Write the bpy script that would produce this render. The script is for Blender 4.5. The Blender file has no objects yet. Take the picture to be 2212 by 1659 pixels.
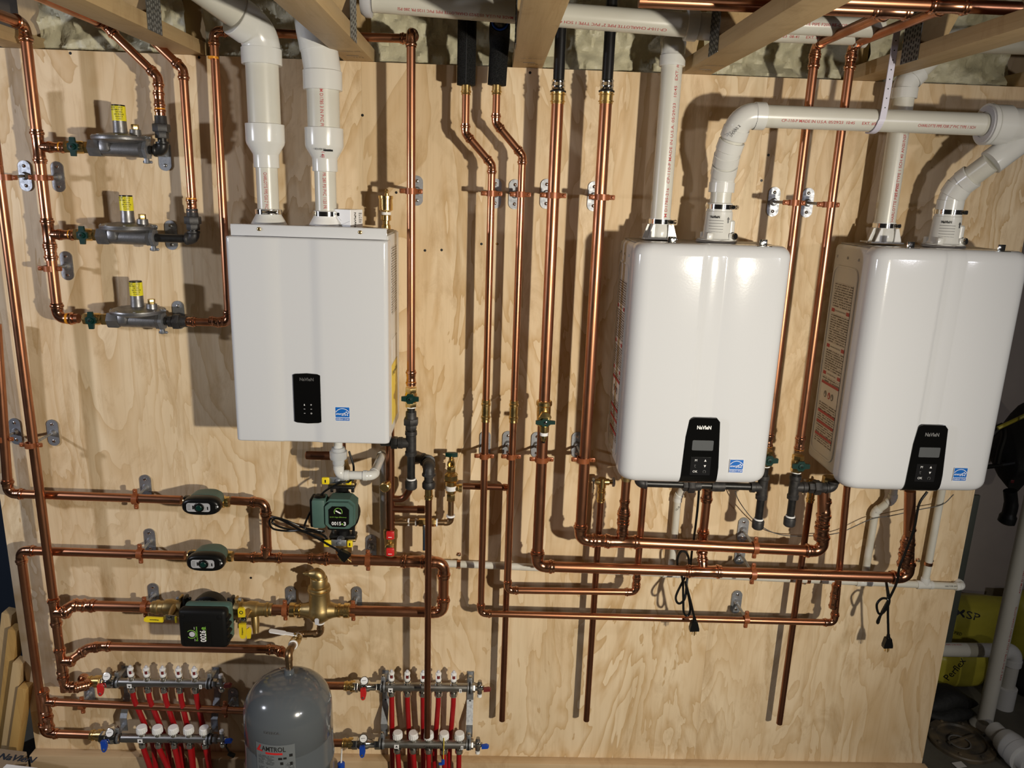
import bpy, bmesh, math, random
from math import sin, cos, pi, sqrt, atan2, radians, tan
from mathutils import Vector as V, Matrix, noise as mnoise
random.seed(7)
sc = bpy.context.scene
COL = sc.collection

# ------------------------------------------------------------------ the place
# The plywood wall is the plane y = 0, the room is at y < 0, z = 0 is the floor.
F, CX, CY, D, H = 1650.0, 1106.0, 829.5, 2.44, 2.16
def _rot():
    v = V((888 - CX, 7300 - CY, F)); n = V((1066 - CX, 406 - CY, F))
    d = v.normalized(); n = (n - d * n.dot(d)).normalized(); r = d.cross(n)
    return Matrix((r, n, -d))
ROT = _rot()
def at(px, py, d=0.0):
    """A point of the place seen at (px, py) of the photo, d metres in front of the plywood."""
    w = ROT @ V((px - CX, py - CY, F)); t = (D - d) / w.y
    return V((w.x * t, -d, w.z * t + H))
def on_z(px, py, z):
    w = ROT @ V((px - CX, py - CY, F)); t = (z - H) / w.z
    return V((w.x * t, w.y * t - D, z))
def P(n):
    return n.copy() if isinstance(n, V) else at(*n)

X, Y, Z = V((1, 0, 0)), V((0, 1, 0)), V((0, 0, 1))

# ------------------------------------------------------------------ mesh builder
def frame(t):
    t = t.normalized()
    a = Z if abs(t.z) < 0.9 else X
    u = a.cross(t).normalized()
    return u, t.cross(u).normalized()
class MB:
    def __init__(s): s.bm = bmesh.new()
    def tube(s, pts, rad, seg=16, cap=True, closed=False):
        pts = [P(p) for p in pts]
        n = len(pts)
        rs = rad if isinstance(rad, (list, tuple)) else [rad] * n
        tans = []
        for i in range(n):
            a = pts[(i - 1) % n] if (closed or i > 0) else pts[i]
            b = pts[(i + 1) % n] if (closed or i < n - 1) else pts[i]
            t = b - a
            if t.length < 1e-9: t = tans[-1] if tans else Z.copy()
            tans.append(t.normalized())
        u, w = frame(tans[0]); rings = []
        for i in range(n):
            if i:
                q = tans[i - 1].rotation_difference(tans[i]); u = q @ u
                u = (u - tans[i] * u.dot(tans[i])).normalized()
            w = tans[i].cross(u)
            r = max(rs[i], 1e-5)
            rings.append([s.bm.verts.new(pts[i] + (u * cos(2 * pi * k / seg) + w * sin(2 * pi * k / seg)) * r) for k in range(seg)])
        m = n if closed else n - 1
        for i in range(m):
            A, B = rings[i], rings[(i + 1) % n]
            for k in range(seg):
                s.bm.faces.new((A[k], A[(k + 1) % seg], B[(k + 1) % seg], B[k]))
        if cap and not closed:
            s.bm.faces.new(rings[0][::-1]); s.bm.faces.new(rings[-1])
        return s
    def lathe(s, p, ax, prof, seg=20):
        p = P(p); ax = ax.normalized(); u, w = frame(ax); rings = []
        for t, r in prof:
            r = max(r, 1e-5); c = p + ax * t
            rings.append([s.bm.verts.new(c + (u * cos(2 * pi * k / seg) + w * sin(2 * pi * k / seg)) * r) for k in range(seg)])
        for A, B in zip(rings, rings[1:]):
            for k in range(seg):
                s.bm.faces.new((A[k], A[(k + 1) % seg], B[(k + 1) % seg], B[k]))
        s.bm.faces.new(rings[0][::-1]); s.bm.faces.new(rings[-1])
        return s
    def cyl(s, p, ax, L, r, seg=20): return s.lathe(p, ax, [(0, r * .94), (L * .04, r), (L * .96, r), (L, r * .94)], seg)
    def hexn(s, p, ax, L, r): return s.lathe(p, ax, [(0, r * .93), (L * .1, r), (L * .9, r), (L, r * .93)], 6)
    def box(s, c, size, bev=0.0, m=None, seg=2):
        r = bmesh.ops.create_cube(s.bm, size=1.0)
        vs = r['verts']
        for v in vs: v.co = V((v.co.x * size[0], v.co.y * size[1], v.co.z * size[2]))
        if bev:
            es = list({e for v in vs for e in v.link_edges})
            k = bmesh.ops.bevel(s.bm, geom=es, offset=bev, segments=seg, profile=.5, affect='EDGES', clamp_overlap=True)
            vs = list({v for v in k['verts']} | {v for v in vs if v.is_valid})
        c = P(c)
        for v in vs:
            v.co = (m @ v.co if m else v.co) + c
        return s
    def prism(s, poly, o, u, v, depth, n=None):
        """poly of (a, b) in axes u, v from o, extruded by depth along u x v (or n)."""
        n = (n or u.cross(v)).normalized(); o = P(o)
        A = [s.bm.verts.new(o + u * a + v * b) for a, b in poly]
        B = [s.bm.verts.new(o + u * a + v * b + n * depth) for a, b in poly]
        k = len(A)
        s.bm.faces.new(A[::-1]); s.bm.faces.new(B)
        for i in range(k): s.bm.faces.new((A[i], A[(i + 1) % k], B[(i + 1) % k], B[i]))
        return s
    def ball(s, c, r, sc_=(1, 1, 1), seg=16, m=None):
        g = bmesh.ops.create_uvsphere(s.bm, u_segments=seg, v_segments=max(6, seg * 2 // 3), radius=r)
        c = P(c)
        for v in g['verts']:
            q = V((v.co.x * sc_[0], v.co.y * sc_[1], v.co.z * sc_[2]))
            v.co = (m @ q if m else q) + c
        return s
    def ring(s, c, ax, R, r, seg=24, sub=8, a0=0, a1=2 * pi):
        u, w = frame(ax); c = P(c); full = abs(a1 - a0 - 2 * pi) < 1e-6
        k = seg if full else seg + 1
        pts = [c + (u * cos(a0 + (a1 - a0) * i / seg) + w * sin(a0 + (a1 - a0) * i / seg)) * R for i in range(k)]
        return s.tube(pts, r, sub, closed=full)
    def band(s, c, ax, R0, R1, L, seg=24):
        """a flat hoop: inner radius R0, outer R1, length L along ax centred on c"""
        c = P(c) - ax.normalized() * (L / 2)
        u, w = frame(ax); a = ax.normalized(); rings = []
        for t, r in ((0, R0), (0, R1), (L, R1), (L, R0)):
            rings.append([s.bm.verts.new(c + a * t + (u * cos(2 * pi * k / seg) + w * sin(2 * pi * k / seg)) * r) for k in range(seg)])
        for i in range(4):
            A, B = rings[i], rings[(i + 1) % 4]
            for k in range(seg): s.bm.faces.new((A[k], A[(k + 1) % seg], B[(k + 1) % seg], B[k]))
        return s
    def mesh(s, verts, faces):
        vs = [s.bm.verts.new(V(v)) for v in verts]
        for f in faces:
            try: s.bm.faces.new([vs[i] for i in f])
            except ValueError: pass
        return s
    def build(s, name, mat, parent=None, origin=None, smooth=True, ang=.62):
        bm = s.bm
        off = V((0, 0, 0)); q = parent
        while q is not None:
            off += q.location; q = q.parent
        if parent is None and origin is not None: off = V(origin)
        bmesh.ops.recalc_face_normals(bm, faces=bm.faces)
        for v in bm.verts: v.co -= off
        if smooth:
            for f in bm.faces: f.smooth = True
            for e in bm.edges:
                if len(e.link_faces) == 2 and e.calc_face_angle(0) > ang: e.smooth = False
        me = bpy.data.meshes.new(name); bm.to_mesh(me); bm.free()
        me.materials.append(mat)
        o = bpy.data.objects.new(name, me); COL.objects.link(o)
        if parent is not None: o.parent = parent
        elif origin is not None: o.location = V(origin)
        return o
def tag(o, label=None, cat=None, group=None, kind=None):
    if label: o['label'] = label
    if cat: o['category'] = cat
    if group: o['group'] = group
    if kind: o['kind'] = kind
    return o
def thing(name, label, cat, loc, group=None):
    o = bpy.data.objects.new(name, None); COL.objects.link(o)
    o.location = P(loc); o.empty_display_size = .02
    return tag(o, label, cat, group)

# ------------------------------------------------------------------ text
def text_geo(s, size, bold=0.0):
    cu = bpy.data.curves.new('t', 'FONT'); cu.body = s; cu.size = size; cu.offset = bold * size
    cu.resolution_u = 2; cu.align_x = 'CENTER'; cu.align_y = 'CENTER'
    o = bpy.data.objects.new('t', cu); COL.objects.link(o)
    bpy.context.view_layer.update()
    me = o.to_mesh()
    vs = [tuple(v.co) for v in me.vertices]; fs = [tuple(p.vertices) for p in me.polygons]
    o.to_mesh_clear(); bpy.data.objects.remove(o); bpy.data.curves.remove(cu)
    return vs, fs
def flat_text(name, s, size, c, u, v, mat, parent, width=None, bold=.01, lift=.0004):
    vs, fs = text_geo(s, size, bold)
    if not vs: return
    w = max(p[0] for p in vs) - min(p[0] for p in vs)
    k = (width / w) if width and w > 0 else 1
    n = u.cross(v).normalized(); c = P(c)
    m = MB().mesh([c + u * (p[0] * k) + v * p[1] + n * lift for p in vs], fs)
    return m.build(name, mat, parent, smooth=False)
def wrap_text(name, s, size, p, ax, up, r, mat, parent, width=None, bold=.003):
    """text on a cylinder: p the axis point below its middle, ax the reading direction, up the side it faces"""
    vs, fs = text_geo(s, size, bold)
    if not vs: return
    w = max(q[0] for q in vs) - min(q[0] for q in vs)
    k = (width / w) if width else 1
    ax = ax.normalized(); up = (up - ax * up.dot(ax)).normalized(); side = up.cross(ax)
    rr = r + .0005; p = P(p)
    out = []
    for q in vs:
        a = q[1] / r
        out.append(p + ax * (q[0] * k) + up * (rr * cos(a)) + side * (rr * sin(a)))
    return MB().mesh(out, fs).build(name, mat, parent, smooth=False)

# ------------------------------------------------------------------ materials
M = {}
def mk(name, col, rough=.5, metal=0.0, spec=.5, coat=0.0, var=None, vscale=30, rvar=0.0, bump=0.0, bscale=60, trans=0, emit=None, stretch=None):
    m = bpy.data.materials.new(name); m.use_nodes = True
    nt = m.node_tree; b = nt.nodes['Principled BSDF']
    c4 = (*col, 1)
    b.inputs['Base Color'].default_value = c4
    b.inputs['Roughness'].default_value = rough; b.inputs['Metallic'].default_value = metal
    b.inputs['Specular IOR Level'].default_value = spec; b.inputs['Coat Weight'].default_value = coat
    b.inputs['Coat Roughness'].default_value = .08
    if trans: b.inputs['Transmission Weight'].default_value = trans
    if emit:
        b.inputs['Emission Color'].default_value = (*emit[0], 1); b.inputs['Emission Strength'].default_value = emit[1]
    if var or rvar or bump:
        tc = nt.nodes.new('ShaderNodeNewGeometry'); src = tc.outputs['Position']
        if stretch:
            mp = nt.nodes.new('ShaderNodeMapping'); mp.inputs['Scale'].default_value = stretch
            nt.links.new(src, mp.inputs['Vector']); src = mp.outputs['Vector']
    if var or rvar:
        nz = nt.nodes.new('ShaderNodeTexNoise'); nz.inputs['Scale'].default_value = vscale; nz.inputs['Detail'].default_value = 4
        nt.links.new(src, nz.inputs['Vector'])
        if var:
            rp = nt.nodes.new('ShaderNodeValToRGB'); rp.color_ramp.elements[0].position = .36; rp.color_ramp.elements[1].position = .66
            rp.color_ramp.elements[0].color = c4; rp.color_ramp.elements[1].color = (*var, 1)
            nt.links.new(nz.outputs['Fac'], rp.inputs['Fac']); nt.links.new(rp.outputs['Color'], b.inputs['Base Color'])
        if rvar:
            mr = nt.nodes.new('ShaderNodeMapRange'); mr.inputs['From Min'].default_value = .3; mr.inputs['From Max'].default_value = .7
            mr.inputs['To Min'].default_value = rough; mr.inputs['To Max'].default_value = rough + rvar
            nt.links.new(nz.outputs['Fac'], mr.inputs['Value']); nt.links.new(mr.outputs['Result'], b.inputs['Roughness'])
    if bump:
        n2 = nt.nodes.new('ShaderNodeTexNoise'); n2.inputs['Scale'].default_value = bscale; n2.inputs['Detail'].default_value = 3
        nt.links.new(src, n2.inputs['Vector'])
        bp = nt.nodes.new('ShaderNodeBump'); bp.inputs['Strength'].default_value = bump; bp.inputs['Distance'].default_value = .01
        nt.links.new(n2.outputs['Fac'], bp.inputs['Height']); nt.links.new(bp.outputs['Normal'], b.inputs['Normal'])
    M[name] = m
    return m
mk('copper', (.52, .24, .135), .27, 1, var=(.39, .165, .088), vscale=14, rvar=.12)
mk('copper_old', (.31, .14, .08), .3, 1, var=(.21, .085, .048), vscale=10, rvar=.14)
mk('copper_fitting', (.66, .335, .205), .16, 1, var=(.42, .19, .11), vscale=30, rvar=.1)
mk('brass', (.78, .57, .24), .2, 1, var=(.62, .43, .17), vscale=40, rvar=.12)
mk('brass_cast', (.50, .37, .17), .38, 1, var=(.42, .30, .13), vscale=60, rvar=.1, bump=.025, bscale=500)
mk('bronze', (.36, .235, .13), .33, 1, var=(.25, .155, .08), vscale=50, rvar=.12)
mk('black_iron', (.010, .010, .010), .38, .0, .4, var=(.018, .017, .016), vscale=60, bump=.03, bscale=500)
mk('iron_rough', (.022, .021, .022), .5, .2, var=(.042, .039, .038), vscale=90, bump=.08, bscale=400)
mk('cast_aluminium', (.27, .265, .265), .36, .8, var=(.19, .187, .19), vscale=50, rvar=.12, bump=.04, bscale=300)
mk('zinc', (.42, .435, .46), .42, .9, var=(.30, .315, .34), vscale=120, rvar=.15)
mk('chrome', (.74, .73, .70), .1, 1)
mk('steel', (.40, .385, .365), .3, 1, var=(.34, .33, .315), vscale=25, rvar=.1)
mk('hanger_copper', (.31, .095, .032), .38, .25, var=(.25, .075, .027), vscale=50)
mk('orange_ring', (.75, .30, .02), .3, .2)
mk('pvc', (.62, .61, .55), .27, 0, .5, var=(.59, .575, .51), vscale=8, rvar=.06)
mk('pvc_fitting', (.66, .66, .635), .22, 0, .5)
mk('pvc_grey', (.56, .56, .60), .4, 0, .5)
mk('enamel', (.63, .643, .67), .13, 0, .4, bump=.010, bscale=160)
mk('casing', (.62, .62, .61), .35, 0, .5)
mk('casing_top', (.36, .34, .31), .45, .2, var=(.28, .26, .24), vscale=12)
mk('panel_black', (.004, .004, .004), .09, 0, .6)
mk('button_black', (.012, .012, .013), .16, 0, .5)
mk('lcd', (.10, .105, .11), .15, 0, .5)
mk('ink_white', (.85, .85, .85), .5)
mk('ink_grey', (.16, .16, .16), .5)
mk('ink_dim', (.10, .10, .10), .4)
mk('ink_black', (.012, .012, .012), .5)
mk('ink_red', (.45, .05, .055), .55)
mk('ink_green', (.22, .50, .06), .5)
mk('sticker_white', (.82, .82, .83), .4)
mk('sticker_blue', (.008, .13, .50), .35)
mk('sticker_yellow', (.82, .62, .06), .45)
mk('label_yellow', (.82, .72, .02), .4)
mk('valve_green', (.002, .026, .02), .4, 0, .35)
mk('pump_green', (.065, .125, .105), .5, 0, .35, var=(.075, .14, .118), vscale=20)
mk('plastic_black', (.005, .005, .005), .34, 0, .3)
mk('plastic_matte', (.006, .006, .006), .5, 0, .22)
mk('rubber', (.008, .008, .008), .5, 0, .4)
mk('yellow', (.86, .66, .02), .38)
mk('red', (.58, .02, .02), .35)
mk('red_dark', (.16, .02, .02), .4)
mk('blue', (.008, .06, .40), .35)
mk('pex_red', (.36, .006, .009), .36, var=(.31, .005, .008), vscale=10)
mk('pex_black', (.006, .006, .007), .3)
mk('foam_black', (.003, .003, .003), .8, 0, .15, var=(.022, .022, .022), vscale=420, bump=.6, bscale=420)
mk('white_plastic', (.84, .84, .84), .38)
mk('tape_white', (.85, .85, .85), .6)
mk('tank_grey', (.098, .11, .122), .16, 0, .5, coat=.3)
mk('tank_label', (.16, .175, .185), .35)
mk('paper', (.72, .70, .66), .6)
mk('clear', (.86, .88, .90), .12, 0, .5, trans=.55)
mk('glass', (.9, .9, .9), .05, 0, .5, trans=.9)
mk('cardboard', (.27, .20, .13), .75, var=(.24, .175, .115), vscale=8)
mk('concrete', (.135, .125, .095), .7, var=(.09, .082, .065), vscale=5, bump=.25, bscale=25)
mk('dirt', (.05, .04, .03), .85, var=(.10, .08, .055), vscale=14, bump=.8, bscale=20)
mk('back_wall', (.52, .45, .39), .6, var=(.44, .38, .33), vscale=3)
mk('navy', (.012, .022, .04), .5)
mk('bag_yellow', (.52, .46, .05), .38, var=(.42, .37, .04), vscale=9, bump=.4, bscale=14)
mk('bag_white', (.52, .47, .42), .5)
mk('bag_black', (.007, .007, .006), .7, bump=.3, bscale=40)
mk('plate_grey', (.40, .40, .42), .4)
mk('dark_green', (.035, .04, .033), .6)
mk('foam_cream', (.92, .88, .68), .42, var=(.86, .81, .60), vscale=12, bump=.3, bscale=60)
mk('dark_wood', (.06, .045, .03), .75, var=(.035, .026, .018), vscale=10)
mk('lid_dirty', (.06, .054, .044), .35, var=(.16, .12, .07), vscale=18, rvar=.2)
mk('film', (.35, .34, .32), .12, 0, .5, trans=.6)
mk('galv_plate', (.20, .20, .19), .5, .7, var=(.14, .14, .135), vscale=80)
mk('galv_teeth_lit', (.55, .55, .53), .35, .8)  # pale punch marks: the light they catch is put into the colour
mk('strap_lilac', (.60, .58, .68), .35)

def wood_mat(name, base, mid, dark, grain=(9, 9, .7), loops=9.0, line=.35, fleck=.25, fs=(60, 60, 3), smudge=.42, seams=()):
    m = bpy.data.materials.new(name); m.use_nodes = True
    nt = m.node_tree; L = nt.links.new; N = nt.nodes.new
    b = nt.nodes['Principled BSDF']; b.inputs['Roughness'].default_value = .55; b.inputs['Specular IOR Level'].default_value = .3
    g = N('ShaderNodeNewGeometry'); pos = g.outputs['Position']
    if seams:       # every sheet has its own figure
        sx = N('ShaderNodeSeparateXYZ'); L(pos, sx.inputs[0])
        for k, q in enumerate(seams):
            st = N('ShaderNodeMath'); st.operation = 'GREATER_THAN'; st.inputs[1].default_value = q; L(sx.outputs['X'], st.inputs[0])
            cm = N('ShaderNodeCombineXYZ'); sc2 = N('ShaderNodeVectorMath'); sc2.operation = 'SCALE'; sc2.inputs[0].default_value = (2.3 + k, 4.7, 1.9 + k)
            L(st.outputs[0], sc2.inputs['Scale']); ad = N('ShaderNodeVectorMath'); ad.operation = 'ADD'; L(pos, ad.inputs[0]); L(sc2.outputs[0], ad.inputs[1]); pos = ad.outputs[0]
    def noise(scale_vec, sc_, det=3, rough=.5, dist=0.0, off=(0, 0, 0)):
        mp = N('ShaderNodeMapping'); mp.inputs['Scale'].default_value = scale_vec; mp.inputs['Location'].default_value = off
        L(pos, mp.inputs['Vector'])
        n = N('ShaderNodeTexNoise'); n.inputs['Scale'].default_value = sc_; n.inputs['Detail'].default_value = det
        n.inputs['Roughness'].default_value = rough; n.inputs['Distortion'].default_value = dist
        L(mp.outputs['Vector'], n.inputs['Vector']); return n.outputs['Fac']
    def ramp(src, stops):
        r = N('ShaderNodeValToRGB'); e = r.color_ramp.elements
        while len(e) < len(stops): e.new(.5)
        for q, (p, c) in zip(e, stops): q.position = p; q.color = (*c, 1) if len(c) == 3 else c
        L(src, r.inputs['Fac']); return r.outputs['Color']
    def math_(op, a, bb):
        n = N('ShaderNodeMath'); n.operation = op
        for i, v in enumerate((a, bb)):
            if isinstance(v, (int, float)): n.inputs[i].default_value = v
            else: L(v, n.inputs[i])
        return n.outputs[0]
    def mix(f, a, bb, mode='MIX'):
        n = N('ShaderNodeMix'); n.data_type = 'RGBA'; n.blend_type = mode
        if isinstance(f, (int, float)): n.inputs[0].default_value = f
        else: L(f, n.inputs[0])
        for i, v in ((6, a), (7, bb)):
            if isinstance(v, tuple): n.inputs[i].default_value = (*v, 1)
            else: L(v, n.inputs[i])
        return n.outputs[2]
    # rotary-cut figure: contour bands of a height field stretched along the grain, each with one soft and one sharp wavy edge
    fld = noise(tuple(g_ * .5 for g_ in grain), 1.0, 5, .5, .7, (3.1, 0, 7.7))
    fr = math_('FRACT', math_('MULTIPLY', fld, loops), 0)
    band = ramp(fr, [(0, (.05, .05, .05)), (.12, (0, 0, 0)), (.5, (.12, .12, .12)), (.86, (.75, .75, .75)), (.95, (1, 1, 1)), (.975, (.9, .9, .9)), (1, (.05, .05, .05))])
    amt = ramp(noise((1.3, 1.3, .7), 1.0, 2, .5, .3, (9, 2, 1)), [(.30, (.30, .30, .30)), (.62, (1, 1, 1))])
    n = N('ShaderNodeMix'); n.data_type = 'RGBA'; n.blend_type = 'MULTIPLY'; n.inputs[0].default_value = 1
    L(band, n.inputs[6]); L(amt, n.inputs[7])
    broad = noise(grain, 1.0, 3, .5, .3)
    col = ramp(broad, [(.35, base), (.62, tuple(.6 * x + .4 * y for x, y in zip(base, mid)))])
    col = mix(math_('MULTIPLY', n.outputs[2], line), col, mid)
    # hair-thin dark line on the sharp edge
    ln = ramp(fr, [(0, (0, 0, 0)), (.955, (0, 0, 0)), (.985, (1, 1, 1)), (1, (0, 0, 0))])
    n2 = N('ShaderNodeMix'); n2.data_type = 'RGBA'; n2.blend_type = 'MULTIPLY'; n2.inputs[0].default_value = 1
    L(ln, n2.inputs[6]); L(amt, n2.inputs[7])
    col = mix(math_('MULTIPLY', n2.outputs[2], line * .38), col, dark)
    # fine flecks and brown weathered smudges
    fl = ramp(noise(fs, 1.0, 3, .6), [(.50, (0, 0, 0)), (.72, (1, 1, 1))])
    col = mix(math_('MULTIPLY', fl, fleck), col, dark)
    sm = ramp(noise((7.5, 7.5, 2.2), 1.0, 6, .72, 1.0, (1, 5, 2)), [(.52, (0, 0, 0)), (.70, (1, 1, 1))])
    col = mix(math_('MULTIPLY', sm, smudge), col, dark)
    L(col, b.inputs['Base Color'])
    bp = N('ShaderNodeBump'); bp.inputs['Strength'].default_value = .08; bp.inputs['Distance'].default_value = .004
    L(noise((fs[0] * 2, fs[1] * 2, fs[2] * 2), 1.0, 2), bp.inputs['Height']); L(bp.outputs['Normal'], b.inputs['Normal'])
    M[name] = m
wood_mat('ply', (.80, .645, .44), (.56, .375, .185), (.40, .245, .10), grain=(6.0, 6.0, 1.9), loops=15, line=.95, fleck=.22, smudge=.55, seams=(at(780, 130, 0).x, at(1660, 158, 0).x))
wood_mat('lumber_y', (.50, .36, .19), (.42, .285, .135), (.26, .155, .06), grain=(22, .9, 22), loops=5, line=.6, fleck=.2, fs=(90, 4, 90))
wood_mat('lumber_x', (.56, .41, .25), (.48, .33, .18), (.30, .18, .08), grain=(.8, 24, 24), loops=5, line=.6, fleck=.2, fs=(4, 90, 90))
wood_mat('lumber_z', (.50, .36, .19), (.42, .285, .14), (.27, .165, .07), grain=(18, 18, 1), loops=5, line=.6, fleck=.2, fs=(90, 90, 4))

wood_mat('lumber_amber', (.46, .29, .10), (.38, .22, .07), (.24, .13, .04), grain=(18, 18, 1), loops=5, line=.6, fleck=.2, fs=(90, 90, 4))
def lines_mat(name, paper, ink, per, fill=.45, horizontal=True):
    """a sheet of unreadably small print: rows of dark dashes (world metres)"""
    m = bpy.data.materials.new(name); m.use_nodes = True
    nt = m.node_tree; L = nt.links.new; N = nt.nodes.new; b = nt.nodes['Principled BSDF']; b.inputs['Roughness'].default_value = .45
    g = N('ShaderNodeNewGeometry'); sp = N('ShaderNodeSeparateXYZ'); L(g.outputs['Position'], sp.inputs[0])
    mu = N('ShaderNodeMath'); mu.operation = 'DIVIDE'; mu.inputs[1].default_value = per; L(sp.outputs['Z'], mu.inputs[0])
    fr = N('ShaderNodeMath'); fr.operation = 'FRACT'; L(mu.outputs[0], fr.inputs[0])
    lt = N('ShaderNodeMath'); lt.operation = 'LESS_THAN'; lt.inputs[1].default_value = fill; L(fr.outputs[0], lt.inputs[0])
    mp = N('ShaderNodeMapping'); mp.inputs['Scale'].default_value = (140, 140, 1 / per / 1.0); L(g.outputs['Position'], mp.inputs['Vector'])
    nz = N('ShaderNodeTexNoise'); nz.inputs['Scale'].default_value = 1; nz.inputs['Detail'].default_value = 2; L(mp.outputs['Vector'], nz.inputs['Vector'])
    gt = N('ShaderNodeMath'); gt.operation = 'GREATER_THAN'; gt.inputs[1].default_value = .44; L(nz.outputs['Fac'], gt.inputs[0])
    an = N('ShaderNodeMath'); an.operation = 'MULTIPLY'; L(lt.outputs[0], an.inputs[0]); L(gt.outputs[0], an.inputs[1])
    mx = N('ShaderNodeMix'); mx.data_type = 'RGBA'; mx.inputs[6].default_value = (*paper, 1); mx.inputs[7].default_value = (*ink, 1)
    L(an.outputs[0], mx.inputs[0]); L(mx.outputs[2], b.inputs['Base Color'])
    M[name] = m
lines_mat('small_print', (.58, .555, .525), (.07, .055, .05), .0075, .5)
lines_mat('small_print_tank', (.17, .185, .195), (.035, .04, .045), .0042, .5)
lines_mat('small_print_box', (.66, .65, .66), (.2, .2, .2), .006, .45)
# ------------------------------------------------------------------ pipes and fittings
FK = {  # fitting kinds: bend radius, arc radius, socket length, socket profile (fraction, radius) from body to mouth; all in pipe radii
 'press': (1.55, 1.10, 1.75, [(0, 1.10), (.12, 1.16), (.42, 1.16), (.5, 1.32), (.62, 1.36), (.74, 1.32), (.8, 1.17), (1, 1.20)]),
 'pvc': (1.35, 1.14, .95, [(0, 1.14), (.02, 1.22), (.96, 1.22), (1, 1.19)]),
 'solder': (1.3, 1.10, .9, [(0, 1.10), (.05, 1.14), (.95, 1.14), (1, 1.08)]),
 'iron': (1.15, 1.30, .75, [(0, 1.30), (.2, 1.34), (.45, 1.5), (.95, 1.5), (1, 1.42)]),
}
def socket(p, d, r, kind, S=None):
    """(points, radii) from the body at p out along d to the mouth"""
    S = S or FK[kind][2] * r
    return [p + d * (S * t) for t, k in FK[kind][3]], [r * k for t, k in FK[kind][3]]
def elbow_mesh(mb, p, d1, d2, r, kind, seg=16, br=None):
    """d1 arrives, d2 leaves; returns how far the sockets' bodies start from the corner"""
    bk, ra, _, _ = FK[kind]; b = (br or bk) * r
    th = d1.angle(d2); T = b * tan(th / 2)
    pa, ra_ = socket(p - d1 * T, -d1, r, kind)
    pb, rb_ = socket(p + d2 * T, d2, r, kind)
    axis = d1.cross(d2).normalized(); c = p - d1 * T + (axis.cross(d1)) * b
    n = max(4, int(th / .16)); arc = []
    for i in range(1, n):
        q = Matrix.Rotation(th * i / n, 3, axis); arc.append(c + q @ (p - d1 * T - c))
    pts = pa[::-1] + arc + pb; rs = ra_[::-1] + [r * ra] * len(arc) + rb_
    mb.tube(pts, rs, seg)
    return T
def fillet(pts, br, n=8):
    """a polyline with its corners rounded to radius br"""
    pts = [P(p) for p in pts]; out = [pts[0]]
    for a, p, b in zip(pts, pts[1:], pts[2:]):
        d1, d2 = (p - a).normalized(), (b - p).normalized(); th = d1.angle(d2)
        if th < .02: out.append(p); continue
        T = min(br * tan(th / 2), .48 * (p - a).length, .48 * (b - p).length); rr = T / tan(th / 2)
        ax = d1.cross(d2).normalized(); c = p - d1 * T + ax.cross(d1) * rr
        for i in range(n + 1): out.append(c + Matrix.Rotation(th * i / n, 3, ax) @ (p - d1 * T - c))
    out.append(pts[-1]); return out
def smooth_path(pts, n=8):
    """Catmull-Rom through the points"""
    pts = [P(p) for p in pts]; q = [pts[0] * 2 - pts[1]] + pts + [pts[-1] * 2 - pts[-2]]; out = []
    for i in range(1, len(q) - 2):
        for k in range(n):
            t = k / n; a, b, c, d = q[i - 1], q[i], q[i + 1], q[i + 2]
            out.append(.5 * ((2 * b) + (c - a) * t + (2 * a - 5 * b + 4 * c - d) * t * t + (3 * b - a - 3 * c + d) * t ** 3))
    out.append(pts[-1]); return out
def snap(pts):
    """pipes the eye reads as plumb are plumb"""
    pts = [p.copy() for p in pts]; n = len(pts); i = 0
    while i < n - 1:
        j = i
        while j < n - 1:
            d = pts[j + 1] - pts[j]
            if abs(d.z) > .08 and abs(d.x) < .05 * abs(d.z) and abs(d.y) < .03 * abs(d.z) + .001: j += 1
            else: break
        if j > i:
            mx = sum(p.x for p in pts[i:j + 1]) / (j - i + 1)
            for k in range(i, j + 1): pts[k].x = mx
        i = max(j, i + 1)
    return pts
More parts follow.
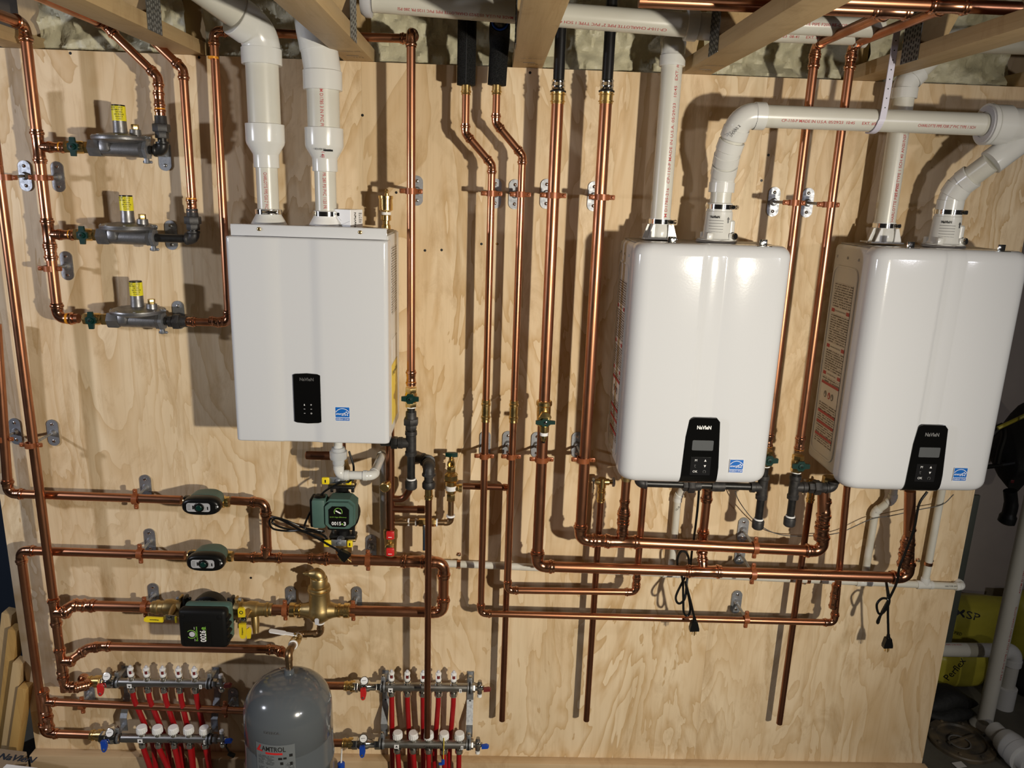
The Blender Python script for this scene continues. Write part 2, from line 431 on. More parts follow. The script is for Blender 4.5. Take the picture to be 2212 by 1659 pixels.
class Run:
    """a run of pipe that is one piece: .root, .pts"""
    def __init__(s, name, label, cat, nodes, r, mat='copper', kind='press', group=None, fit='copper_fitting', part='pipe', seg=18, open_end=False, straight=True):
        s.r, s.kind, s.fit, s.mat = r, kind, fit, mat
        s.pts = snap([P(n) for n in nodes]) if straight else [P(n) for n in nodes]
        s.root = thing(name, label, cat, s.pts[0], group)
        s.extend(s.pts, part, seg, open_end)
    def extend(s, pts, part='pipe', seg=18, open_end=False, r=None):
        r = r or s.r; pts = [P(p) for p in pts]
        for i in range(len(pts) - 1):
            a, b = pts[i], pts[i + 1]; d = (b - a).normalized()
            ea = eb = 0.0
            if i > 0: ea = FK[s.kind][0] * r * tan((pts[i] - pts[i - 1]).angle(d) / 2) + .3 * r
            if i < len(pts) - 2: eb = FK[s.kind][0] * r * tan(d.angle(pts[i + 2] - b) / 2) + .3 * r
            if (b - a).length - ea - eb > .004:
                m = MB(); q0, q1 = a + d * ea, b - d * eb
                if open_end and i == len(pts) - 2:
                    m.lathe(q0, d, [(0, r), ((q1 - q0).length, r), ((q1 - q0).length, r * .86), ((q1 - q0).length - .02, r * .84)], seg)
                else: m.tube([q0, q1], r, seg)
                m.build(part, M[s.mat], s.root)
        for i in range(1, len(pts) - 1):
            d1, d2 = (pts[i] - pts[i - 1]).normalized(), (pts[i + 1] - pts[i]).normalized()
            if d1.angle(d2) > .06:
                m = MB(); elbow_mesh(m, pts[i], d1, d2, r, s.kind, seg); m.build('elbow', M[s.fit], s.root)
        return s
    def tee(s, p, ax, br, rb=None, half=None, kind=None):
        p = P(p); r = s.r; rb = rb or r; kind = kind or s.kind; ax = ax.normalized(); br = br.normalized()
        h = half or 1.35 * r
        pa, ra = socket(p - ax * h, -ax, r, kind); pb, rb_ = socket(p + ax * h, ax, r, kind)
        m = MB().tube(pa[::-1] + pb, ra[::-1] + rb_, 18)
        pc, rc = socket(p + br * (1.25 * r), br, rb, kind)
        m.tube([p + br * .2 * r] + pc, [rc[0]] + rc, 18)
        m.build('tee', M[s.fit], s.root); return s
    def coup(s, p, ax, L=None, r=None, kind=None, mat=None, name='coupling'):
        p = P(p); ax = ax.normalized(); r = r or s.r; kind = kind or s.kind; L = (L or 1.2 * r) / 2
        pa, ra = socket(p - ax * L, -ax, r, kind); pb, rb = socket(p + ax * L, ax, r, kind)
        MB().tube(pa[::-1] + pb, ra[::-1] + rb, 18).build(name, M[mat or s.fit], s.root); return s
    def reducer(s, p, ax, r0, r1, mat=None, name='reducer'):
        p = P(p); ax = ax.normalized()
        pa, ra = socket(p - ax * .004, -ax, r0, s.kind); pb, rb = socket(p + ax * (.6 * r0), ax, r1, s.kind)
        MB().tube(pa[::-1] + pb, ra[::-1] + rb, 18).build(name, M[mat or s.fit], s.root); return s
    def marks(s, p, ax, r=None, mat='orange_ring', name='sealing_ring', L=None):
        r = r or s.r
        MB().band(P(p), ax, r * 1.05, r * 1.19, L or r * .5, 20).build(name, M[mat], s.root); return s
    def ink(s, txt, p, ax, up, size, width, mat='ink_red', r=None, name='printed_text'):
        wrap_text(name, txt, size, P(p), ax, up, r or s.r, M[mat], s.root, width); return s
def press_adapter(root, p, ax, L, r, mat='brass', name='press_adapter', bands=2):
    """a brass press fitting of length L from p along ax"""
    prof = [(0, r * 1.22), (.04, r * 1.22), (.08, r * 1.16), (.14, r * 1.16), (.17, r * 1.36), (.25, r * 1.36), (.28, r * 1.17), (.5, r * 1.17)]
    if bands == 2: prof += [(.72, r * 1.17), (.75, r * 1.36), (.83, r * 1.36), (.86, r * 1.16), (.96, r * 1.22), (1, r * 1.22)]
    else: prof += [(.55, r * 1.45), (.95, r * 1.45), (1, r * 1.3)]
    MB().lathe(p, ax, [(t * L, q) for t, q in prof], 20).build(name, M[mat], root)

HANG = 'pipe hangers on the plywood'
def hanger(plate, ringpx, d, axis, r, label, tilt=0, ear=None):
    """zinc plate on the wall, threaded rod, copper-coloured split ring on the pipe"""
    c = at(*plate, 0.0); q = at(*ringpx, d)
    root = thing('pipe_hanger', label, 'pipe hanger', c, HANG)
    w, h = .0185, .0265
    poly = [(w * cos(a), (h if sin(a) >= 0 else -h) + w * sin(a)) for a in [2 * pi * i / 28 + .001 for i in range(28)]]
    MB().prism(poly, c + V((0, -.0002, 0)), X, Z, .005, -Y).build('plate', M['zinc'], root)
    for k in (-1, 1):
        MB().lathe(c + V((0, -.005, k * .029)), -Y, [(0, .0055), (.0015, .005), (.003, .002)], 12).build('screw', M['chrome'], root)
    MB().lathe(c + V((0, -.005, 0)), -Y, [(0, .0125), (.008, .009), (.012, .008)], 14).build('boss', M['zinc'], root)
    ax = Z if axis == 'v' else X
    dr = (q - c); dr.normalize()
    MB().tube([c + V((0, -.006, 0)), q - dr * (r * 1.0)], .0046, 10).build('rod', M['zinc'], root)
    side = X if axis == 'v' else Z
    m = MB().band(q, ax, r * 1.02, r * 1.02 + .0035, .017, 24)
    for k in (-1, 1):
        m.box(q + side * (k * (r + .011)), (.020, .0085, .014) if axis == 'v' else (.014, .0085, .020), .003)
        m.lathe(q + side * (k * (r + .014)) + V((0, -.003, 0)), -Y, [(0, .0042), (.004, .0042), (.0055, .0025)], 10)
    m.build('ring', M['hanger_copper'], root)
    return root

def ball_valve(p, ax, r, L, label, handle='valve_green', face=None, group='ball valves with green handles', wing=.034, body='brass', along=False, tape=True):
    """small brass gas valve: p one end, ax along the pipe, face the way the stem points"""
    p = P(p); ax = ax.normalized(); face = (face or -Y); side = ax.cross(face).normalized()
    root = thing('gas_valve', label, 'valve', p, group)
    MB().hexn(p, ax, L * .26, r * 1.5).lathe(p + ax * L * .24, ax, [(0, r * 1.2), (L * .12, r * 1.5), (L * .4, r * 1.5), (L * .52, r * 1.2)], 18).hexn(p + ax * L * .74, ax, L * .26, r * 1.5).build('body', M[body], root)
    c = p + ax * L * .48
    MB().cyl(c + face * r * 1.2, face, r * .9, r * .55, 14).build('stem', M['brass'], root)
    t = c + face * r * 1.95
    w = ax if along else side
    poly = []
    v = ax if not along else side
    for a, b in ((-1, .16), (-.45, .2), (-.3, .36), (.3, .36), (.45, .2), (1, .16), (1, -.16), (.45, -.2), (.3, -.36), (-.3, -.36), (-.45, -.2), (-1, -.16)):
        poly.append((a * wing / 2 * 1.25, b * wing))
    MB().prism(poly, t, w, v, r * .7, face).lathe(t, face, [(0, r * .75), (r * 1.0, r * .7), (r * 1.05, r * .3)], 14).build('handle', M[handle], root)
    MB().lathe(t + face * r * 1.03, face, [(0, r * .3), (.003, r * .25)], 8).build('handle_nut', M['chrome'], root)
    if tape: MB().band(p + ax * (L + .001), ax, r * .6, r * 1.25, .004, 18).build('thread_tape', M['tape_white'], root)
    return root
# ------------------------------------------------------------------ room
ZT = H + .352       # top of plywood, underside of the trusses
ZB = .095           # top of the bottom plate
xl, xr = at(76, 1608, 0).x, at(1993, 1640, 0).x
s1, s2 = at(780, 130, 0).x, at(1660, 158, 0).x
m = MB()
for a, b in ((xl, s1 - .0001), (s1 + .0001, s2 - .0001), (s2 + .0001, xr)):
    m.box(V(((a + b) / 2, .009, (ZT + ZB - .04) / 2)), (b - a, .018, ZT - ZB + .04), .00012, None, 1)
tag(m.build('wall_back', M['ply']), kind='structure', label='plywood sheets lining the wall behind the pipes')
# stud wall edge behind the plywood
tag(MB().box(V(((xl + xr) / 2 , .075, (ZT - .02) / 2)), (xr - xl - .02, .10, ZT - .02)).build('wall_core', M['lumber_z']), kind='structure')
tag(MB().box(V((.3, -1.2, -.05)), (9, 8, .1)).build('floor', M['concrete']), kind='structure')
tag(MB().box(V((.2, 1.05, 1.4)), (9, .1, 3.0)).build('wall_rear', M['back_wall']), kind='structure')
tag(MB().box(V((.2, -.6, ZT + .46)), (7, 3.6, .03)).build('ceiling', M['dark_wood']), kind='structure')
bl = at(60, 1612, .04).x
zl_, zr_ = ZB + .010, ZB - .014       # the plate is not quite level
bx0, bx1 = bl, xr + .01
mbp = MB().box(V(((bx0 + bx1) / 2, -.0205, ZB / 2)), (bx1 - bx0, .039, ZB), .0025)
for v in mbp.bm.verts:
    if v.co.z > ZB * .6: v.co.z += zl_ - ZB + (zr_ - zl_) * (v.co.x - bx0) / (bx1 - bx0)
tag(mbp.build('baseboard_back', M['lumber_x']), kind='structure')
# rim foam behind and above the plywood, one piece for each bay
JX = [-1.396, -.905, -.409, .092, .600, 1.112, 1.62]
words_ = ['leftmost bay of the ceiling, above the gas pipes', 'bay above the two wide white flue pipes', 'bay above the copper pipe that turns into the ceiling', 'bay with the two smooth black hoses', 'bay with two white pipes and a white elbow', 'bay at the far right, above the last white elbow']
for k, (a, b) in enumerate(zip(JX, JX[1:])):
    n, h = 60, 46; vs, fs = [], []
    rng = random.Random(k); ox = rng.random() * 9
    for j in range(h + 1):
        for i in range(n + 1):
            x = a + .03 + (b - a - .06) * i / n; z = ZT - .05 + .44 * j / h
            e = mnoise.noise(V((x * 26 + ox, z * 26, 1))) * .014 + mnoise.noise(V((x * 9 + ox, z * 9, 4))) * .02 + abs(mnoise.noise(V((x * 60 + ox, z * 50, 2)))) * .011
            vs.append((x, .065 - e * 1.3 - .05 * max(0, 1 - (j / h) * 4) * .8, z))
    for j in range(h):
        for i in range(n):
            q = j * (n + 1) + i; fs.append((q, q + 1, q + n + 2, q + n + 1))
    o = MB().mesh(vs, fs)
    # give it its thickness
    bmg = o.bm; bmesh.ops.solidify(bmg, geom=bmg.faces[:], thickness=-.06)
    tag(o.build('spray_foam', M['foam_cream'], None, V(((a + b) / 2, .06, ZT))), 'cream spray foam in the ' + words_[k], 'insulation', 'spray foam between the trusses')
tag(MB().box(V((.1, .17, ZT + .2)), (3.4, .04, .5)).build('trim_1', M['dark_wood']), kind='structure')
# floor trusses: wide-face bottom chord, top chord, webs, perforated nail plates
def nail_plate(root, c, w, h, side):
    m = MB().box(c, (.0016, w, h)); t = MB()
    rows = int(h / .013); cols = int(w / .012)
    for i in range(rows):
        for j in range(cols):
            if rows * cols > 220: continue
            y = c.y - w / 2 + (j + .5) * w / cols; z = c.z - h / 2 + (i + .5) * h / rows
            t.box(V((c.x + side * .001, y, z + (.002 if j % 2 else -.002))), (.0012, .0042, .0075))
    o = m.build('nail_plate', M['galv_plate'], root); t.build('punched_teeth', M['galv_teeth_lit' if side > 0 else 'rubber'], o)  # lighting painted in: marks pale on the left trusses, dark on the right
tl = ['wooden floor truss at the far left, above the bent copper gas pipe', 'wooden floor truss just left of the white flue pipe with the wide elbow', 'wooden floor truss crossing in front of the second white flue pipe', 'wooden floor truss between foam-wrapped pipe and smooth black hose', 'wooden floor truss right of the white elbow, with a perforated plate on its left face', 'stained wooden floor truss above the white strap and elbow on the right', 'wooden floor truss end at the extreme right edge']
for k, jx in enumerate(JX):
    side = 1 if jx < 0.05 else -1
    root = thing('floor_truss', tl[k], 'floor truss', V((jx, 0, ZT)), 'floor trusses under the ceiling')
    MB().box(V((jx, -.95, ZT + .0195)), (.089, 2.2, .038), .002).build('bottom_chord', M['lumber_y'], root)
    MB().box(V((jx, -.95, ZT + .42)), (.089, 2.2, .038), .002).build('top_chord', M['lumber_y'], root)
    MB().box(V((jx, .115, ZT + .22)), (.089, .045, .36), .002).build('end_block', M['lumber_z'], root)
    for y0, y1 in ((-.30, -.62), (-1.10, -.78)):
        a, b = V((jx, y0, ZT + .045)), V((jx, y1, ZT + .395)); mid = (a + b) / 2; dv = (b - a)
        rot = Matrix.Rotation(atan2(-dv.y, dv.z), 3, 'X')
        MB().box(mid, (.089, .038, dv.length), .002, rot).build('web', M['lumber_z'], root)
    nail_plate(root, V((jx + side * .0455, -.34, ZT + .075)), .085, .15, side)
    nail_plate(root, V((jx + side * .0455, .115, ZT + .06)), .04, .10, side)
    if k in (2, 3, 4):
        flat_text('grade_stamp', ('', '', 'FORBES SPF', 'OD. SS. Comp', 'FORBES SPF')[k], .017, V((jx + .004, -.17, ZT)), X, -Y, M['ink_dim'], root, .06, 0)
        flat_text('lumber_mark', ('', '', '1574', 'NV8', '1578')[k], .016, V((jx + .012, -.075, ZT)), X, -Y, M['ink_black'], root, None, 0)
        MB().box(V((jx, -.10, ZT - .0003)), (.034, .003, .0006)).build('lumber_mark', M['ink_dim'], root)
# ------------------------------------------------------------------ the three wall-hung heaters
def cover(xl, xr, zb, zt, d0, d1, prof, r, kind):
    """front cover: prof gives the front's relief (fraction across, recess); rounded all round"""
    m = MB(); W = xr - xl; xc = (xl + xr) / 2
    pts = []          # outline from the left rear edge round the front to the right rear edge
    pts.append((xl, d0)); pts.append((xl, d1 - r))
    for i in range(1, 8):
        a = (pi / 2) * i / 8; pts.append((xl + r - r * cos(a), d1 - r + r * sin(a)))
    for f, h in prof: pts.append((xl + r + (W - 2 * r) * f, d1 - h))
    for i in range(1, 8):
        a = (pi / 2) * (1 - i / 8); pts.append((xr - r + r * cos(a), d1 - prof[-1][1] - r + r * sin(a)))
    pts.append((xr, d1 - r)); pts.append((xr, d0))
    rows = []
    rv = r * (.75 if kind else .45)
    for i in range(0, 7):
        a = (pi / 2) * i / 6; rows.append((zb + rv - rv * sin(pi / 2 - (pi / 2 - a)) if False else zb + rv * (1 - sin(a)), rv * (1 - cos(a))))
    rows = sorted(rows)
    allr = [(z, i) for z, i in rows] + [(zb + rv + (zt - zb - 2 * rv) * k / 12, 0) for k in range(1, 12)] + [(zt - (z - zb), i) for z, i in rows[::-1]]
    grid = []
    for z, ins in allr:
        ring = []
        for x, d in pts:
            f = max(0, (d - d0) / (d1 - d0))
            ring.append(m.bm.verts.new((xc + (x - xc) * (1 - ins / (W / 2) * (.9 if kind else .35)), -(d - ins * f * .8), z)))
        grid.append(ring)
    for A, B in zip(grid, grid[1:]):
        for i in range(len(A) - 1): m.bm.faces.new((A[i], A[i + 1], B[i + 1], B[i]))
    m.bm.faces.new(grid[0]); m.bm.faces.new(grid[-1][::-1])
    m.bm.faces.new([g[0] for g in grid] + [g[-1] for g in grid[::-1]])
    return m
def energy_sticker(root, c, w, u=X, v=Z):
    c = P(c); n = u.cross(v); n.normalize()
    st = MB().prism([(-w / 2 - .001, -w / 2 - .001), (w / 2 + .001, -w / 2 - .001), (w / 2 + .001, w / 2 + .001), (-w / 2 - .001, w / 2 + .001)], c, u, v, .0006, n).build('energy_sticker', M['sticker_white'], root, smooth=False)
    h = w / 2
    MB().prism([(-h, -h * .5), (h, -h * .5), (h, h), (-h, h)], c + n * .0006, u, v, .0004, n).build('sticker_field', M['sticker_blue'], st, smooth=False)
    MB().prism([(-h, -h), (h, -h), (h, -h * .58), (-h, -h * .58)], c + n * .0006, u, v, .0004, n).build('sticker_field', M['sticker_blue'], st, smooth=False)
    arc = []
    R = h * 1.12
    for rr, rng in ((R, range(0, 17)), (R * .93, range(16, -1, -1))):
        for i in rng:
            a = radians(30 + 120 * i / 16); arc.append((rr * cos(a), rr * sin(a) - h * .28))
    MB().prism(arc, c + n * .001, u, v, .0003, n).build('sticker_arc', M['ink_white'], st, smooth=False)
    o = [(cos(pi / 2 + pi * k / 5) * h * (.42 if k % 2 == 0 else .19) + h * .55, sin(pi / 2 + pi * k / 5) * h * (.42 if k % 2 == 0 else .19) + h * .05) for k in range(10)]
    i_ = [((a - h * .55) * .62 + h * .55, (b - h * .05) * .62 + h * .05) for a, b in o]
    m = MB()
    for k in range(10):
        q = [o[k], o[(k + 1) % 10], i_[(k + 1) % 10], i_[k]]
        m.prism(q, c + n * .001, u, v, .0003, n)
    m.build('sticker_star', M['ink_white'], st, smooth=False)
    sl = (v + u * .25).normalized()
    flat_text('sticker_script', 'energy', w * .27, c + n * .001 + u * (-h * .3) + v * (h * .02), u, sl, M['ink_white'], st, w * .62, .006)
    flat_text('sticker_text', 'ENERGY STAR', w * .17, c + n * .001 - v * (h * .79), u, v, M['ink_white'], st, w * .92, .004)
def rect(root, name, mat, c, w, h, u=X, v=Z, t=.0008, rad=0):
    n = u.cross(v).normalized(); c = P(c)
    if rad:
        poly = []
        for cx, cy, a0 in ((w / 2 - rad, h / 2 - rad, 0), (-w / 2 + rad, h / 2 - rad, 90), (-w / 2 + rad, -h / 2 + rad, 180), (w / 2 - rad, -h / 2 + rad, 270)):
            for k in range(5): poly.append((cx + rad * cos(radians(a0 + 22.5 * k)), cy + rad * sin(radians(a0 + 22.5 * k))))
    else: poly = [(-w / 2, -h / 2), (w / 2, -h / 2), (w / 2, h / 2), (-w / 2, h / 2)]
    return MB().prism(poly, c, u, v, t, n).build(name, M[mat], root, smooth=False)
def worm_clamp(root, c, ax, r, ang=(.6, -.8), name='hose_clamp', mat='chrome'):
    c = P(c); MB().band(c, ax, r, r + .0016, .013, 28).build(name, M[mat], root)
    o = V((ang[0], ang[1], 0)).normalized(); s = ax.cross(o)
    MB().box(c + o * (r + .006), (.012, .012, .012), .002).lathe(c + o * (r + .008) - s * .016, s, [(0, .005), (.03, .005), (.036, .007), (.04, .006)], 10).build('clamp_screw', M[mat], root)

def combi(name, label, xl, xr, d1, zb, zt, dim, stub, group):
    """the two like heaters on the right"""
    W = xr - xl; xc = (xl + xr) / 2; d0 = .232
    root = thing(name, label, 'water heater', V((xc, 0, zb)), group)
    body = MB().box(V((xc, -(d0 + .022) / 2 - .003, (zb + zt) / 2 + .004)), (W * .985, d0 - .012, zt - zb - .022), .016, None, 3).build('casing', M['casing'], root)
    MB().box(V((xc, -d0 * .56, zt - .0055)), (W * .93, d0 * .86, .004), .002).build('top_plate', M['casing_top'], body)
    # side sheet with an embossed border
    xs = xl + W * .0075
    ring = []
    hh, ww = (zt - zb) * .415, .082
    zc = (zb + zt) / 2 - .012; dc = .125
    for cy, cz, a0 in ((ww - .03, hh - .03, 0), (-ww + .03, hh - .03, 90), (-ww + .03, -hh + .03, 180), (ww - .03, -hh + .03, 270)):
        for k in range(6): ring.append(V((xs, -dc + cy + .03 * cos(radians(a0 + 18 * k)), zc + cz + .03 * sin(radians(a0 + 18 * k)))))
    MB().tube(ring, .0038, 8, closed=True).build('embossed_border', M['casing'], body)
    for k in range(3): MB().ball(V((xs, -.05 - k * .072, zt - .045)), .0045).build('rivet', M['casing'], body)
    u, v = -Y, Z          # the left flank faces -X: print reads front edge on the right
    n = V((-1, 0, 0))
    def sheet(z0, z1, w=.122, off=0.0, mat='small_print', nm='instruction_label'):
        q = [(-w / 2 + off, z0), (w / 2 + off, z0), (w / 2 + off, z1), (-w / 2 + off, z1)]
        return MB().prism(q, V((xs - .0005, -dc, 0)), u, Z, .0006, n).build(nm, M[mat], root, smooth=False)
    top = zt - .125; bot = zb + .085; Ht = top - bot
    sheet(bot, top)
    def bar(f, hgt, w=.122, off=0.0, nm='red_bar', mat='ink_red'):
        z = top - f * Ht; lf = .0010 if mat == 'paper' else .0017
        MB().prism([(-w / 2 + off, z - hgt / 2), (w / 2 + off, z - hgt / 2), (w / 2 + off, z + hgt / 2), (-w / 2 + off, z + hgt / 2)], V((xs - lf, -dc, 0)), u, Z, .0005, n).build(nm, M[mat], root, smooth=False)
    for f in (.165, .385, .555):
        bar(f, .020, .122, 0, 'label_blank', 'paper'); bar(f, .011, .02, -.051); bar(f, .011, .02, .051)
    bar(.68, .06, .122, 0, 'label_blank', 'paper')
    for f in (.615, .80, .868, .948): bar(f, .0085)
    
    for off_, mt in ((-.026, 'ink_grey'), (.002, 'ink_red'), (.024, 'ink_grey')):
        zq = top - .682 * Ht
        MB().prism([(off_ + .009 * cos(a), zq + .011 * sin(a)) for a in [2 * pi * k / 14 for k in range(14)]], V((xs - .0018, -dc, 0)), u, Z, .0004, n).build('pictogram', M[mt], root, smooth=False)
        MB().prism([(off_ - .004, zq - .006), (off_ + .005, zq - .006), (off_ + .001, zq + .007)], V((xs - .0024, -dc, 0)), u, Z, .0004, n).build('pictogram', M['paper'], root, smooth=False)
    flat_text('label_heading', 'FOR YOUR SAFETY READ BEFORE OPERATING', .006, V((xs - .0022, -dc, top - .165 * Ht)), u, Z, M['ink_black'], root, .075, .01) if True else None
    flat_text('label_heading', 'OPERATING INSTRUCTIONS', .006, V((xs - .0022, -dc, top - .385 * Ht)), u, Z, M['ink_black'], root, .07, .01)
    flat_text('label_heading', 'TO TURN OFF GAS', .006, V((xs - .0022, -dc, top - .555 * Ht)), u, Z, M['ink_black'], root, .06, .01)
    # front cover with a raised left half, a dished centre and a lower right half
    prof = [(0, 0), (.2, -.0022), (.395, -.003), (.412, -.0026), (.424, .001), (.44, .003), (.50, .0036), (.572, .0030), (.582, .0042), (.596, .0046), (.612, .0034), (.80, .0032), (1, .0040)]
    cover(xl, xr, zb, zt, d0, d1, prof, .046, 1).build('front_cover', M['enamel'], root, ang=.9)
    # control panel: tapers upward, ends at the lower edge of the cover
    pc = xc + W * .028; df = d1 - .0005
    zt_p = zb + (zt - zb) * .298
    wt, wb = .042, .056
    poly = [(-wb, zb + .004), (wb * .96, zb + .004), (wb * .98, zb + .06), (wt + .004, zt_p - .012), (wt - .004, zt_p - .003), (-wt + .008, zt_p), (-wt - .002, zt_p - .008), (-wt - .009, zt_p - .06)]
    rv = .046 * .75
    def cov(z):
        t = min(1, max(0, (zb + rv - z) / rv)); return d1 - .8 * rv * (1 - sqrt(max(0, 1 - t * t)))
    def edge(z, left):
        pr_ = sorted((q for q in poly if (q[0] < 0) == left), key=lambda q: q[1])
        for (a0, z0), (a1, z1) in zip(pr_, pr_[1:]):
            if z0 <= z <= z1 and z1 > z0: return a0 + (a1 - a0) * (z - z0) / (z1 - z0)
        return pr_[-1][0] if z > pr_[-1][1] else pr_[0][0]
    zs = [zb + .0015, zb + .006, zb + .012, zb + .020, zb + rv, zb + .06, zt_p - .06, zt_p - .03, zt_p - .012, zt_p - .008, zt_p - .003, zt_p - .0005]
    mm = MB(); prev = None
    for z in zs:
        el, er = edge(z, True), edge(z, False)
        if z > zt_p - .001: el, er = -wt + .010, wt - .006
        yb, yf = -cov(z) + .008, -cov(z) - .0068
        ring = [mm.bm.verts.new(V((pc + x_, y_, z))) for x_, y_ in ((el, yb), (el, yf + .0012), (el + .0015, yf), (er - .0015, yf), (er, yf + .0012), (er, yb))]
        if prev:
            for k in range(6): mm.bm.faces.new((prev[k], prev[(k + 1) % 6], ring[(k + 1) % 6], ring[k]))
        else: mm.bm.faces.new(ring[::-1])
        prev = ring
    mm.bm.faces.new(prev)
    pan = mm.build('control_panel', M['panel_black'], root)
    f = -d1 - .0070
    flat_text('panel_logo', 'NaVIeN', .0155, V((pc, f, zt_p - .030)), X, Z, M[dim], pan, .042, .03)
    rect(pan, 'screen', 'lcd', V((pc + .001, f, zt_p - .085)), .063, .031, t=.0006, rad=.003)
    rect(pan, 'button_pad', 'button_black', V((pc, f, zt_p - .150)), .060, .056, t=.0005)
    g = f - .0006
    for k, (tx, dx, dz) in enumerate((('M', -.015, .018), ('OK', -.015, -.017))):
        flat_text('button_icon', tx, .010, V((pc + dx, g, zt_p - .150 + dz)), X, Z, M['ink_grey' if dim == 'ink_dim' else 'ink_white'], pan, None, .0)
    tri = [(-.0035, -.0028), (.0035, -.0028), (0, .004)]
    for s_, dz in ((1, .018), (-1, .001)):
        MB().prism([(a, b * s_) for a, b in tri], V((pc + .013, g, zt_p - .150 + dz)), X, Z, .0005, -Y).build('button_icon', M['ink_white'], pan, smooth=False)
    MB().ring(V((pc + .013, g, zt_p - .167)), Y, .0042, .0005, 16, 6, radians(-60), radians(240)).build('button_icon', M['ink_grey'], pan)
    MB().ring(V((pc - .014, g, zt_p - .150)), Y, .0036, .0005, 12, 6, radians(-90), radians(90)).tube([V((pc - .014, g, zt_p - .1464)), V((pc - .019, g, zt_p - .1464))], .0005, 6).build('button_icon', M['ink_grey'], pan)
    energy_sticker(root, V((xc + W * .272, -d1 - .0004 + .001, zb + .062)), .040)
    # bracket lugs on the top edge
    for fx in (.235, .81):
        lug = MB().box(V((xl + W * fx, -d1 + .032, zt + .006)), (.022, .0025, .022), .003).box(V((xl + W * fx, -d1 + .026, zt - .0015)), (.044, .012, .003), .001)
        lug.lathe(V((xl + W * fx, -d1 + .0307, zt + .009)), -Y, [(0, .0035), (.002, .003)], 10)
        lug.build('bracket_lug', M['chrome'], root)
    # intake collar and exhaust collar on top
    return root
H_RIGHT = 'white enamelled water heaters with tapered black panels'
u2 = combi('water_heater', 'white wall heater with bright lettering on its tapered panel, beside the copper riser pipes', .398, .850, .305, H - .842, H - .131, 'ink_white', None, None)
u3 = combi('water_heater', 'white wall heater furthest right, safety print on its visible flank, panel lettering dim', 1.078, 1.535, .305, H - .852, H - .124, 'ink_grey', None, None)

# left boiler: flat front, separate top flange, small black panel
xl1, xr1, zb1, zt1, d1 = -.735, -.289, H - .742, H - .128, .29
u1 = thing('boiler', 'white wall boiler at the left with small black panel and a carton on top', 'boiler', V(((xl1 + xr1) / 2, 0, zb1)))
xc1 = (xl1 + xr1) / 2
b1 = MB().box(V((xc1, -.125, (zb1 + zt1) / 2 - .004)), (.440, .238, zt1 - zb1 - .012), .004).build('casing', M['casing'], u1)
MB().box(V((xc1, -.128, zt1 - .0085)), (.43, .22, .004)).build('top_plate', M['casing_top'], b1)
xr_ = xr1 - .0028
MB().box(V((xr_ + .0003, -.13, zt1 - .145)), (.0008, .115, .20)).build('rating_label', M['small_print'], b1)
MB().box(V((xr_ + .0003, -.13, zb1 + .26)), (.0008, .11, .07)).build('approval_label', M['paper'], b1)
MB().box(V((xr_ + .0003, -.13, zb1 + .125)), (.0008, .13, .185)).build('yellow_guide_label', M['sticker_yellow'], b1)
flat_text('guide_text', 'EnergyGuide', .02, V((xr_ + .001, -.13, zb1 + .19)), Y, Z, M['ink_black'], b1, .11)
prof1 = [(0, 0), (.2, 0), (.285, 0), (.30, .003), (.33, .0035), (.5, .0035), (.535, .003), (.555, -.001), (.60, -.001), (1, 0)]
cv = cover(xl1, xr1, zb1, zt1 - .022, .228, d1, prof1, .014, 0).build('front_cover', M['enamel'], u1, ang=.9)
MB().box(V((xc1 + .002, -.262, zt1 - .006)), (.432, .004, .030), .0012).box(V((xc1 + .002, -.244, zt1 + .0085)), (.432, .036, .003), .001).build('top_flange', M['enamel'], u1)
for px, py in ((559, 484), (778, 492)):
    q = at(px, py, .265); q.z = zt1 - .002
    MB().lathe(q, -Y, [(0, .0055), (.002, .005), (.0035, .0025)], 12).build('screw', M['brass'], u1)
pz0, pz1 = at(664, 913, d1).z, at(664, 808, d1).z
px0, px1 = at(635, 860, d1).x, at(693, 860, d1).x
w = px1 - px0; poly = [(0, .003), (w * .1, 0), (w * .5, -.002), (w * .9, 0), (w, .003), (w, pz1 - pz0 - .003), (w * .9, pz1 - pz0), (w * .5, pz1 - pz0 + .002), (w * .1, pz1 - pz0), (0, pz1 - pz0 - .003)]
pn = MB().prism(poly, V((px0, -d1 + .004, pz0)), X, Z, .0055, -Y).build('control_panel', M['panel_black'], u1)
pcx = (px0 + px1) / 2; f1 = -d1 - .0016
flat_text('panel_logo', 'NaVIeN', .013, V((pcx, f1, pz1 - .016)), X, Z, M['ink_dim'], pn, .040, .03)
for k, (dx, dz) in enumerate(((-.009, .055), (.0105, .055), (-.009, .042), (.0105, .042), (-.009, .029), (.0105, .029))):
    q = V((pcx + dx, f1 - .0003, pz0 + dz))
    if k == 0: MB().prism([(-.002, -.0025), (.002, -.0025), (.0008, .0005), (0, .003), (-.0008, .0005)], q, X, Z, .0004, -Y).build('button_icon', M['ink_white'], pn, smooth=False)
    elif k == 1: MB().box(q, (.0044, .0006, .0009)).box(q, (.0009, .0006, .0044)).build('button_icon', M['ink_white'], pn)
    elif k == 5: MB().ring(q, Y, .0019, .0004, 12, 6).build('button_icon', M['ink_white'], pn)
    else: MB().box(q, (.0044, .0006, .0009)).build('button_icon', M['ink_white'], pn)
es = at(740, 894, d1); es.y = -d1 - .0004
energy_sticker(u1, es, .0405)
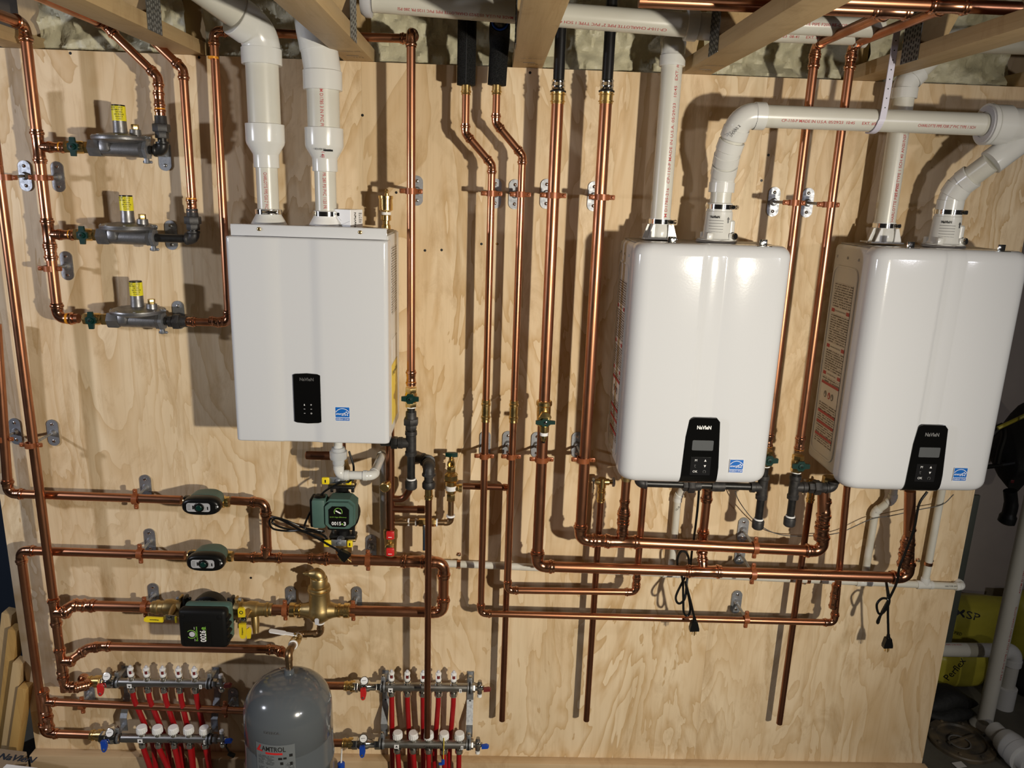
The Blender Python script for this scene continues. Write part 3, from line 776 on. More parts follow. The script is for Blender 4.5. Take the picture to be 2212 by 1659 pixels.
# ------------------------------------------------------------------ gas piping on the left
def toward(p, d):
    q = P(p); return V((q.x, -d, q.z))
def union(root, p, ax, L, r, mat='iron_rough', name='union'):
    p = P(p)
    MB().hexn(p, ax, L * .32, r * 1.5).lathe(p + ax * L * .6, ax, [(0, r * 1.5), (L * .1, r * 1.35), (L * .4, r * 1.3)], 18).build(name, M[mat], root)
    MB().hexn(p + ax * L * .28, ax, L * .36, r * 1.95).build('union_nut', M[mat], root)
RG = .0145
G = Run('gas_pipe', 'copper gas pipe at the far left with two tees feeding the three regulators', 'pipe',
        [toward((62, 52, .10), .95), (62, 52, .10), (117, 688, .10), (170, 688, .10)], RG)
gx = G.pts[1].x
def onx(x, px, py, d): q = at(px, py, d); return V((x, q.y, q.z))
for py, px in ((317, 82), (506, 100)):
    c = onx(gx, px, py, .10); G.tee(c, Z, X, RG * .86, .022)
    e = at(142 if py < 400 else 163, py + 1, .10)
    MB().tube([c + X * .04, e], .0122, 16).build('branch_pipe', M['copper'], G.root)
    G.coup((c + X * .052 + (e - c) * .0), X, .006, .0122); G.marks(e - X * .014, X, .0125)
G.marks(at(147, 688, .10), X); G.coup(onx(gx, 108, 600, .10), Z, .02) if False else None
G.coup(onx(gx, 104, 542, .10), Z, .004)
RGV = 'gas valves before the regulators'
vals = []
for (px, py, L, w) in ((141, 317, .076, 'top'), (162, 506, .074, 'middle'), (181, 688, .074, 'bottom')):
    ball_valve(at(px, py, .10), X, .0122, L, 'brass gas valve with green wing handle before the %s regulator' % w, group=RGV, wing=.042)
def regulator(cx, py, w):
    A = at(cx, py, .10); hx = A.x - .0905
    root = thing('gas_regulator', 'grey cast gas regulator with yellow-labelled vent cap, the %s of three at the left' % w, 'gas regulator', A, 'gas regulators in a column at the left')
    b = MB().hexn(V((hx, A.y, A.z)), X, .036, .026)
    b.lathe(V((hx + .034, A.y, A.z)), X, [(0, .020), (.012, .0215), (.10, .0225), (.112, .0225)], 24)
    b.hexn(V((hx + .145, A.y, A.z)), X, .012, .026)
    zr = A.z + .029
    b.lathe(V((A.x, A.y, zr - .014)), Z, [(0, .045), (.006, .066), (.009, .078), (.015, .079)], 36)
    b.box(V((hx + .05, A.y - .012, A.z + .006)), (.028, .03, .03), .006)
    b.build('body', M['cast_aluminium'], root)
    t = MB().lathe(V((A.x, A.y, zr + .0015)), Z, [(0, .079), (.004, .078), (.009, .062), (.013, .030), (.013, .02)], 36)
    for k in range(8):
        a = 2 * pi * k / 8 + .3; t.lathe(V((A.x + .071 * cos(a), A.y + .071 * sin(a), zr + .004)), Z, [(0, .005), (.004, .005), (.005, .003)], 8)
    t.lathe(V((A.x + .048, A.y - .012, zr + .005)), Z, [(0, .0165), (.020, .015), (.021, .012)], 18)
    t.build('diaphragm_cover', M['cast_aluminium'], root)
    MB().hexn(V((A.x + .048, A.y - .012, zr + .025)), Z, .015, .0105).build('vent_plug', M['brass'], root)
    ch = MB().lathe(V((A.x, A.y, zr + .010)), Z, [(0, .0195), (.028, .0185), (.080, .0178)], 24).build('vent_tower', M['cast_aluminium'], root)
    MB().band(V((A.x, A.y, zr + .068)), Z, .0170, .0188, .040, 28).build('yellow_label', M['label_yellow'], ch)
    MB().cyl(V((A.x, A.y, zr + .088)), Z, .004, .0180).build('cap', M['plastic_black'], ch)
    up = V((.35, -1, 0))
    for k, tx in enumerate(('VENT LIMITER', 'DO NOT REMOVE')):
        wrap_text('label_text', tx, .0055, V((A.x, A.y, zr + .083 - k * .006)), X, -Y, .0190, M['ink_black'], ch, .030) if False else None
        flat = wrap_text('label_text', tx, .0056, V((A.x, A.y, 0)), X, -Y, .0190, M['ink_black'], ch, .026) if False else None
    # print bends round the tower: map letters to the angle
    for k, (tx, wd) in enumerate((('THIS IS NOT A GAUGE', .040), ('DO NOT REMOVE CAP', .038), ('CERTIFIED', .020), ('LINE PRESSURE', .026), ('REGULATOR', .020), ('CLASS I', .018))):
        vs, fs = text_geo(tx, .0062, .012); ww = max(p[0] for p in vs) - min(p[0] for p in vs); out = []
        for p in vs:
            a = p[0] * wd / ww / .0191 + (0 if k < 2 else .45); out.append(V((A.x + .0192 * sin(a), A.y - .0192 * cos(a), zr + .084 - k * .0062 + p[1])))
        MB().mesh(out, fs).build('label_text', M['ink_black'], ch, smooth=False)
    fl = MB().hexn(V((hx + .156, A.y, A.z)), X, .012, .028)
    for k in (-1, 1): fl.box(V((hx + .162, A.y - .006, A.z + k * .030)), (.012, .014, .018), .003).lathe(V((hx + .152, A.y - .006, A.z + k * .034)), X, [(0, .004), (.024, .004), (.026, .002)], 8)
    fl.build('outlet_flange', M['zinc'], root)
    MB().tube([V((hx - .006, A.y, A.z)), V((hx + .004, A.y, A.z))], .0125, 16).build('inlet_nipple', M['black_iron'], root)
    return V((hx + .168, A.y, A.z))
o1 = regulator(263.5, 322, 'topmost'); o2 = regulator(279.5, 512, 'middle'); o3 = regulator(300, 692, 'lowest')
RI = .0125
q = at(352, 322, .10)
B1 = Run('black_elbow', 'black iron elbow and union on the outlet of the topmost regulator', 'pipe fitting', [o1 + X * .002, V((q.x, o1.y, o1.z)), V((q.x, o1.y, at(352, 296, .10).z))], RI, 'black_iron', 'iron', fit='black_iron', part='nipple')
union(B1.root, V((q.x, o1.y, at(352, 299, .10).z)), Z, .062, .0125)
q2 = at(419, 515, .10)
B2 = Run('black_elbow', 'black iron elbow and union with a bare black nipple after the middle regulator', 'pipe fitting', [o2 + X * .002, V((q2.x, o2.y, o2.z)), V((q2.x, o2.y, at(419, 492, .10).z))], RI, 'black_iron', 'iron', fit='iron_rough', part='nipple')
union(B2.root, V((q2.x, o2.y, at(419, 497, .10).z)), Z, .062, .0125)
B3 = thing('black_union', 'black iron union lying in line after the lowest regulator', 'pipe fitting', o3)
MB().tube([o3, o3 + X * .014], RI, 16).build('nipple', M['black_iron'], B3); union(B3, o3 + X * .012, X, .056, .0125)
RB = .0122
pB = Run('gas_pipe', 'copper gas pipe bending down from the ceiling to the topmost regulator', 'pipe',
         [toward((224, 52, .10), .9), (224, 52, .10), (342, 166, .10), V((q.x, -.10, at(351, 250, .10).z))], RB)
pB.coup(V((q.x, -.10, at(351, 252, .10).z)), Z, .006); pB.marks(V((q.x, -.10, at(351, 236, .10).z)), Z); pB.coup(V((q.x, -.10, at(351, 215, .10).z)), Z, .004)
pC = Run('gas_pipe', 'copper gas pipe dropping from beside the truss to the middle regulator', 'pipe',
         [(302, 60, .10), (397, 150, .10), V((q2.x, -.10, at(417, 448, .10).z))], RB)
pC.coup(V((q2.x, -.10, at(417, 445, .10).z)), Z, .006); pC.marks(V((q2.x, -.10, at(417, 430, .10).z)), Z)
ZU = at(840, 82, .085).z; XU = (at(888, 130, .172).x + at(888, 818, .172).x) / 2
pU = Run('gas_pipe', 'copper gas pipe looping from the lowest regulator over the flues to the boiler valve', 'pipe',
         [o3 + X * .066, V((at(489, 694, .10).x, -.10, o3.z)), V((at(470, 120, .085).x, -.085, ZU)), V((XU, -.085, ZU)), V((XU, -.172, ZU + .004)), V((XU, -.172, at(887, 818, .172).z))], RB)
pU.marks(onx(pU.pts[1].x, 468, 125, .10), Z); pU.coup(o3 + X * .072, X, .004); pU.coup(at(470, 694, .10), X, .004)
xu = pU.pts[-1].x
pU.coup(onx(xu, 887, 816, .172), Z, .006); pU.marks(onx(xu, 887, 826, .172), Z)
ball_valve(onx(xu, 886, 836, .172), -Z, .0125, .062, 'brass gas valve with green handle on the drop right of the left boiler', group=None, wing=.042)
def iron_drop(label, x, d, pys, side, name='black_gas_drop', with_union=True, r=.0125):
    """black iron below a gas valve: nipple, union, tee with a branch, drip leg, cap; pys rows in the photo"""
    def z(py): return at(X2P(x, d, py), py, d).z
    root = thing(name, label, 'pipe fitting', V((x, -d, z(pys['top']))))
    a, b = z(pys['top']), z(pys['cap'])
    MB().tube([V((x, -d, a)), V((x, -d, b))], r, 16).build('nipple', M['black_iron'], root)
    if 'union' in pys: union(root, V((x, -d, z(pys['union'][1]))), Z, z(pys['union'][0]) - z(pys['union'][1]), r)
    t = z(pys['tee']); m = MB()
    m.lathe(V((x, -d, t - .040)), Z, [(0, r * 1.45), (.012, r * 1.5), (.015, r * 1.3), (.065, r * 1.3), (.068, r * 1.5), (.08, r * 1.45)], 18)
    m.lathe(V((x, -d, t)), X * side, [(0, r * 1.2), (.025, r * 1.3), (.027, r * 1.5), (.040, r * 1.45)], 18)
    m.build('tee', M['iron_rough'], root)
    MB().lathe(V((x, -d, b - .016)), Z, [(0, r * 1.2), (.004, r * 1.5), (.026, r * 1.55), (.03, r * 1.4)], 18).build('cap', M['iron_rough'], root)
    MB().band(V((x, -d, b + .018)), Z, r, r * 1.2, .005, 18).build('thread_tape', M['tape_white'], root)
    return root, t
def X2P(x, d, py):
    """column of the photo where the plumb line at (x, d) crosses row py"""
    lo, hi = -400.0, 2600.0
    for _ in range(40):
        mid = (lo + hi) / 2
        if at(mid, py, d).x < x: lo = mid
        else: hi = mid
    return lo
dr, tz = iron_drop('black iron gas drop with union and tee at the right foot of the left boiler', xu, .172, dict(top=882, union=(889, 928), tee=957, cap=1046), -1)
MB().tube([V((xu - .03, -.172, tz)), V((xr1 - .035, -.172, tz)), V((xr1 - .05, -.172, tz + .03))], .0125, 14).build('nipple', M['black_iron'], dr)
MB().hexn(V((xu - .062, -.172, tz)), X, .02, .02).build('bushing', M['black_iron'], dr)

# gas on the right: two drops fed from pipes under the ceiling
ZG = at(1930, 36, .58).z
RC = .0125
tA, tB = at(1930, 36, .58), at(2036, 36, .63)
gA = Run('gas_pipe', 'copper gas drop immediately right of the middle heater, its valve at the heater foot', 'pipe',
         [toward((1763, 96, .17), .555), (1763, 96, .17), (1659, 955, .17)], RC)
gB = Run('gas_pipe', 'copper gas drop beside the printed flank of the rightmost heater', 'pipe',
         [toward((1842, 96, .17), .605), (1842, 96, .17), (1727, 965, .17)], RC)
for g_, py in ((gA, 130), (gB, 130)):
    c = onx(g_.pts[1].x, 1760, py, .17); g_.coup(c, Z, .002)
gB.marks(onx(gB.pts[1].x, 1760, 118, .17), Z)
for g_, py in ((gA, 952), (gB, 957)):
    g_.coup(onx(g_.pts[1].x, 1700, py, .17), Z, .004); g_.marks(onx(g_.pts[1].x, 1700, py + 11, .17), Z)
zA, zB_ = gA.pts[0].z, gB.pts[0].z
hA = Run('ceiling_pipe', 'lower copper pipe along the ceiling, ending in a tee over the middle heater drop', 'pipe', [V((at(1380, 0, .58).x, -.58, zA)), V((gA.pts[0].x + .03, -.58, zA))], .0143)
hA.tee(V((gA.pts[0].x, -.58, zA)), X, Y, .0125)
hB = Run('ceiling_pipe', 'upper copper pipe along the ceiling above the white strap, nearer the viewer', 'pipe', [V((at(1400, 0, .63).x, -.63, zB_ + .001)), V((at(2200, 30, .63).x, -.63, zB_ + .001))], .0143)
hB.tee(V((gB.pts[0].x, -.63, zB_ + .001)), X, Y, .0125)
hC = Run('ceiling_pipe', 'topmost copper pipe along the ceiling, just under the boards', 'pipe', [V((at(1560, 0, .70).x, -.69, zB_ + .045)), V((at(2260, 20, .69).x, -.69, zB_ + .045))], .0143)
for g_, px, py, w, ln in ((gA, 1658, 972, 'middle', .052), (gB, 1726, 983, 'rightmost', .056)):
    x = g_.pts[1].x
    ball_valve(onx(x, px, py, .17), -Z, .0125, ln, 'brass gas valve with green handle at the foot of the %s heater' % w, group=None, wing=.044)
for g_, px, rows, w, side in ((gA, 1650, dict(top=1012, tee=1052, cap=1132), 'middle', -1), (gB, 1720, dict(top=1022, tee=1052, cap=1126), 'rightmost', 1)):
    x = g_.pts[1].x
    rt, tz = iron_drop('black iron tee and capped drip leg of the %s heater' % w, x, .17, rows, side)
    if side < 0:
        def hx_(px): return at(px, 1050, .17).x
        e = hx_(1380)
        MB().tube([V((x - .03, -.17, tz)), V((e, -.17, tz + .004))], .0120, 14).build('nipple', M['black_iron'], rt)
        MB().lathe(V((hx_(1536), -.17, tz)), X, [(0, .017), (.008, .018), (.034, .018), (.042, .017)], 18).build('coupling', M['iron_rough'], rt)
        union(rt, V((hx_(1474), -.17, tz)), X, .058, .0125)
        m = MB(); elbow_mesh(m, V((e, -.17, tz + .004)), -X, Z, .0125, 'iron', 16); m.build('elbow', M['iron_rough'], rt)
    else:
        union(rt, V((x + .045, -.17, tz)), X, .062, .0125)
        e = V((x + .125, -.17, tz))
        MB().tube([V((x + .09, -.17, tz)), e], .0120, 14).build('nipple', M['black_iron'], rt)
        m = MB(); elbow_mesh(m, e, X, Z, .0125, 'iron', 16); m.build('elbow', M['iron_rough'], rt)

# ------------------------------------------------------------------ domestic water risers in the middle
R34, R54, R1 = .0111, .0175, .0143
w1 = Run('water_pipe', 'slim copper riser below the straight black foam sleeve, running on to the rightmost heater', 'pipe',
         [(1006, 196, .115), (1006, 288, .115), (1062, 356, .115), (1039, 1325, .115), (1802, 1345, .115), (1830, 1050, .115)], R34)
w2 = Run('water_pipe', 'slim copper riser below the elbowed black foam sleeve, running on to the middle heater', 'pipe',
         [(1072, 196, .115), (1072, 266, .115), (1130, 336, .115), (1095, 1275, .115), (1377, 1279, .115), (1388, 1045, .115)], R34)
x1, x2 = w1.pts[3].x, w2.pts[3].x
for w_, x in ((w1, x1), (w2, x2)):
    a = onx(x, 1050, 863, .115); b = onx(x, 1050, 911, .115)
    press_adapter(w_.root, b, Z, a.z - b.z, R34, 'brass', 'check_valve')
for w_, px, rows in ((w1, 1800, (1300, 1275)), (w2, 1376, (1258, 1240))):
    for py in rows: w_.coup(onx(w_.pts[4].x if False else (w_.pts[4].x + w_.pts[5].x) / 2, px, py, .115), Z, .008)
w3 = Run('water_pipe', 'thick copper riser with a green-handled brass valve, running right to the rightmost heater', 'pipe',
         [(1203, 200, .15), (1162, 1223, .15), (1962, 1248, .15), (1966, 1060, .15)], R54)
w4 = Run('water_pipe', 'thick copper riser left of the middle heater, running right to both heaters', 'pipe',
         [(1311, 200, .155), (1252, 1166, .155), (1777, 1191, .155), (1778, 1060, .155)], R54)
x3, x4 = w3.pts[1].x, w4.pts[1].x
def onz(p, q, px):
    """the point of segment p-q seen in column px (p-q mostly along x)"""
    lo, hi = 0.0, 1.0
    for _ in range(40):
        mid = (lo + hi) / 2; c = p.lerp(q, mid)
        v = ROT.transposed() @ V((c.x, c.y + D, c.z - H))
        if CX + F * v.x / v.z < px: lo = mid
        else: hi = mid
    return p.lerp(q, lo)
c4 = onz(w4.pts[1], w4.pts[2], 1343); w4.tee(c4, X, Z, R1, .026); w4.coup(onz(w4.pts[1], w4.pts[2], 1296), X, .004)
t4 = c4 + Z * .03; zh = H - .842
w4.extend([t4, V((c4.x, c4.y, zh + .0))], 'riser', r=R1)
for k, (dz, L) in enumerate(((.055, .010), (.085, .008))): w4.coup(c4 + Z * dz, Z, L, R1 * 1.06)
w4.reducer(c4 + Z * .118, Z, R1 * 1.12, R1 * .9)
MB().hexn(V((c4.x, c4.y, zh - .030)), Z, .022, .021).lathe(V((c4.x, c4.y, zh - .05)), Z, [(0, .016), (.02, .017)], 18).build('brass_union', M['brass_cast'], w4.root)
c3 = onz(w3.pts[1], w3.pts[2], 1519); w3.tee(c3, X, V((0, .55, .83)), R1, .030)
for px in (1500, 1545): pass
b3 = V((c3.x, -.106, c3.z + .07))
w3.extend([c3 + V((0, .022, .033)), b3, V((c3.x + .002, -.106, zh))], 'riser', r=R1)
for dz in (.10, .20): w3.coup(V((c3.x, -.106, c3.z + dz + (.06 if dz > .15 else 0))), Z, .008, R1 * 1.06)
w3.reducer(V((c3.x, -.106, c3.z + .305)), Z, R1 * 1.12, R1 * .9)
MB().hexn(V((c3.x + .002, -.106, zh - .028)), Z, .022, .021).build('brass_union', M['brass_cast'], w3.root)
for w_, zz in ((w4, H - .852), (w3, H - .852)):
    p, e = w_.pts[2], w_.pts[3]; xe = (p.x + e.x) / 2
    for dz in (.075, .105): w_.coup(V((xe, p.y, p.z + dz)), Z, .008)
    w_.reducer(V((xe, p.y, p.z + .15)), Z, R54 * 1.02, R1)
    MB().hexn(V((xe, p.y, zz - .032)), Z, .022, .021).build('brass_union', M['brass_cast'], w_.root)
# feeds in the ceiling: black foam sleeves, smooth black hoses
f1 = thing('foam_sleeve', 'straight black foam pipe sleeve hanging from the ceiling', 'pipe insulation', at(1007, 186, .115))
xx = w1.pts[0].x; MB().tube([V((xx, -.115, at(1007, 184, .115).z)), V((xx, -.115, ZT + .36))], .0265, 24).build('sleeve', M['foam_black'], f1)
MB().tube([V((xx, -.115 - .0262, at(1007, 184, .115).z + .002)), V((xx, -.115 - .0262, ZT + .36))], .0016, 6).build('slit', M['rubber'], f1)
press_adapter(f1, V((xx, -.115, at(1006, 205, .115).z)), Z, .042, R34, 'brass', 'press_adapter')
xx = w2.pts[0].x
f2 = thing('foam_sleeve', 'elbowed black foam pipe sleeve under a blue-edged black fitting', 'pipe insulation', at(1074, 186, .115))
zb_ = at(1074, 184, .115).z; zc_ = at(1078, 100, .115).z
MB().tube([V((xx, -.115, zb_)), V((xx + .004, -.115, zc_))], .0265, 24).build('sleeve', M['foam_black'], f2)
MB().tube([V((xx + .004, -.115, zc_ - .01)), V((xx + .004, -.12, zc_ + .02)), V((xx + .004, -.15, zc_ + .045)), V((xx + .004, -.19, zc_ + .05))], [.0265, .029, .029, .027], 24).build('elbow_sleeve', M['foam_black'], f2)
MB().ring(V((xx + .004, -.192, zc_ + .05)), Y, .021, .003, 24, 8).build('blue_ring', M['blue'], f2)
MB().lathe(V((xx + .004, -.19, zc_ + .05)), -Y, [(0, .018), (.012, .016), (.02, .010)], 18).build('plug', M['plastic_black'], f2)
MB().lathe(V((xx + .006, -.20, zc_ + .085)), Z, [(0, .010), (.018, .010)], 14).build('threaded_stub', M['steel'], f2)
MB().cyl(V((xx + .006, -.20, zc_ + .10)), Z, .08, .030, 20).build('black_cap', M['plastic_black'], f2)
press_adapter(f2, V((xx, -.115, at(1072, 205, .115).z)), Z, .042, R34, 'brass', 'press_adapter')
for w_, px, lab in ((w3, 1205, 'smooth black hose crimped above the valve riser, left of the pair'), (w4, 1315, 'smooth black hose crimped above the thick riser nearest the middle heater')):
    p = w_.pts[0]; d = -p.y
    h = thing('black_hose', lab, 'hose', p, 'smooth black hoses from the ceiling')
    z1 = at(px, 197, d).z; z2 = at(px, 173, d).z
    MB().tube([V((p.x, p.y, z1)), V((p.x, p.y, ZT + .36))], .0160, 20).build('hose', M['pex_black'], h)
    MB().lathe(V((p.x, p.y, z1)), Z, [(0, .0175), (.004, .0195), (.008, .0180), (.014, .0200), (.022, .0180), (.028, .0200), (z2 - z1, .0185)], 20).build('crimp_sleeve', M['chrome'], h)
    MB().band(V((p.x, p.y, z1 - .001)), Z, .016, .0225, .004, 20).build('rubber_ring', M['rubber'], h)
    zz = at(px, 225, d).z
    press_adapter(h, V((p.x, p.y, zz)), Z, z1 - zz - .002, R54 * .93, 'brass', 'brass_socket')
# the brass valve on the thick riser
zt_, zb2 = onx(x3, 1178, 862, .15).z, onx(x3, 1178, 918, .15).z
v3 = thing('ball_valve', 'brass ball valve with green handle in the thick riser, drain stub facing out', 'valve', V((x3, -.15, zb2)))
mb = MB().lathe(V((x3, -.15, zb2)), Z, [(0, .021), (.004, .024), (.012, .024), (.014, .021), (.03, .0215), (.05, .0215), (.062, .0215), (.066, .025), (.076, .025), (.08, .022)], 20)
mb.build('body', M['brass'], v3)
MB().hexn(V((x3 + .002, -.168, zb2 + .034)), -Y, .018, .020).build('bonnet', M['brass'], v3)
hz = zb2 + .022
MB().prism([(-.030, -.006), (-.012, -.008), (-.008, -.013), (.008, -.013), (.012, -.006), (.030, -.005), (.030, .005), (.012, .007), (.008, .011), (-.008, .011), (-.012, .007), (-.030, .005)], V((x3 + .003, -.190, hz)), X, Z, .008, -Y).build('handle', M['valve_green'], v3)
MB().lathe(V((x3 + .003, -.195, hz)), -Y, [(0, .0055), (.005, .005), (.006, .002)], 10).build('handle_nut', M['chrome'], v3)
MB().lathe(V((x3 + .002, -.172, zb2 - .046)), Z, [(0, .007), (.004, .009), (.012, .009), (.013, .012), (.03, .012), (.031, .015), (.050, .015)], 16).build('drain_stub', M['brass'], v3)
MB().band(V((x3 + .002, -.172, zb2 - .022)), Z, .012, .0125, .010, 16).build('paper_tag', M['sticker_white'], v3)
MB().lathe(V((x3 + .002, -.172, zb2 - .052)), Z, [(0, .0045), (.008, .0045)], 10).build('drain_cap', M['plastic_black'], v3)

# relief pipes that end open above the floor
RLX = .0107
def relief(label, nodes, **k): return Run('relief_pipe', label, 'pipe', nodes, RLX, 'copper_old', 'solder', 'open-ended relief pipes', open_end=True, **k)
r1 = relief('open-ended relief pipe descending just left of the stub under the middle heater', [(1299, 1070, .075), (1266, 1556, .075)])
r2 = relief('open-ended relief pipe descending under the rightmost heater', [(1752, 1070, .075), (1683, 1563, .075)])
r3 = relief('open-ended thin pipe ending between manifold and bare plywood', [(1000, 1050, .072), (1098, 1053, .072), (1088, 1556, .072)])
r4 = relief('long discharge pipe in front of the right manifold, from a black elbow', [(928, 1064, .15), (921, 1592, .15)])
press_adapter(r1.root, onx(r1.pts[0].x, 1297, 1084, .075), Z, .045, RLX, 'brass'); press_adapter(r2.root, onx(r2.pts[0].x, 1748, 1084, .075), Z, .045, RLX, 'brass')
press_adapter(r4.root, onx(r4.pts[0].x, 927, 1078, .15), Z, .048, RLX, 'brass')
def relief_valve(label, x, d, z, s):
    rv = thing('relief_valve', label, 'valve', V((x, -d, z)), 'relief valves under the heaters')
    MB().lathe(V((x, -d, z - .03)), Z, [(0, .012), (.012, .013), (.014, .015), (.03, .014), (.045, .013)], 16).lathe(V((x - s * .022, -d, z + .002)), X * s, [(0, .010), (.02, .012), (.045, .011), (.047, .008), (.06, .008)], 16).build('body', M['brass'], rv)
    MB().box(V((x - s * .030, -d - .008, z - .012)), (.004, .010, .045), .0015).lathe(V((x - s * .03, -d, z + .008)), X, [(-.004, .012), (.004, .012)], 14).build('test_lever', M['chrome'], rv)
    MB().lathe(V((x + s * .035, -d, z + .002)), X * s, [(0, .016), (.005, .017), (.008, .012)], 8).build('locknut', M['zinc'], rv)
relief_valve('brass relief valve with test lever under the left corner of the middle heater', r1.pts[0].x, .075, at(1300, 1042, .075).z, 1)
relief_valve('brass relief valve tucked behind the black union of the rightmost heater', r2.pts[0].x, .075, at(1752, 1046, .075).z, 1)
# ------------------------------------------------------------------ heating pipes at lower left
# tall pipe that runs from the upper left down to the first manifold
ret = Run('heating_pipe', 'tall copper pipe down the left of the wall to the upper left manifold bar', 'pipe',
          [(-4, 205, .115), (107, 1292, .115), (131, 1492, .115)], R1, straight=True)
xr1_ = ret.pts[0].x
ra = V((xr1_, -.115, at(130, 1484, .115).z))
for py, px, rb, e1, e2 in ((1322, 110, R54, (166, 1305, .10), None), (1428, 125, R1, (193, 1401, .085), None)):
    c = onx(xr1_, px, py, .115); ret.tee(c, Z, X, rb * (1 if rb == R1 else .95), .026)
# lower U at the end and its rise to the manifold valve
mz = at(212, 1472, .075)
ret.extend([V((xr1_, -.115, ra.z + .03)), V((xr1_, -.115, ra.z)), V((xr1_ + .045, -.115, ra.z - .0)), V((xr1_ + .085, -.085, mz.z)), V((mz.x - .03, -.075, mz.z))], 'pipe')
press_adapter(ret.root, V((mz.x - .035, -.075, mz.z)), X, .045, R1, 'brass', bands=1)
# branch with the big pump
br1 = Run('heating_pipe', 'thick copper branch from the tall pipe to the black pump', 'pipe',
          [onx(xr1_, 110, 1322, .115) + X * .03, (158, 1307, .095), (182, 1308, .082), (336, 1312, .082)], R54)
c1_ = onx(xr1_, 125, 1428, .115)
br2 = Run('heating_pipe', 'copper branch passing behind the black pump to the elbow over the grey tank', 'pipe',
          [c1_ + X * .028, (190, 1400, .085), (222, 1396, .075), (596, 1403, .075), (618, 1412, .10)], R1)
# loop of the two zone valves
far = Run('heating_pipe', 'copper pipe at the left margin turning right into the upper oval valve', 'pipe',
          [(-8, 700, .07), (18, 1066, .08), (392, 1080, .085)], R1)
far2 = Run('heating_pipe', 'copper pipe from the upper oval valve turning down into the thick header', 'pipe',
          [(500, 1081, .088), (574, 1086, .088), (577, 1190, .088)], R1)
low = Run('heating_pipe', 'copper loop from the lower oval valve down to the lower left manifold bar', 'pipe',
          [(400, 1200, .085), (44, 1189, .085), (97, 1584, .06), (205, 1588, .06)], R1)
xl_ = low.pts[1].x
cl = onx(xl_, 89, 1516, .066); low.tee(cl, Z, X, R1 * .9, .024)
low.coup(onx(xl_, 95, 1560, .062), Z, .010)
press_adapter(low.root, at(196, 1588, .06), X, .045, R1, 'brass', bands=1)
lowb = Run('heating_pipe', 'straight copper pipe crossing in front of the left red tubes to behind the tank', 'pipe',
           [cl + X * .03, (650, 1541, .062)], R1 * .9)
# header
hd0, hd1 = at(505, 1203, .088), at(672, 1206, .088)
hz0 = (hd0.z + hd1.z) / 2
header = Run('header_pipe', 'thick copper header under the green pump, bending down to the brass separator', 'pipe',
             [(690, 1207, .088), (958, 1215, .088), (958, 1323, .088), (752, 1319, .088)], R54, seg=20)
header.extend([(508, 1203, .088), (690, 1207, .088)], 'pipe', r=R1)
cz = at(576, 1204, .088); header.tee(V((far2.pts[2].x, -.088, onz(hd0, at(690, 1207, .088), 576).z)), X, Z, R1, .026, None) if False else None
ct = onz(at(508, 1203, .088), at(690, 1207, .088), 576)
pa, raa = socket(ct - X * .026, -X, R1, 'press'); pb, rbb = socket(ct + X * .026, X, R1, 'press'); pc, rcc = socket(ct + Z * .018, Z, R1, 'press')
MB().tube(pa[::-1] + pb, raa[::-1] + rbb, 18).tube([ct + Z * .003] + pc, [rcc[0]] + rcc, 18).build('tee', M['copper_fitting'], header.root)
header.reducer(onz(header.pts[0], header.pts[1], 690), -X, R54, R1)
header.coup(onz(header.pts[0], header.pts[1], 893), X, .022)
press_adapter(header.root, at(757, 1319, .088) , -X, .050, R54, 'brass', bands=2)

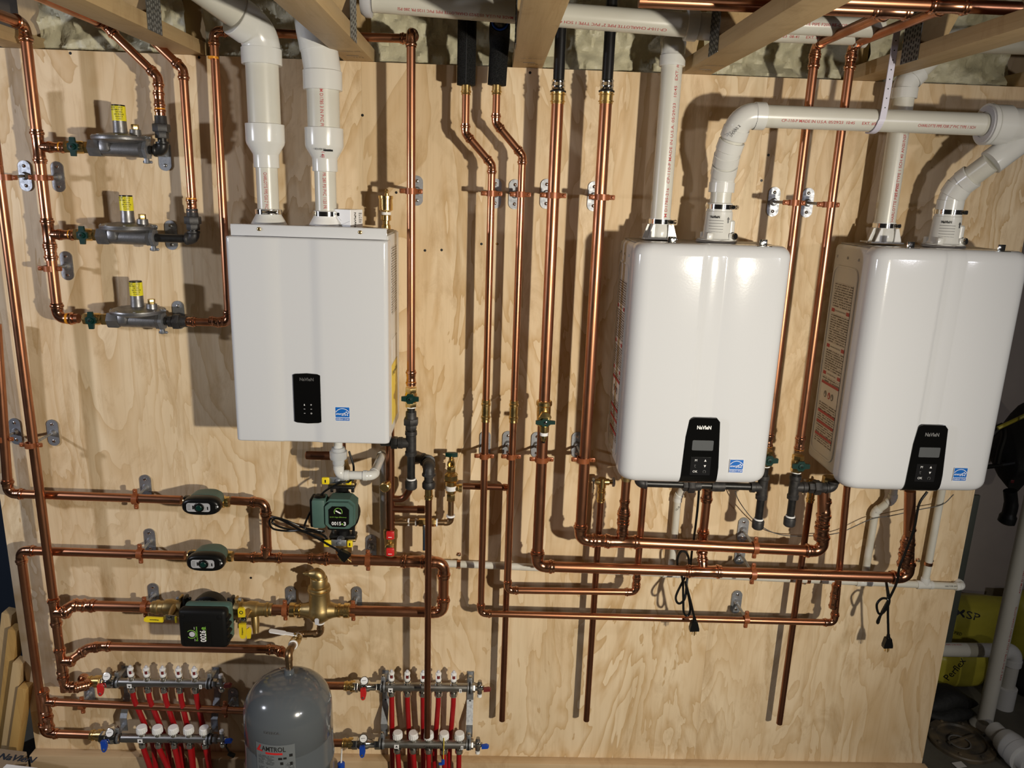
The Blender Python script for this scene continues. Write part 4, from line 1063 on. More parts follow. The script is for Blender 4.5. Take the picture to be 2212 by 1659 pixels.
# zone valves: oval black covers over green bodies in the line
def zone_valve(px, py, ppx, ppy, label, pipe_d=.086):
    c = at(ppx, ppy, pipe_d)
    root = thing('zone_valve', label, 'valve', c, 'oval zone valves')
    m = MB()
    m.lathe(c - X * .062, X, [(0, R1 * 1.2), (.004, R1 * 1.3), (.012, R1 * 1.18), (.014, R1 * 1.42), (.022, R1 * 1.42), (.024, R1 * 1.2), (.04, R1 * 1.5), (.085, R1 * 1.5), (.11, R1 * 1.5), (.112, R1 * 1.2), (.122, R1 * 1.42), (.130, R1 * 1.42), (.132, R1 * 1.18), (.140, R1 * 1.3), (.146, R1 * 1.2)], 22)
    m.build('body', M['brass'], root)
    f = at(px, py, .185)
    W, Hh = .0605, .0285
    def outline(k, hk, n=40):
        o = []
        for i in range(n):
            a = 2 * pi * i / n; cx, sz = cos(a), sin(a)
            e = 2 / 3.0
            o.append((W * k * abs(cx) ** e * (1 if cx > 0 else -1), Hh * hk * abs(sz) ** .8 * (1 if sz > 0 else -1)))
        return o
    def loft(rows, mat, name, par):
        mm = MB(); rings = []
        for d, k, hk, dz in rows:
            rings.append([mm.bm.verts.new(V((f.x + a, -d, f.z + b + dz))) for a, b in outline(k, hk)])
        for A, B in zip(rings, rings[1:]):
            for i in range(len(A)): mm.bm.faces.new((A[i], A[(i + 1) % len(A)], B[(i + 1) % len(B)], B[i]))
        mm.bm.faces.new(rings[0][::-1]); mm.bm.faces.new(rings[-1]); return mm.build(name, M[mat], par)
    loft([(.088, .55, .75, .002), (.105, .80, .95, .002), (.150, .90, 1.0, .001)], 'pump_green', 'actuator_base', root)
    cov = loft([(.150, .94, 1.0, 0), (.156, .99, 1.04, 0), (.170, 1.0, 1.05, 0), (.179, .97, 1.0, 0), (.184, .90, .90, 0), (.186, .80, .75, 0)], 'plastic_black', 'cover', root)
    for k in (-1, 1): MB().box(V((f.x - W * .98, -.135, f.z + .010 * k)), (.018, .02, .012), .003).build('wire_terminal', M['plastic_black'], cov)
    rect(cov, 'dial_plate', 'plate_grey', V((f.x - .005, -.1862, f.z)), .074, .029, t=.0006, rad=.008)
    for k in range(4): MB().box(V((f.x - .034 + .0, -.187, f.z + .008 - k * .005)), (.010, .0005, .0016)).build('dial_print', M['ink_grey'], cov)
    MB().box(V((f.x - .021, -.187, f.z)), (.005, .0005, .012)).box(V((f.x + .024, -.187, f.z - .002)), (.004, .0005, .010)).build('dial_print', M['ink_black'], cov)
    MB().ring(V((f.x - .001, -.187, f.z)), Y, .0165, .0009, 20, 6, radians(-60), radians(60)).build('dial_print', M['ink_black'], cov)
    kn = MB().lathe(V((f.x - .001, -.1865, f.z)), -Y, [(0, .0145), (.003, .0145), (.004, .0135)], 24).build('dial_rim', M['plastic_black'], cov)
    MB().lathe(V((f.x - .002, -.190, f.z)), -Y, [(0, .0100), (.002, .0098), (.0035, .008)], 20).prism([(.006, -.005), (.0125, 0), (.006, .005)], V((f.x - .002, -.190, f.z)), X, Z, .003, -Y).build('dial_knob', M['valve_green'], cov)
    MB().box(V((f.x + .047, -.1855, f.z + .001)), (.009, .0006, .010)).build('cover_print', M['ink_dim'], cov)
    MB().prism([(-.003, 0), (0, -.004), (.003, 0), (0, .004)], V((f.x + .055, -.1845, f.z + .003)), X, Z, .0006, -Y).build('cover_mark', M['ink_white'], cov)
zone_valve(432, 1096, 440, 1083, 'oval black-covered valve in the upper horizontal pipe')
zone_valve(441.5, 1218, 448, 1201, 'oval black-covered valve in the lower horizontal pipe')

# black circulator with its isolation valves
def lever(root, poly, o, u, v, t, mat, name, text=None, tu=None, tv=None, tw=.03, ts=.010):
    h = MB().prism(poly, o, u, v, t).build(name, M[mat], root, smooth=False)
    return h
a0 = at(331, 1313, .082); b0 = at(590, 1317, .082); cz1 = (a0.z + b0.z) / 2
pc1 = at(453, 1314, .082)
big = thing('circulator_pump', 'black square-faced circulator pump in the thick branch', 'pump', pc1)
vb = MB().lathe(V((pc1.x, -.052, pc1.z)), -Y, [(0, .040), (.006, .052), (.03, .056), (.05, .056), (.056, .050), (.07, .046), (.10, .046)], 32)
vb.lathe(V((pc1.x - .08, -.082, pc1.z)), X, [(0, .026), (.04, .024), (.12, .024), (.16, .026)], 20)
vb.build('volute', M['plastic_matte'], big)
for sx in (-1, 1):
    fx = pc1.x + sx * .078
    fl = MB().box(V((fx, -.082, pc1.z)), (.013, .066, .036), .006).box(V((fx, -.082, pc1.z)), (.013, .036, .092), .006)
    for k in (-1, 1): fl.lathe(V((fx - .016, -.082, pc1.z + k * .036)), X, [(0, .006), (.032, .006), (.034, .004)], 6)
    fl.build('flange', M['black_iron'], big)
fc = at(438, 1360, .232); hw, hh_ = .077, .068
rot = Matrix.Rotation(radians(0), 3, 'X')
MB().box(V((fc.x + .006, -.184, fc.z + .005)), (hw * 2 - .004, .034, hh_ * 2 - .006), .012).build('motor_housing', M['pump_green'], big)
MB().lathe(V((fc.x + .006, -.10, pc1.z - .008)), -Y, [(0, .05), (.075, .05)], 28).build('motor_neck', M['plastic_matte'], big)
bx = MB().box(V((fc.x, -.214, fc.z)), (hw * 2, .040, hh_ * 2), .014, None, 3)
for k in range(4): bx.lathe(V((fc.x + hw - .002, -.198, fc.z + .032 - k * .025)), -Y, [(0, .0075), (.026, .0075), (.03, .005)], 12)
for qx, qz in ((.055, .045), (-.062, .05)): bx.lathe(V((fc.x + qx, -.232, fc.z + qz)), -Y, [(0, .009), (.003, .008), (.004, .005)], 12)
bx = bx.build('control_box', M['plastic_matte'], big)
rect(bx, 'label_panel', 'panel_black', V((fc.x - .017, -.2342, fc.z - .016)), .086, .088, t=.0006, rad=.003)
fy = -.2350
U_, V_ = Z, -X       # the print runs upward
flat_text('model_number', '0026', .026, V((fc.x + .002, fy, fc.z - .022)), U_, V_, M['ink_white'], bx, .042, .02)
flat_text('model_letter', 'e', .026, V((fc.x + .002, fy, fc.z + .006)), U_, V_, M['ink_green'], bx, .010, .02)
flat_text('label_words', 'Bumblebee', .010, V((fc.x - .019, fy, fc.z - .014)), U_, V_, M['ink_green'], bx, .052, .004)
MB().ring(V((fc.x - .036, fy, fc.z - .016)), Y, .0145, .0012, 28, 6, radians(40), radians(320)).build('dial_ring', M['ink_green'], bx)
MB().lathe(V((fc.x - .034, fy + .0008, fc.z - .016)), -Y, [(0, .0095), (.0015, .009)], 20).build('dial', M['pvc_grey'], bx)
MB().box(V((fc.x + .0105, fy, fc.z - .012)), (.0006, .0005, .050)).build('label_rule', M['ink_green'], bx)
for s_, zz in ((1, -.006), (-1, -.032)): MB().box(V((fc.x - .026, fy, fc.z + zz + (.012 if s_ > 0 else -.004))), (.001, .0005, .009)).build('label_tick', M['ink_white'], bx)
flat_text('lid_embossing', 'taco', .014, V((fc.x - .01, -.175, fc.z + hh_ + .0012)), X, Y, M['pump_green'], big, .04, .01)

def iso_valve(label, x0, x1, axz, d, lever_dirs, grp):
    """brass flanged ball valve between the pump flange (x1) and the pipe (x0)"""
    s = 1 if x1 > x0 else -1; L = abs(x1 - x0); ax = X * s
    root = thing('isolation_valve', label, 'valve', V((x0, -d, axz)), grp)
    MB().lathe(V((x0, -d, axz)), ax, [(0, .0205), (.004, .022), (.012, .0205), (.014, .025), (.022, .025), (.025, .0215), (L * .38, .0225), (L * .42, .027), (L * .62, .029), (L * .72, .025), (L * .84, .024), (L * .86, .034), (L * .94, .034), (L, .033)], 22).build('body', M['brass_cast'], root)
    fl = MB().box(V((x1 - s * .005, -d, axz)), (.009, .030, .090), .004); fl.build('flange', M['brass_cast'], root)
    for k in (-1, 1): MB().lathe(V((x1 - s * .020, -d, axz + k * .036)), X * s, [(0, .0065), (.010, .0065), (.012, .005)], 6).build('bolt', M['zinc'], root)
    return root
GI = 'brass isolation valves with yellow levers'
xa, xb = at(329, 1313, .082).x, at(386, 1313, .082).x
xc_, xd = at(589, 1317, .082).x, at(523, 1316, .082).x
iv1 = iso_valve('brass isolation valve with long yellow lever, on the left of the black pump', xa, pc1.x - .088, pc1.z + .001, .082, None, GI)
iv2 = iso_valve('brass isolation valve with two upright yellow levers, on the right of the black pump', xc_, pc1.x + .088, pc1.z - .001, .082, None, GI)
L1 = at(367, 1333, .145)
MB().lathe(V((L1.x, -.10, L1.z + .012)), V((0, -.93, -.25)), [(0, .012), (.03, .011), (.04, .008), (.05, .008)], 14).build('stem', M['brass_cast'], iv1)
MB().prism([(-.020, -.008), (.022, -.008), (.022, .008), (-.010, .010), (-.020, .006)], V((L1.x, -.147, L1.z)), X, Z, .003, -Y).build('lever_root', M['steel'], iv1)
MB().lathe(V((L1.x + .001, -.149, L1.z)), -Y, [(0, .0065), (.005, .006), (.006, .003)], 6).build('lever_nut', M['chrome'], iv1)
lv = MB().prism([(-.080, -.004), (-.077, -.008), (-.070, -.010), (-.018, -.010), (-.018, .006), (-.030, .006), (-.072, .008), (-.078, .004)], V((L1.x, -.153, L1.z - .001)), X, Z, .007, -Y).build('lever_grip', M['yellow'], iv1, smooth=False)
flat_text('lever_print', 'Webstone', .008, V((L1.x - .045, -.1602, L1.z - .002)), X * -1, -Z, M['ink_black'], lv, .030, .02)
MB().box(V((L1.x + .022, -.150, L1.z - .006)), (.008, .006, .024), .002).build('lever_grip', M['yellow'], iv1)
q_ = at(527, 1372, .15)
MB().lathe(V((q_.x + .004, -.10, at(529, 1336, .15).z)), -Y, [(0, .012), (.045, .010), (.055, .008)], 14).build('stem', M['brass_cast'], iv2)
zt2 = at(529, 1336, .15).z
MB().box(V((q_.x + .004, -.153, zt2 - .004)), (.018, .004, .036), .001).build('lever_root', M['steel'], iv2)
MB().lathe(V((q_.x + .004, -.155, zt2)), -Y, [(0, .0065), (.005, .006), (.006, .003)], 6).build('lever_nut', M['chrome'], iv2)
lv = MB().prism([(-.011, 0), (-.011, -.040), (-.008, -.052), (0, -.055), (.008, -.052), (.011, -.040), (.012, 0)], V((q_.x, -.155, zt2 - .014)), X, Z, .008, -Y).build('lever_grip', M['yellow'], iv2, smooth=False)
flat_text('lever_print', 'Webstone', .008, V((q_.x, -.1632, zt2 - .040)), Z, -X, M['ink_black'], lv, .028, .02)
lv = MB().prism([(-.011, 0), (.011, 0), (.011, .026), (.007, .034), (-.007, .034), (-.011, .028)], V((q_.x, -.155, zt2 + .012)), X, Z, .008, -Y).build('lever_grip', M['yellow'], iv2, smooth=False)
MB().ring(V((q_.x, -.1632, zt2 + .030)), Y, .0052, .0013, 16, 6).build('lever_print', M['ink_black'], lv)
dq = at(550, 1355, .10)
MB().lathe(V((dq.x, -.09, dq.z + .04)), V((.1, -.3, -1)), [(0, .013), (.03, .014), (.045, .011), (.06, .010)], 16).build('drain_port', M['brass_cast'], iv2)
MB().prism([(-.006, -.03), (.006, -.03), (.010, .0), (.004, .012), (-.006, .004)], V((dq.x - .012, -.125, dq.z + .006)), X, Z, .006, -Y).build('drain_lever', M['yellow'], iv2, smooth=False)

# pipe stub between the pump valve and the separator
sx0, sx1 = at(586, 1317, .084), at(645, 1319, .084)
stub = Run('heating_pipe', 'short thick copper stub between the brass valve and the brass separator', 'pipe', [sx0, sx1], R54)

# air separator
sp = at(691, 1318, .086)
sep = thing('air_separator', 'satin brass air separator with upright float body and drop-shaped badge', 'air separator', sp)
top = at(694, 1245, .086).z - sp.z
sb = MB().lathe(V((sp.x, -.086, sp.z - .042)), Z, [(0, .012), (.006, .024), (.016, .036), (.030, .042), (.042, .0435), (.055, .041), (.066, .036), (.11, .034), (.114, .034)], 32)
sb.lathe(V((sp.x - .062, -.086, sp.z)), X, [(0, .022), (.012, .024), (.030, .030), (.062, .036), (.094, .030), (.112, .024), (.124, .022)], 24)
sb.build('body', M['brass_cast'], sep)
MB().lathe(V((sp.x, -.086, sp.z + .070)), Z, [(0, .034), (.004, .0385), (.010, .0385), (.012, .0355), (.016, .0375), (.022, .036), (.024, .029), (.050, .0285), (.054, .0265)], 32).build('float_housing', M['brass_cast'], sep)
for s_ in (-1, 1):
    press_adapter(sep, V((sp.x + s_ * .060, -.086, sp.z)), X * s_, .042, R54, 'brass', 'press_adapter', 1)
cap = MB().tube(fillet([V((sp.x + .004, -.086, sp.z + .112)), V((sp.x + .002, -.086, sp.z + .136)), V((sp.x - .030, -.086, sp.z + .137))], .02, 8), [.026] + [.021] * 9 + [.012], 20)
cap.lathe(V((sp.x - .026, -.086, sp.z + .1365)), -X, [(0, .012), (.006, .012), (.008, .0075), (.018, .0075), (.020, .005), (.026, .004)], 14).build('vent_cap', M['brass_cast'], sep)
bg = MB().prism([(.0075 * cos(a), .0075 * sin(a) if sin(a) > -.5 else -.016) for a in [2 * pi * k / 20 for k in range(20)]], V((sp.x - .001, -.086 - .0435, sp.z - .012)), X, Z, .0015, -Y)
bg.build('badge', M['pvc_grey'], sep, smooth=False)

# bronze fittings and ball valve from the separator to the tank
tk = at(623.5, 1530, .30)
e1 = V((sp.x, -.086, sp.z - .058))
tx = at(624, 1425, .27)
tcx = tx.x
ztank = at(624, 1440, .27).z
fz = at(655, 1370, .09)
conn = Run('tank_connection', 'bronze elbows linking the separator to the top of the grey tank', 'pipe fitting',
           [V((sp.x, -.086, sp.z - .034)), V((sp.x, -.086, fz.z)), V((fz.x - .012, -.088, fz.z)), V((tcx, -.27, ztank + .052)), V((tcx, -.27, ztank - .018))], .0112, 'bronze', 'solder', fit='bronze', part='nipple', straight=False)
MB().band(V((sp.x, -.086, sp.z - .048)), Z, .011, .0145, .004, 16).build('thread_tape', M['tape_white'], conn.root)
# tee where the branch behind the pump joins
p0, p1 = V((fz.x - .012, -.088, fz.z)), V((tcx, -.27, ztank + .052)); dv = (p1 - p0).normalized()
tv = thing('ball_valve', 'small brass ball valve with pale flat lever above the grey tank', 'valve', p0 + dv * .05)
MB().lathe(p0 + dv * .045, dv, [(0, .0165), (.014, .0165), (.016, .014), (.026, .0175), (.044, .0175), (.052, .014), (.054, .0165), (.068, .0165)], 18).build('body', M['brass'], tv)
for k in (.040, .116): MB().band(p0 + dv * k, dv, .0105, .0155, .005, 16).build('thread_tape', M['tape_white'], tv)
lp = p0 + dv * .078 + Z * .022
MB().lathe(p0 + dv * .078 + Z * .008, Z, [(0, .008), (.014, .007), (.02, .005)], 12).build('stem', M['chrome'], tv)
q1 = at(590, 1361, -lp.y)
hd = V((q1.x - lp.x, 0, .012)).normalized()
MB().prism([(-.006, -.006), (.030, -.006), (.036, -.010), (.082, -.010), (.086, -.006), (.086, .006), (.082, .010), (.036, .010), (.030, .006), (-.006, .006)], lp, hd, Y, .004, Z).build('lever', M['sticker_white'], tv, smooth=False)

# expansion tank
th = thing('expansion_tank', 'tall grey enamelled expansion tank with a printed label', 'tank', V((tcx, -.30, 0)))
Rt = .138; zt_ = ztank - .016
prof = [(.10, .10), (.10, Rt * .6), (.12, Rt * .9), (.15, Rt), (zt_ - .30, Rt), (zt_ - .297, Rt + .0025), (zt_ - .286, Rt + .0025), (zt_ - .283, Rt), (zt_ - .205, Rt), (zt_ - .202, Rt - .002), (zt_ - .196, Rt - .002), (zt_ - .193, Rt), (zt_ - .112, Rt)]
for k in range(1, 13):
    a = (pi / 2) * k / 12; prof.append((zt_ - .112 + .108 * sin(a), Rt * (cos(a) ** .72 if k < 12 else .02)))
MB().lathe(V((tcx, -.30, 0)), Z, prof, 56).build('shell', M['tank_grey'], th, ang=.7)
MB().lathe(V((tcx, -.30, 0)), Z, [(0, Rt * .92), (.02, Rt * .9), (.13, Rt * .86)], 40).build('base_ring', M['tank_grey'], th)
MB().lathe(V((tcx, -.274, zt_ - .012)), Z, [(0, .017), (.014, .016), (.024, .0145)], 16).build('threaded_port', M['tank_grey'], th)
def on_tank(a, z, lift=.0): return V((tcx + (Rt + lift) * sin(a), -.30 - (Rt + lift) * cos(a), z))
def tank_patch(a0, a1, z0, z1, mat, name, lift=.0008, par=None):
    n = 14; vs, fs = [], []
    for i in range(n + 1):
        a = a0 + (a1 - a0) * i / n; vs += [on_tank(a, z0, lift), on_tank(a, z1, lift)]
    for i in range(n): fs.append((2 * i, 2 * i + 2, 2 * i + 3, 2 * i + 1))
    return MB().mesh(vs, fs).build(name, M[mat], par or th)
zl = at(585, 1612, .42).z
lab = tank_patch(-.52, .38, zl - .36, zl + .018, 'tank_label', 'label')
tank_patch(-.46, .12, zl - .30, zl - .062, 'small_print_tank', 'label_text', .0012, lab)
tank_patch(-.46, -.08, zl - .055, zl - .022, 'small_print_tank', 'label_text', .0012, lab)
tank_patch(.17, .35, zl - .30, zl - .045, 'small_print_tank', 'label_text', .0012, lab)
tank_patch(-.27, .11, zl - .016, zl - .009, 'red', 'label_stripe', .0013, lab)
vs, fs = text_geo('AMTROL', .024, .012); ww = max(p[0] for p in vs) - min(p[0] for p in vs)
MB().mesh([on_tank(p[0] * .075 / ww / Rt - .085, zl + .002 + p[1], .0014) for p in vs], fs).build('label_logo', M['ink_black'], lab, smooth=False)
def tank_poly(pts, mat, name): MB().mesh([on_tank(a / Rt, z, .0014) for a, z in pts], [tuple(range(len(pts)))]).build(name, M[mat], lab, smooth=False)
tank_poly([(-.070, zl - .010), (-.060, zl - .010), (-.052, zl + .012), (-.056, zl + .014)], 'red', 'label_emblem')
tank_poly([(-.066, zl - .010), (-.046, zl - .010), (-.050, zl - .004), (-.060, zl - .004)], 'red', 'label_emblem')
for a, z, w_, h_ in ((.008, zl - .030, .012, .008), (.022, zl - .029, .010, .007), (.012, zl - .047, .009, .010), (.04, zl - .020, .010, .010), (.040, zl - .050, .008, .012)):
    tank_poly([(a - w_ / 2, z - h_ / 2), (a + w_ / 2, z - h_ / 2), (a + w_ / 2, z + h_ / 2), (a - w_ / 2, z + h_ / 2)], 'ink_black', 'label_icon')
vs, fs = text_geo('EXTROL', .012, .01)
MB().mesh([on_tank(p[0] / Rt * 1.1 - .10, zt_ - .10 + p[1], .0012) for p in vs], fs).build('shell_print', M['ink_dim'], th, smooth=False)
# ------------------------------------------------------------------ under the left boiler
# supply drop with the green circulator
px_ = at(741, 1120, .09)
gp = thing('circulator_pump', 'green and black circulator pump with octagonal dial plate, under the left boiler', 'pump', V((px_.x, -.09, px_.z)))
zf1, zf2 = at(742, 1049, .09).z, at(742, 1155, .09).z
zm = at(731, 1118, .12).z
MB().lathe(V((px_.x, -.09, zf2)), Z, [(0, .022), (.02, .021), (.03, .030), (zf1 - zf2 - .03, .028), (zf1 - zf2 - .02, .020), (zf1 - zf2, .022)], 20).lathe(V((px_.x, -.055, zm)), -Y, [(0, .045), (.01, .054), (.05, .056), (.06, .052)], 28).box(V((px_.x, -.125, zm + .004)), (.092, .022, .092), .012).build('volute', M['plastic_matte'], gp)
for z in (zf1, zf2):
    fl = MB().box(V((px_.x, -.09, z)), (.088, .042, .012), .005)
    for k in (-1, 1): fl.lathe(V((px_.x + k * .034, -.09, z - .022)), Z, [(0, .0055), (.044, .0055), (.046, .003)], 6)
    fl.build('flange', M['black_iron'], gp)
mc = at(731, 1114, .20)
oct_ = [(-.030, -.050), (.030, -.050), (.050, -.034), (.052, .034), (.034, .050), (-.028, .050), (-.046, .034), (-.046, -.034)]
MB().prism(oct_, V((mc.x, -.135, mc.z)), X, Z, .052, -Y).prism([(a * .90, b * .88) for a, b in oct_], V((mc.x, -.187, mc.z)), X, Z, .014, -Y).build('motor_housing', M['pump_green'], gp)
mb = MB().box(V((mc.x - .064, -.165, mc.z)), (.044, .062, .100), .010)
mb.build('wiring_box', M['pump_green'], gp)
MB().box(V((mc.x - .090, -.150, mc.z - .006)), (.012, .05, .098), .005).build('wiring_box_lid', M['plastic_matte'], gp)
MB().lathe(V((mc.x - .064, -.168, mc.z + .048)), Z, [(0, .018), (.004, .018), (.006, .015)], 20).build('wiring_plug', M['plastic_black'], gp)
pl = MB().prism([(a * .66, b * .70) for a, b in oct_], V((mc.x, -.2008, mc.z - .003)), X, Z, .0015, -Y).build('dial_plate', M['panel_black'], gp, smooth=False)
fy = -.2030
flat_text('model_number', '0015', .0165, V((mc.x - .006, fy, mc.z - .026)), X, Z, M['ink_white'], pl, .030, .02)
flat_text('model_letter', 'e', .013, V((mc.x + .0125, fy, mc.z - .026)), X, Z, M['ink_green'], pl, None, .02)
flat_text('model_number', '3', .0175, V((mc.x + .020, fy, mc.z - .0265)), X, Z, M['ink_white'], pl, None, .03)
flat_text('label_words', 'ECM High-Efficiency', .0052, V((mc.x, fy, mc.z - .004)), X, Z, M['ink_green'], pl, .052, .0)
MB().ring(V((mc.x, fy, mc.z + .014)), Y, .0125, .0011, 24, 6, radians(-30), radians(100)).ring(V((mc.x, fy, mc.z + .014)), Y, .0125, .0011, 24, 6, radians(110), radians(210)).build('dial_ring', M['ink_green'], pl)
MB().tube([V((mc.x - .008, fy, mc.z + .018)), V((mc.x + .008, fy, mc.z + .009))], .0022, 8).build('dial_pointer', M['ink_white'], pl)
# brass flanged valves above and below
for z, s, lab in ((zf1, 1, 'brass flange valve with stubby yellow handles above the green pump'), (zf2, -1, 'brass flange valve with stubby yellow handles below the green pump')):
    iv = thing('isolation_valve', lab, 'valve', V((px_.x, -.09, z)), 'valves with stubby yellow handles')
    MB().box(V((px_.x, -.09, z + s * .012)), (.088, .042, .011), .004).lathe(V((px_.x, -.09, z + s * .014)), Z * s, [(0, .022), (.01, .020), (.022, .019), (.026, .026), (.045, .027), (.060, .022), (.075, .019)], 20).build('body', M['brass_cast'], iv)
    hy = at(737, 1173 if s < 0 else 1038, .14)
    MB().lathe(V((px_.x - .004, -.10, hy.z)), -Y, [(0, .013), (.036, .012), (.038, .009)], 14).box(V((px_.x - .006, -.139, hy.z)), (.050, .004, .022), .003).lathe(V((px_.x - .004, -.14, hy.z)), -Y, [(0, .0075), (.006, .007), (.007, .004)], 8).build('handle_hub', M['zinc'], iv)
    for k, w in ((-1, .024), (1, .018)):
        g = MB().box(V((px_.x - .004 + k * (.026 + w / 2), -.142, hy.z - .001)), (w, .010, .024), .004).build('handle_grip', M['yellow'], iv)
        MB().box(V((px_.x - .004 + k * (.026 + w / 2), -.1473, hy.z - .001)), (.004, .0006, .010)).build('handle_print', M['ink_black'], g)
zh_ = at(742, 1205, .09).z
sd = Run('boiler_pipe', 'copper pipe between the boiler underside and the upper pump valve, with a capped stub', 'pipe', [V((px_.x, -.09, zf1 + .10)), V((px_.x, -.09, zb1 + .0))], R1, 'copper_old', 'solder')
sz = at(690, 984, .09).z
MB().lathe(V((at(660, 984, .09).x, -.09, sz)), X, [(0, .010), (.003, .0135), (.02, .0143), (px_.x - at(660, 984, .09).x, .0143)], 18).build('capped_stub', M['copper_old'], sd.root)
MB().lathe(V((px_.x - .022, -.09, sz)), X, [(0, .017), (.012, .0175), (.014, .015)], 18).build('brass_collar', M['brass_cast'], sd.root)
MB().tube([V((px_.x, -.09, zf2 - .088)), V((px_.x, -.09, zh_ + .012))], R1 * .95, 16).build('tail_pipe', M['copper_old'], sd.root)
# return riser beside it, with red-handled drain valve, J bend, stub
rx = at(843, 1060, .09)
ZBo = zb1
rz = at(845, 1150, .09).z
ri = Run('boiler_pipe', 'copper riser under the right foot of the left boiler, with J-bend and stub', 'pipe', [V((rx.x, -.09, rz)), V((rx.x, -.09, ZBo + .002))], .0143, 'copper_old', 'solder')
J = [at(845, 1077, .09), at(872, 1079, .09), at(885, 1058, .10), at(886, 1044, .11)]
J[0].x = rx.x
MB().tube(fillet(J, .03, 8), .0112, 16).build('j_bend', M['copper_old'], ri.root)
s0, s1_ = V((rx.x, -.09, at(880, 1100, .09).z)), at(917, 1101, .09); s1_.z = s0.z
MB().tube([s0, s1_], .0120, 16).lathe(s1_ - X * .024, X, [(0, .0122), (.001, .0132), (.024, .0132), (.026, .011)], 16).build('stub', M['copper_old'], ri.root)
bz = at(833, 1055, .13)
MB().lathe(V((rx.x, -.09, bz.z + .01)), V((-.25, -1, -.1)), [(0, .008), (.02, .008), (.022, .012), (.034, .012), (.036, .0165), (.050, .0165), (.052, .014)], 18).build('brass_drain_cap', M['brass'], ri.root)
# union brass + red valve
rv = thing('ball_valve', 'brass ball valve with two red handles in the riser above the header', 'valve', V((rx.x, -.09, rz)))
zr2 = at(844, 1205, .09).z
MB().lathe(V((rx.x, -.09, zr2 + .012)), Z, [(0, .020), (.008, .021), (.012, .019), (rz - zr2 - .034, .021), (rz - zr2 - .03, .0235), (rz - zr2 - .006, .0235), (rz - zr2, .018)], 20).build('body', M['brass_cast'], rv)
MB().lathe(V((rx.x + .001, -.10, at(843, 1175, .10).z)), -Y, [(0, .013), (.026, .013), (.028, .015), (.034, .013), (.036, .006)], 16).build('stem', M['brass'], rv)
for py in (1156, 1192):
    c = at(843, py, .135); g = MB().box(c, (.027, .012, .030), .005).build('handle_grip', M['red'], rv)
    MB().box(c + V((0, -.0063, -.005)), (.012, .0006, .002)).build('handle_print', M['ink_white'], g)
# small make-up water line to the right with its valve group
ml_a = at(850, 1126, .075); ml_b = at(967, 1122, .075); ml_c = at(974, 1083, .075)
ml = Run('makeup_line', 'small brass and copper make-up line rising to the pressure reducing valve', 'pipe', [V((rx.x, -.085, ml_a.z)), V((ml_c.x, -.075, ml_a.z)), V((ml_c.x, -.075, at(974, 1078, .075).z))], .0100, 'bronze', 'solder', fit='bronze')
zc0 = ml_a.z
def lx_(px): return at(px, 1125, .078).x
for x0, x1_, mat, r in ((862, 878, 'bronze', .013), (905, 922, 'brass', .0135), (925, 942, 'brass', .0135)):
    MB().hexn(V((lx_(x0), -.079, zc0)), X, lx_(x1_) - lx_(x0), r).build('bushing', M[mat], ml.root)
for px in (883, 899, 944): MB().band(V((lx_(px), -.079, zc0)), X, .0100, .0130, .005, 16).build('thread_tape', M['tape_white'], ml.root)
MB().band(V((ml_c.x, -.075, at(974, 1114, .075).z)), Z, .0100, .0145, .006, 16).build('thread_tape', M['tape_white'], ml.root)
MB().box(V((lx_(917), -.09, zc0 - .055)), (.009, .004, .085), .003).build('blue_lever', M['navy'], ml.root)
MB().box(V((lx_(917), -.088, zc0 - .012)), (.010, .012, .018), .002).build('lever_root', M['steel'], ml.root)
pr = thing('reducing_valve', 'brass pressure reducing valve with hexagon top and paper sticker', 'valve', V((ml_c.x, -.075, at(974, 1078, .075).z)))
def pz(py): return at(974, py, .075).z
MB().hexn(V((ml_c.x, -.075, pz(1081))), Z, pz(1066) - pz(1081), .0150).lathe(V((ml_c.x, -.075, pz(1066))), Z, [(0, .013), (.004, .017), (pz(1040) - pz(1066), .0185), (pz(1037) - pz(1066), .024)], 20).hexn(V((ml_c.x, -.075, pz(1037))), Z, pz(1025) - pz(1037), .0235).lathe(V((ml_c.x, -.075, pz(1025))), Z, [(0, .022), (.008, .014)], 18).hexn(V((ml_c.x, -.075, pz(1019))), Z, pz(1008) - pz(1019), .0155).lathe(V((ml_c.x, -.075, pz(1054))), X, [(0, .010), (.024, .012), (.026, .0145), (.036, .0145)], 16).build('body', M['brass'], pr)
MB().band(V((ml_c.x, -.075, pz(1053))), Z, .0180, .0188, .016, 24).build('sticker', M['sticker_white'], pr)
hb = thing('hose_bib', 'small brass drain tap with green wing handle above the reducing valve', 'valve', V((ml_c.x, -.075, pz(1008))))
MB().lathe(V((ml_c.x, -.075, pz(1008))), Z, [(0, .008), (pz(985) - pz(1008), .008)], 14).lathe(V((ml_c.x, -.060, pz(997))), -Y, [(0, .010), (.03, .0105), (.032, .0125), (.044, .0125), (.044, .0085), (.03, .008)], 18).build('body', M['brass'], hb)
MB().prism([(-.020, -.003), (-.008, -.007), (.008, -.007), (.020, -.003), (.020, .003), (.010, .007), (-.010, .007), (-.020, .003)], V((ml_c.x, -.075, pz(985) - .002)), X, Y, .014, Z).build('handle', M['valve_green'], hb)
MB().band(V((ml_c.x, -.075, pz(1004))), Z, .008, .0105, .004, 14).build('thread_tape', M['tape_white'], hb)
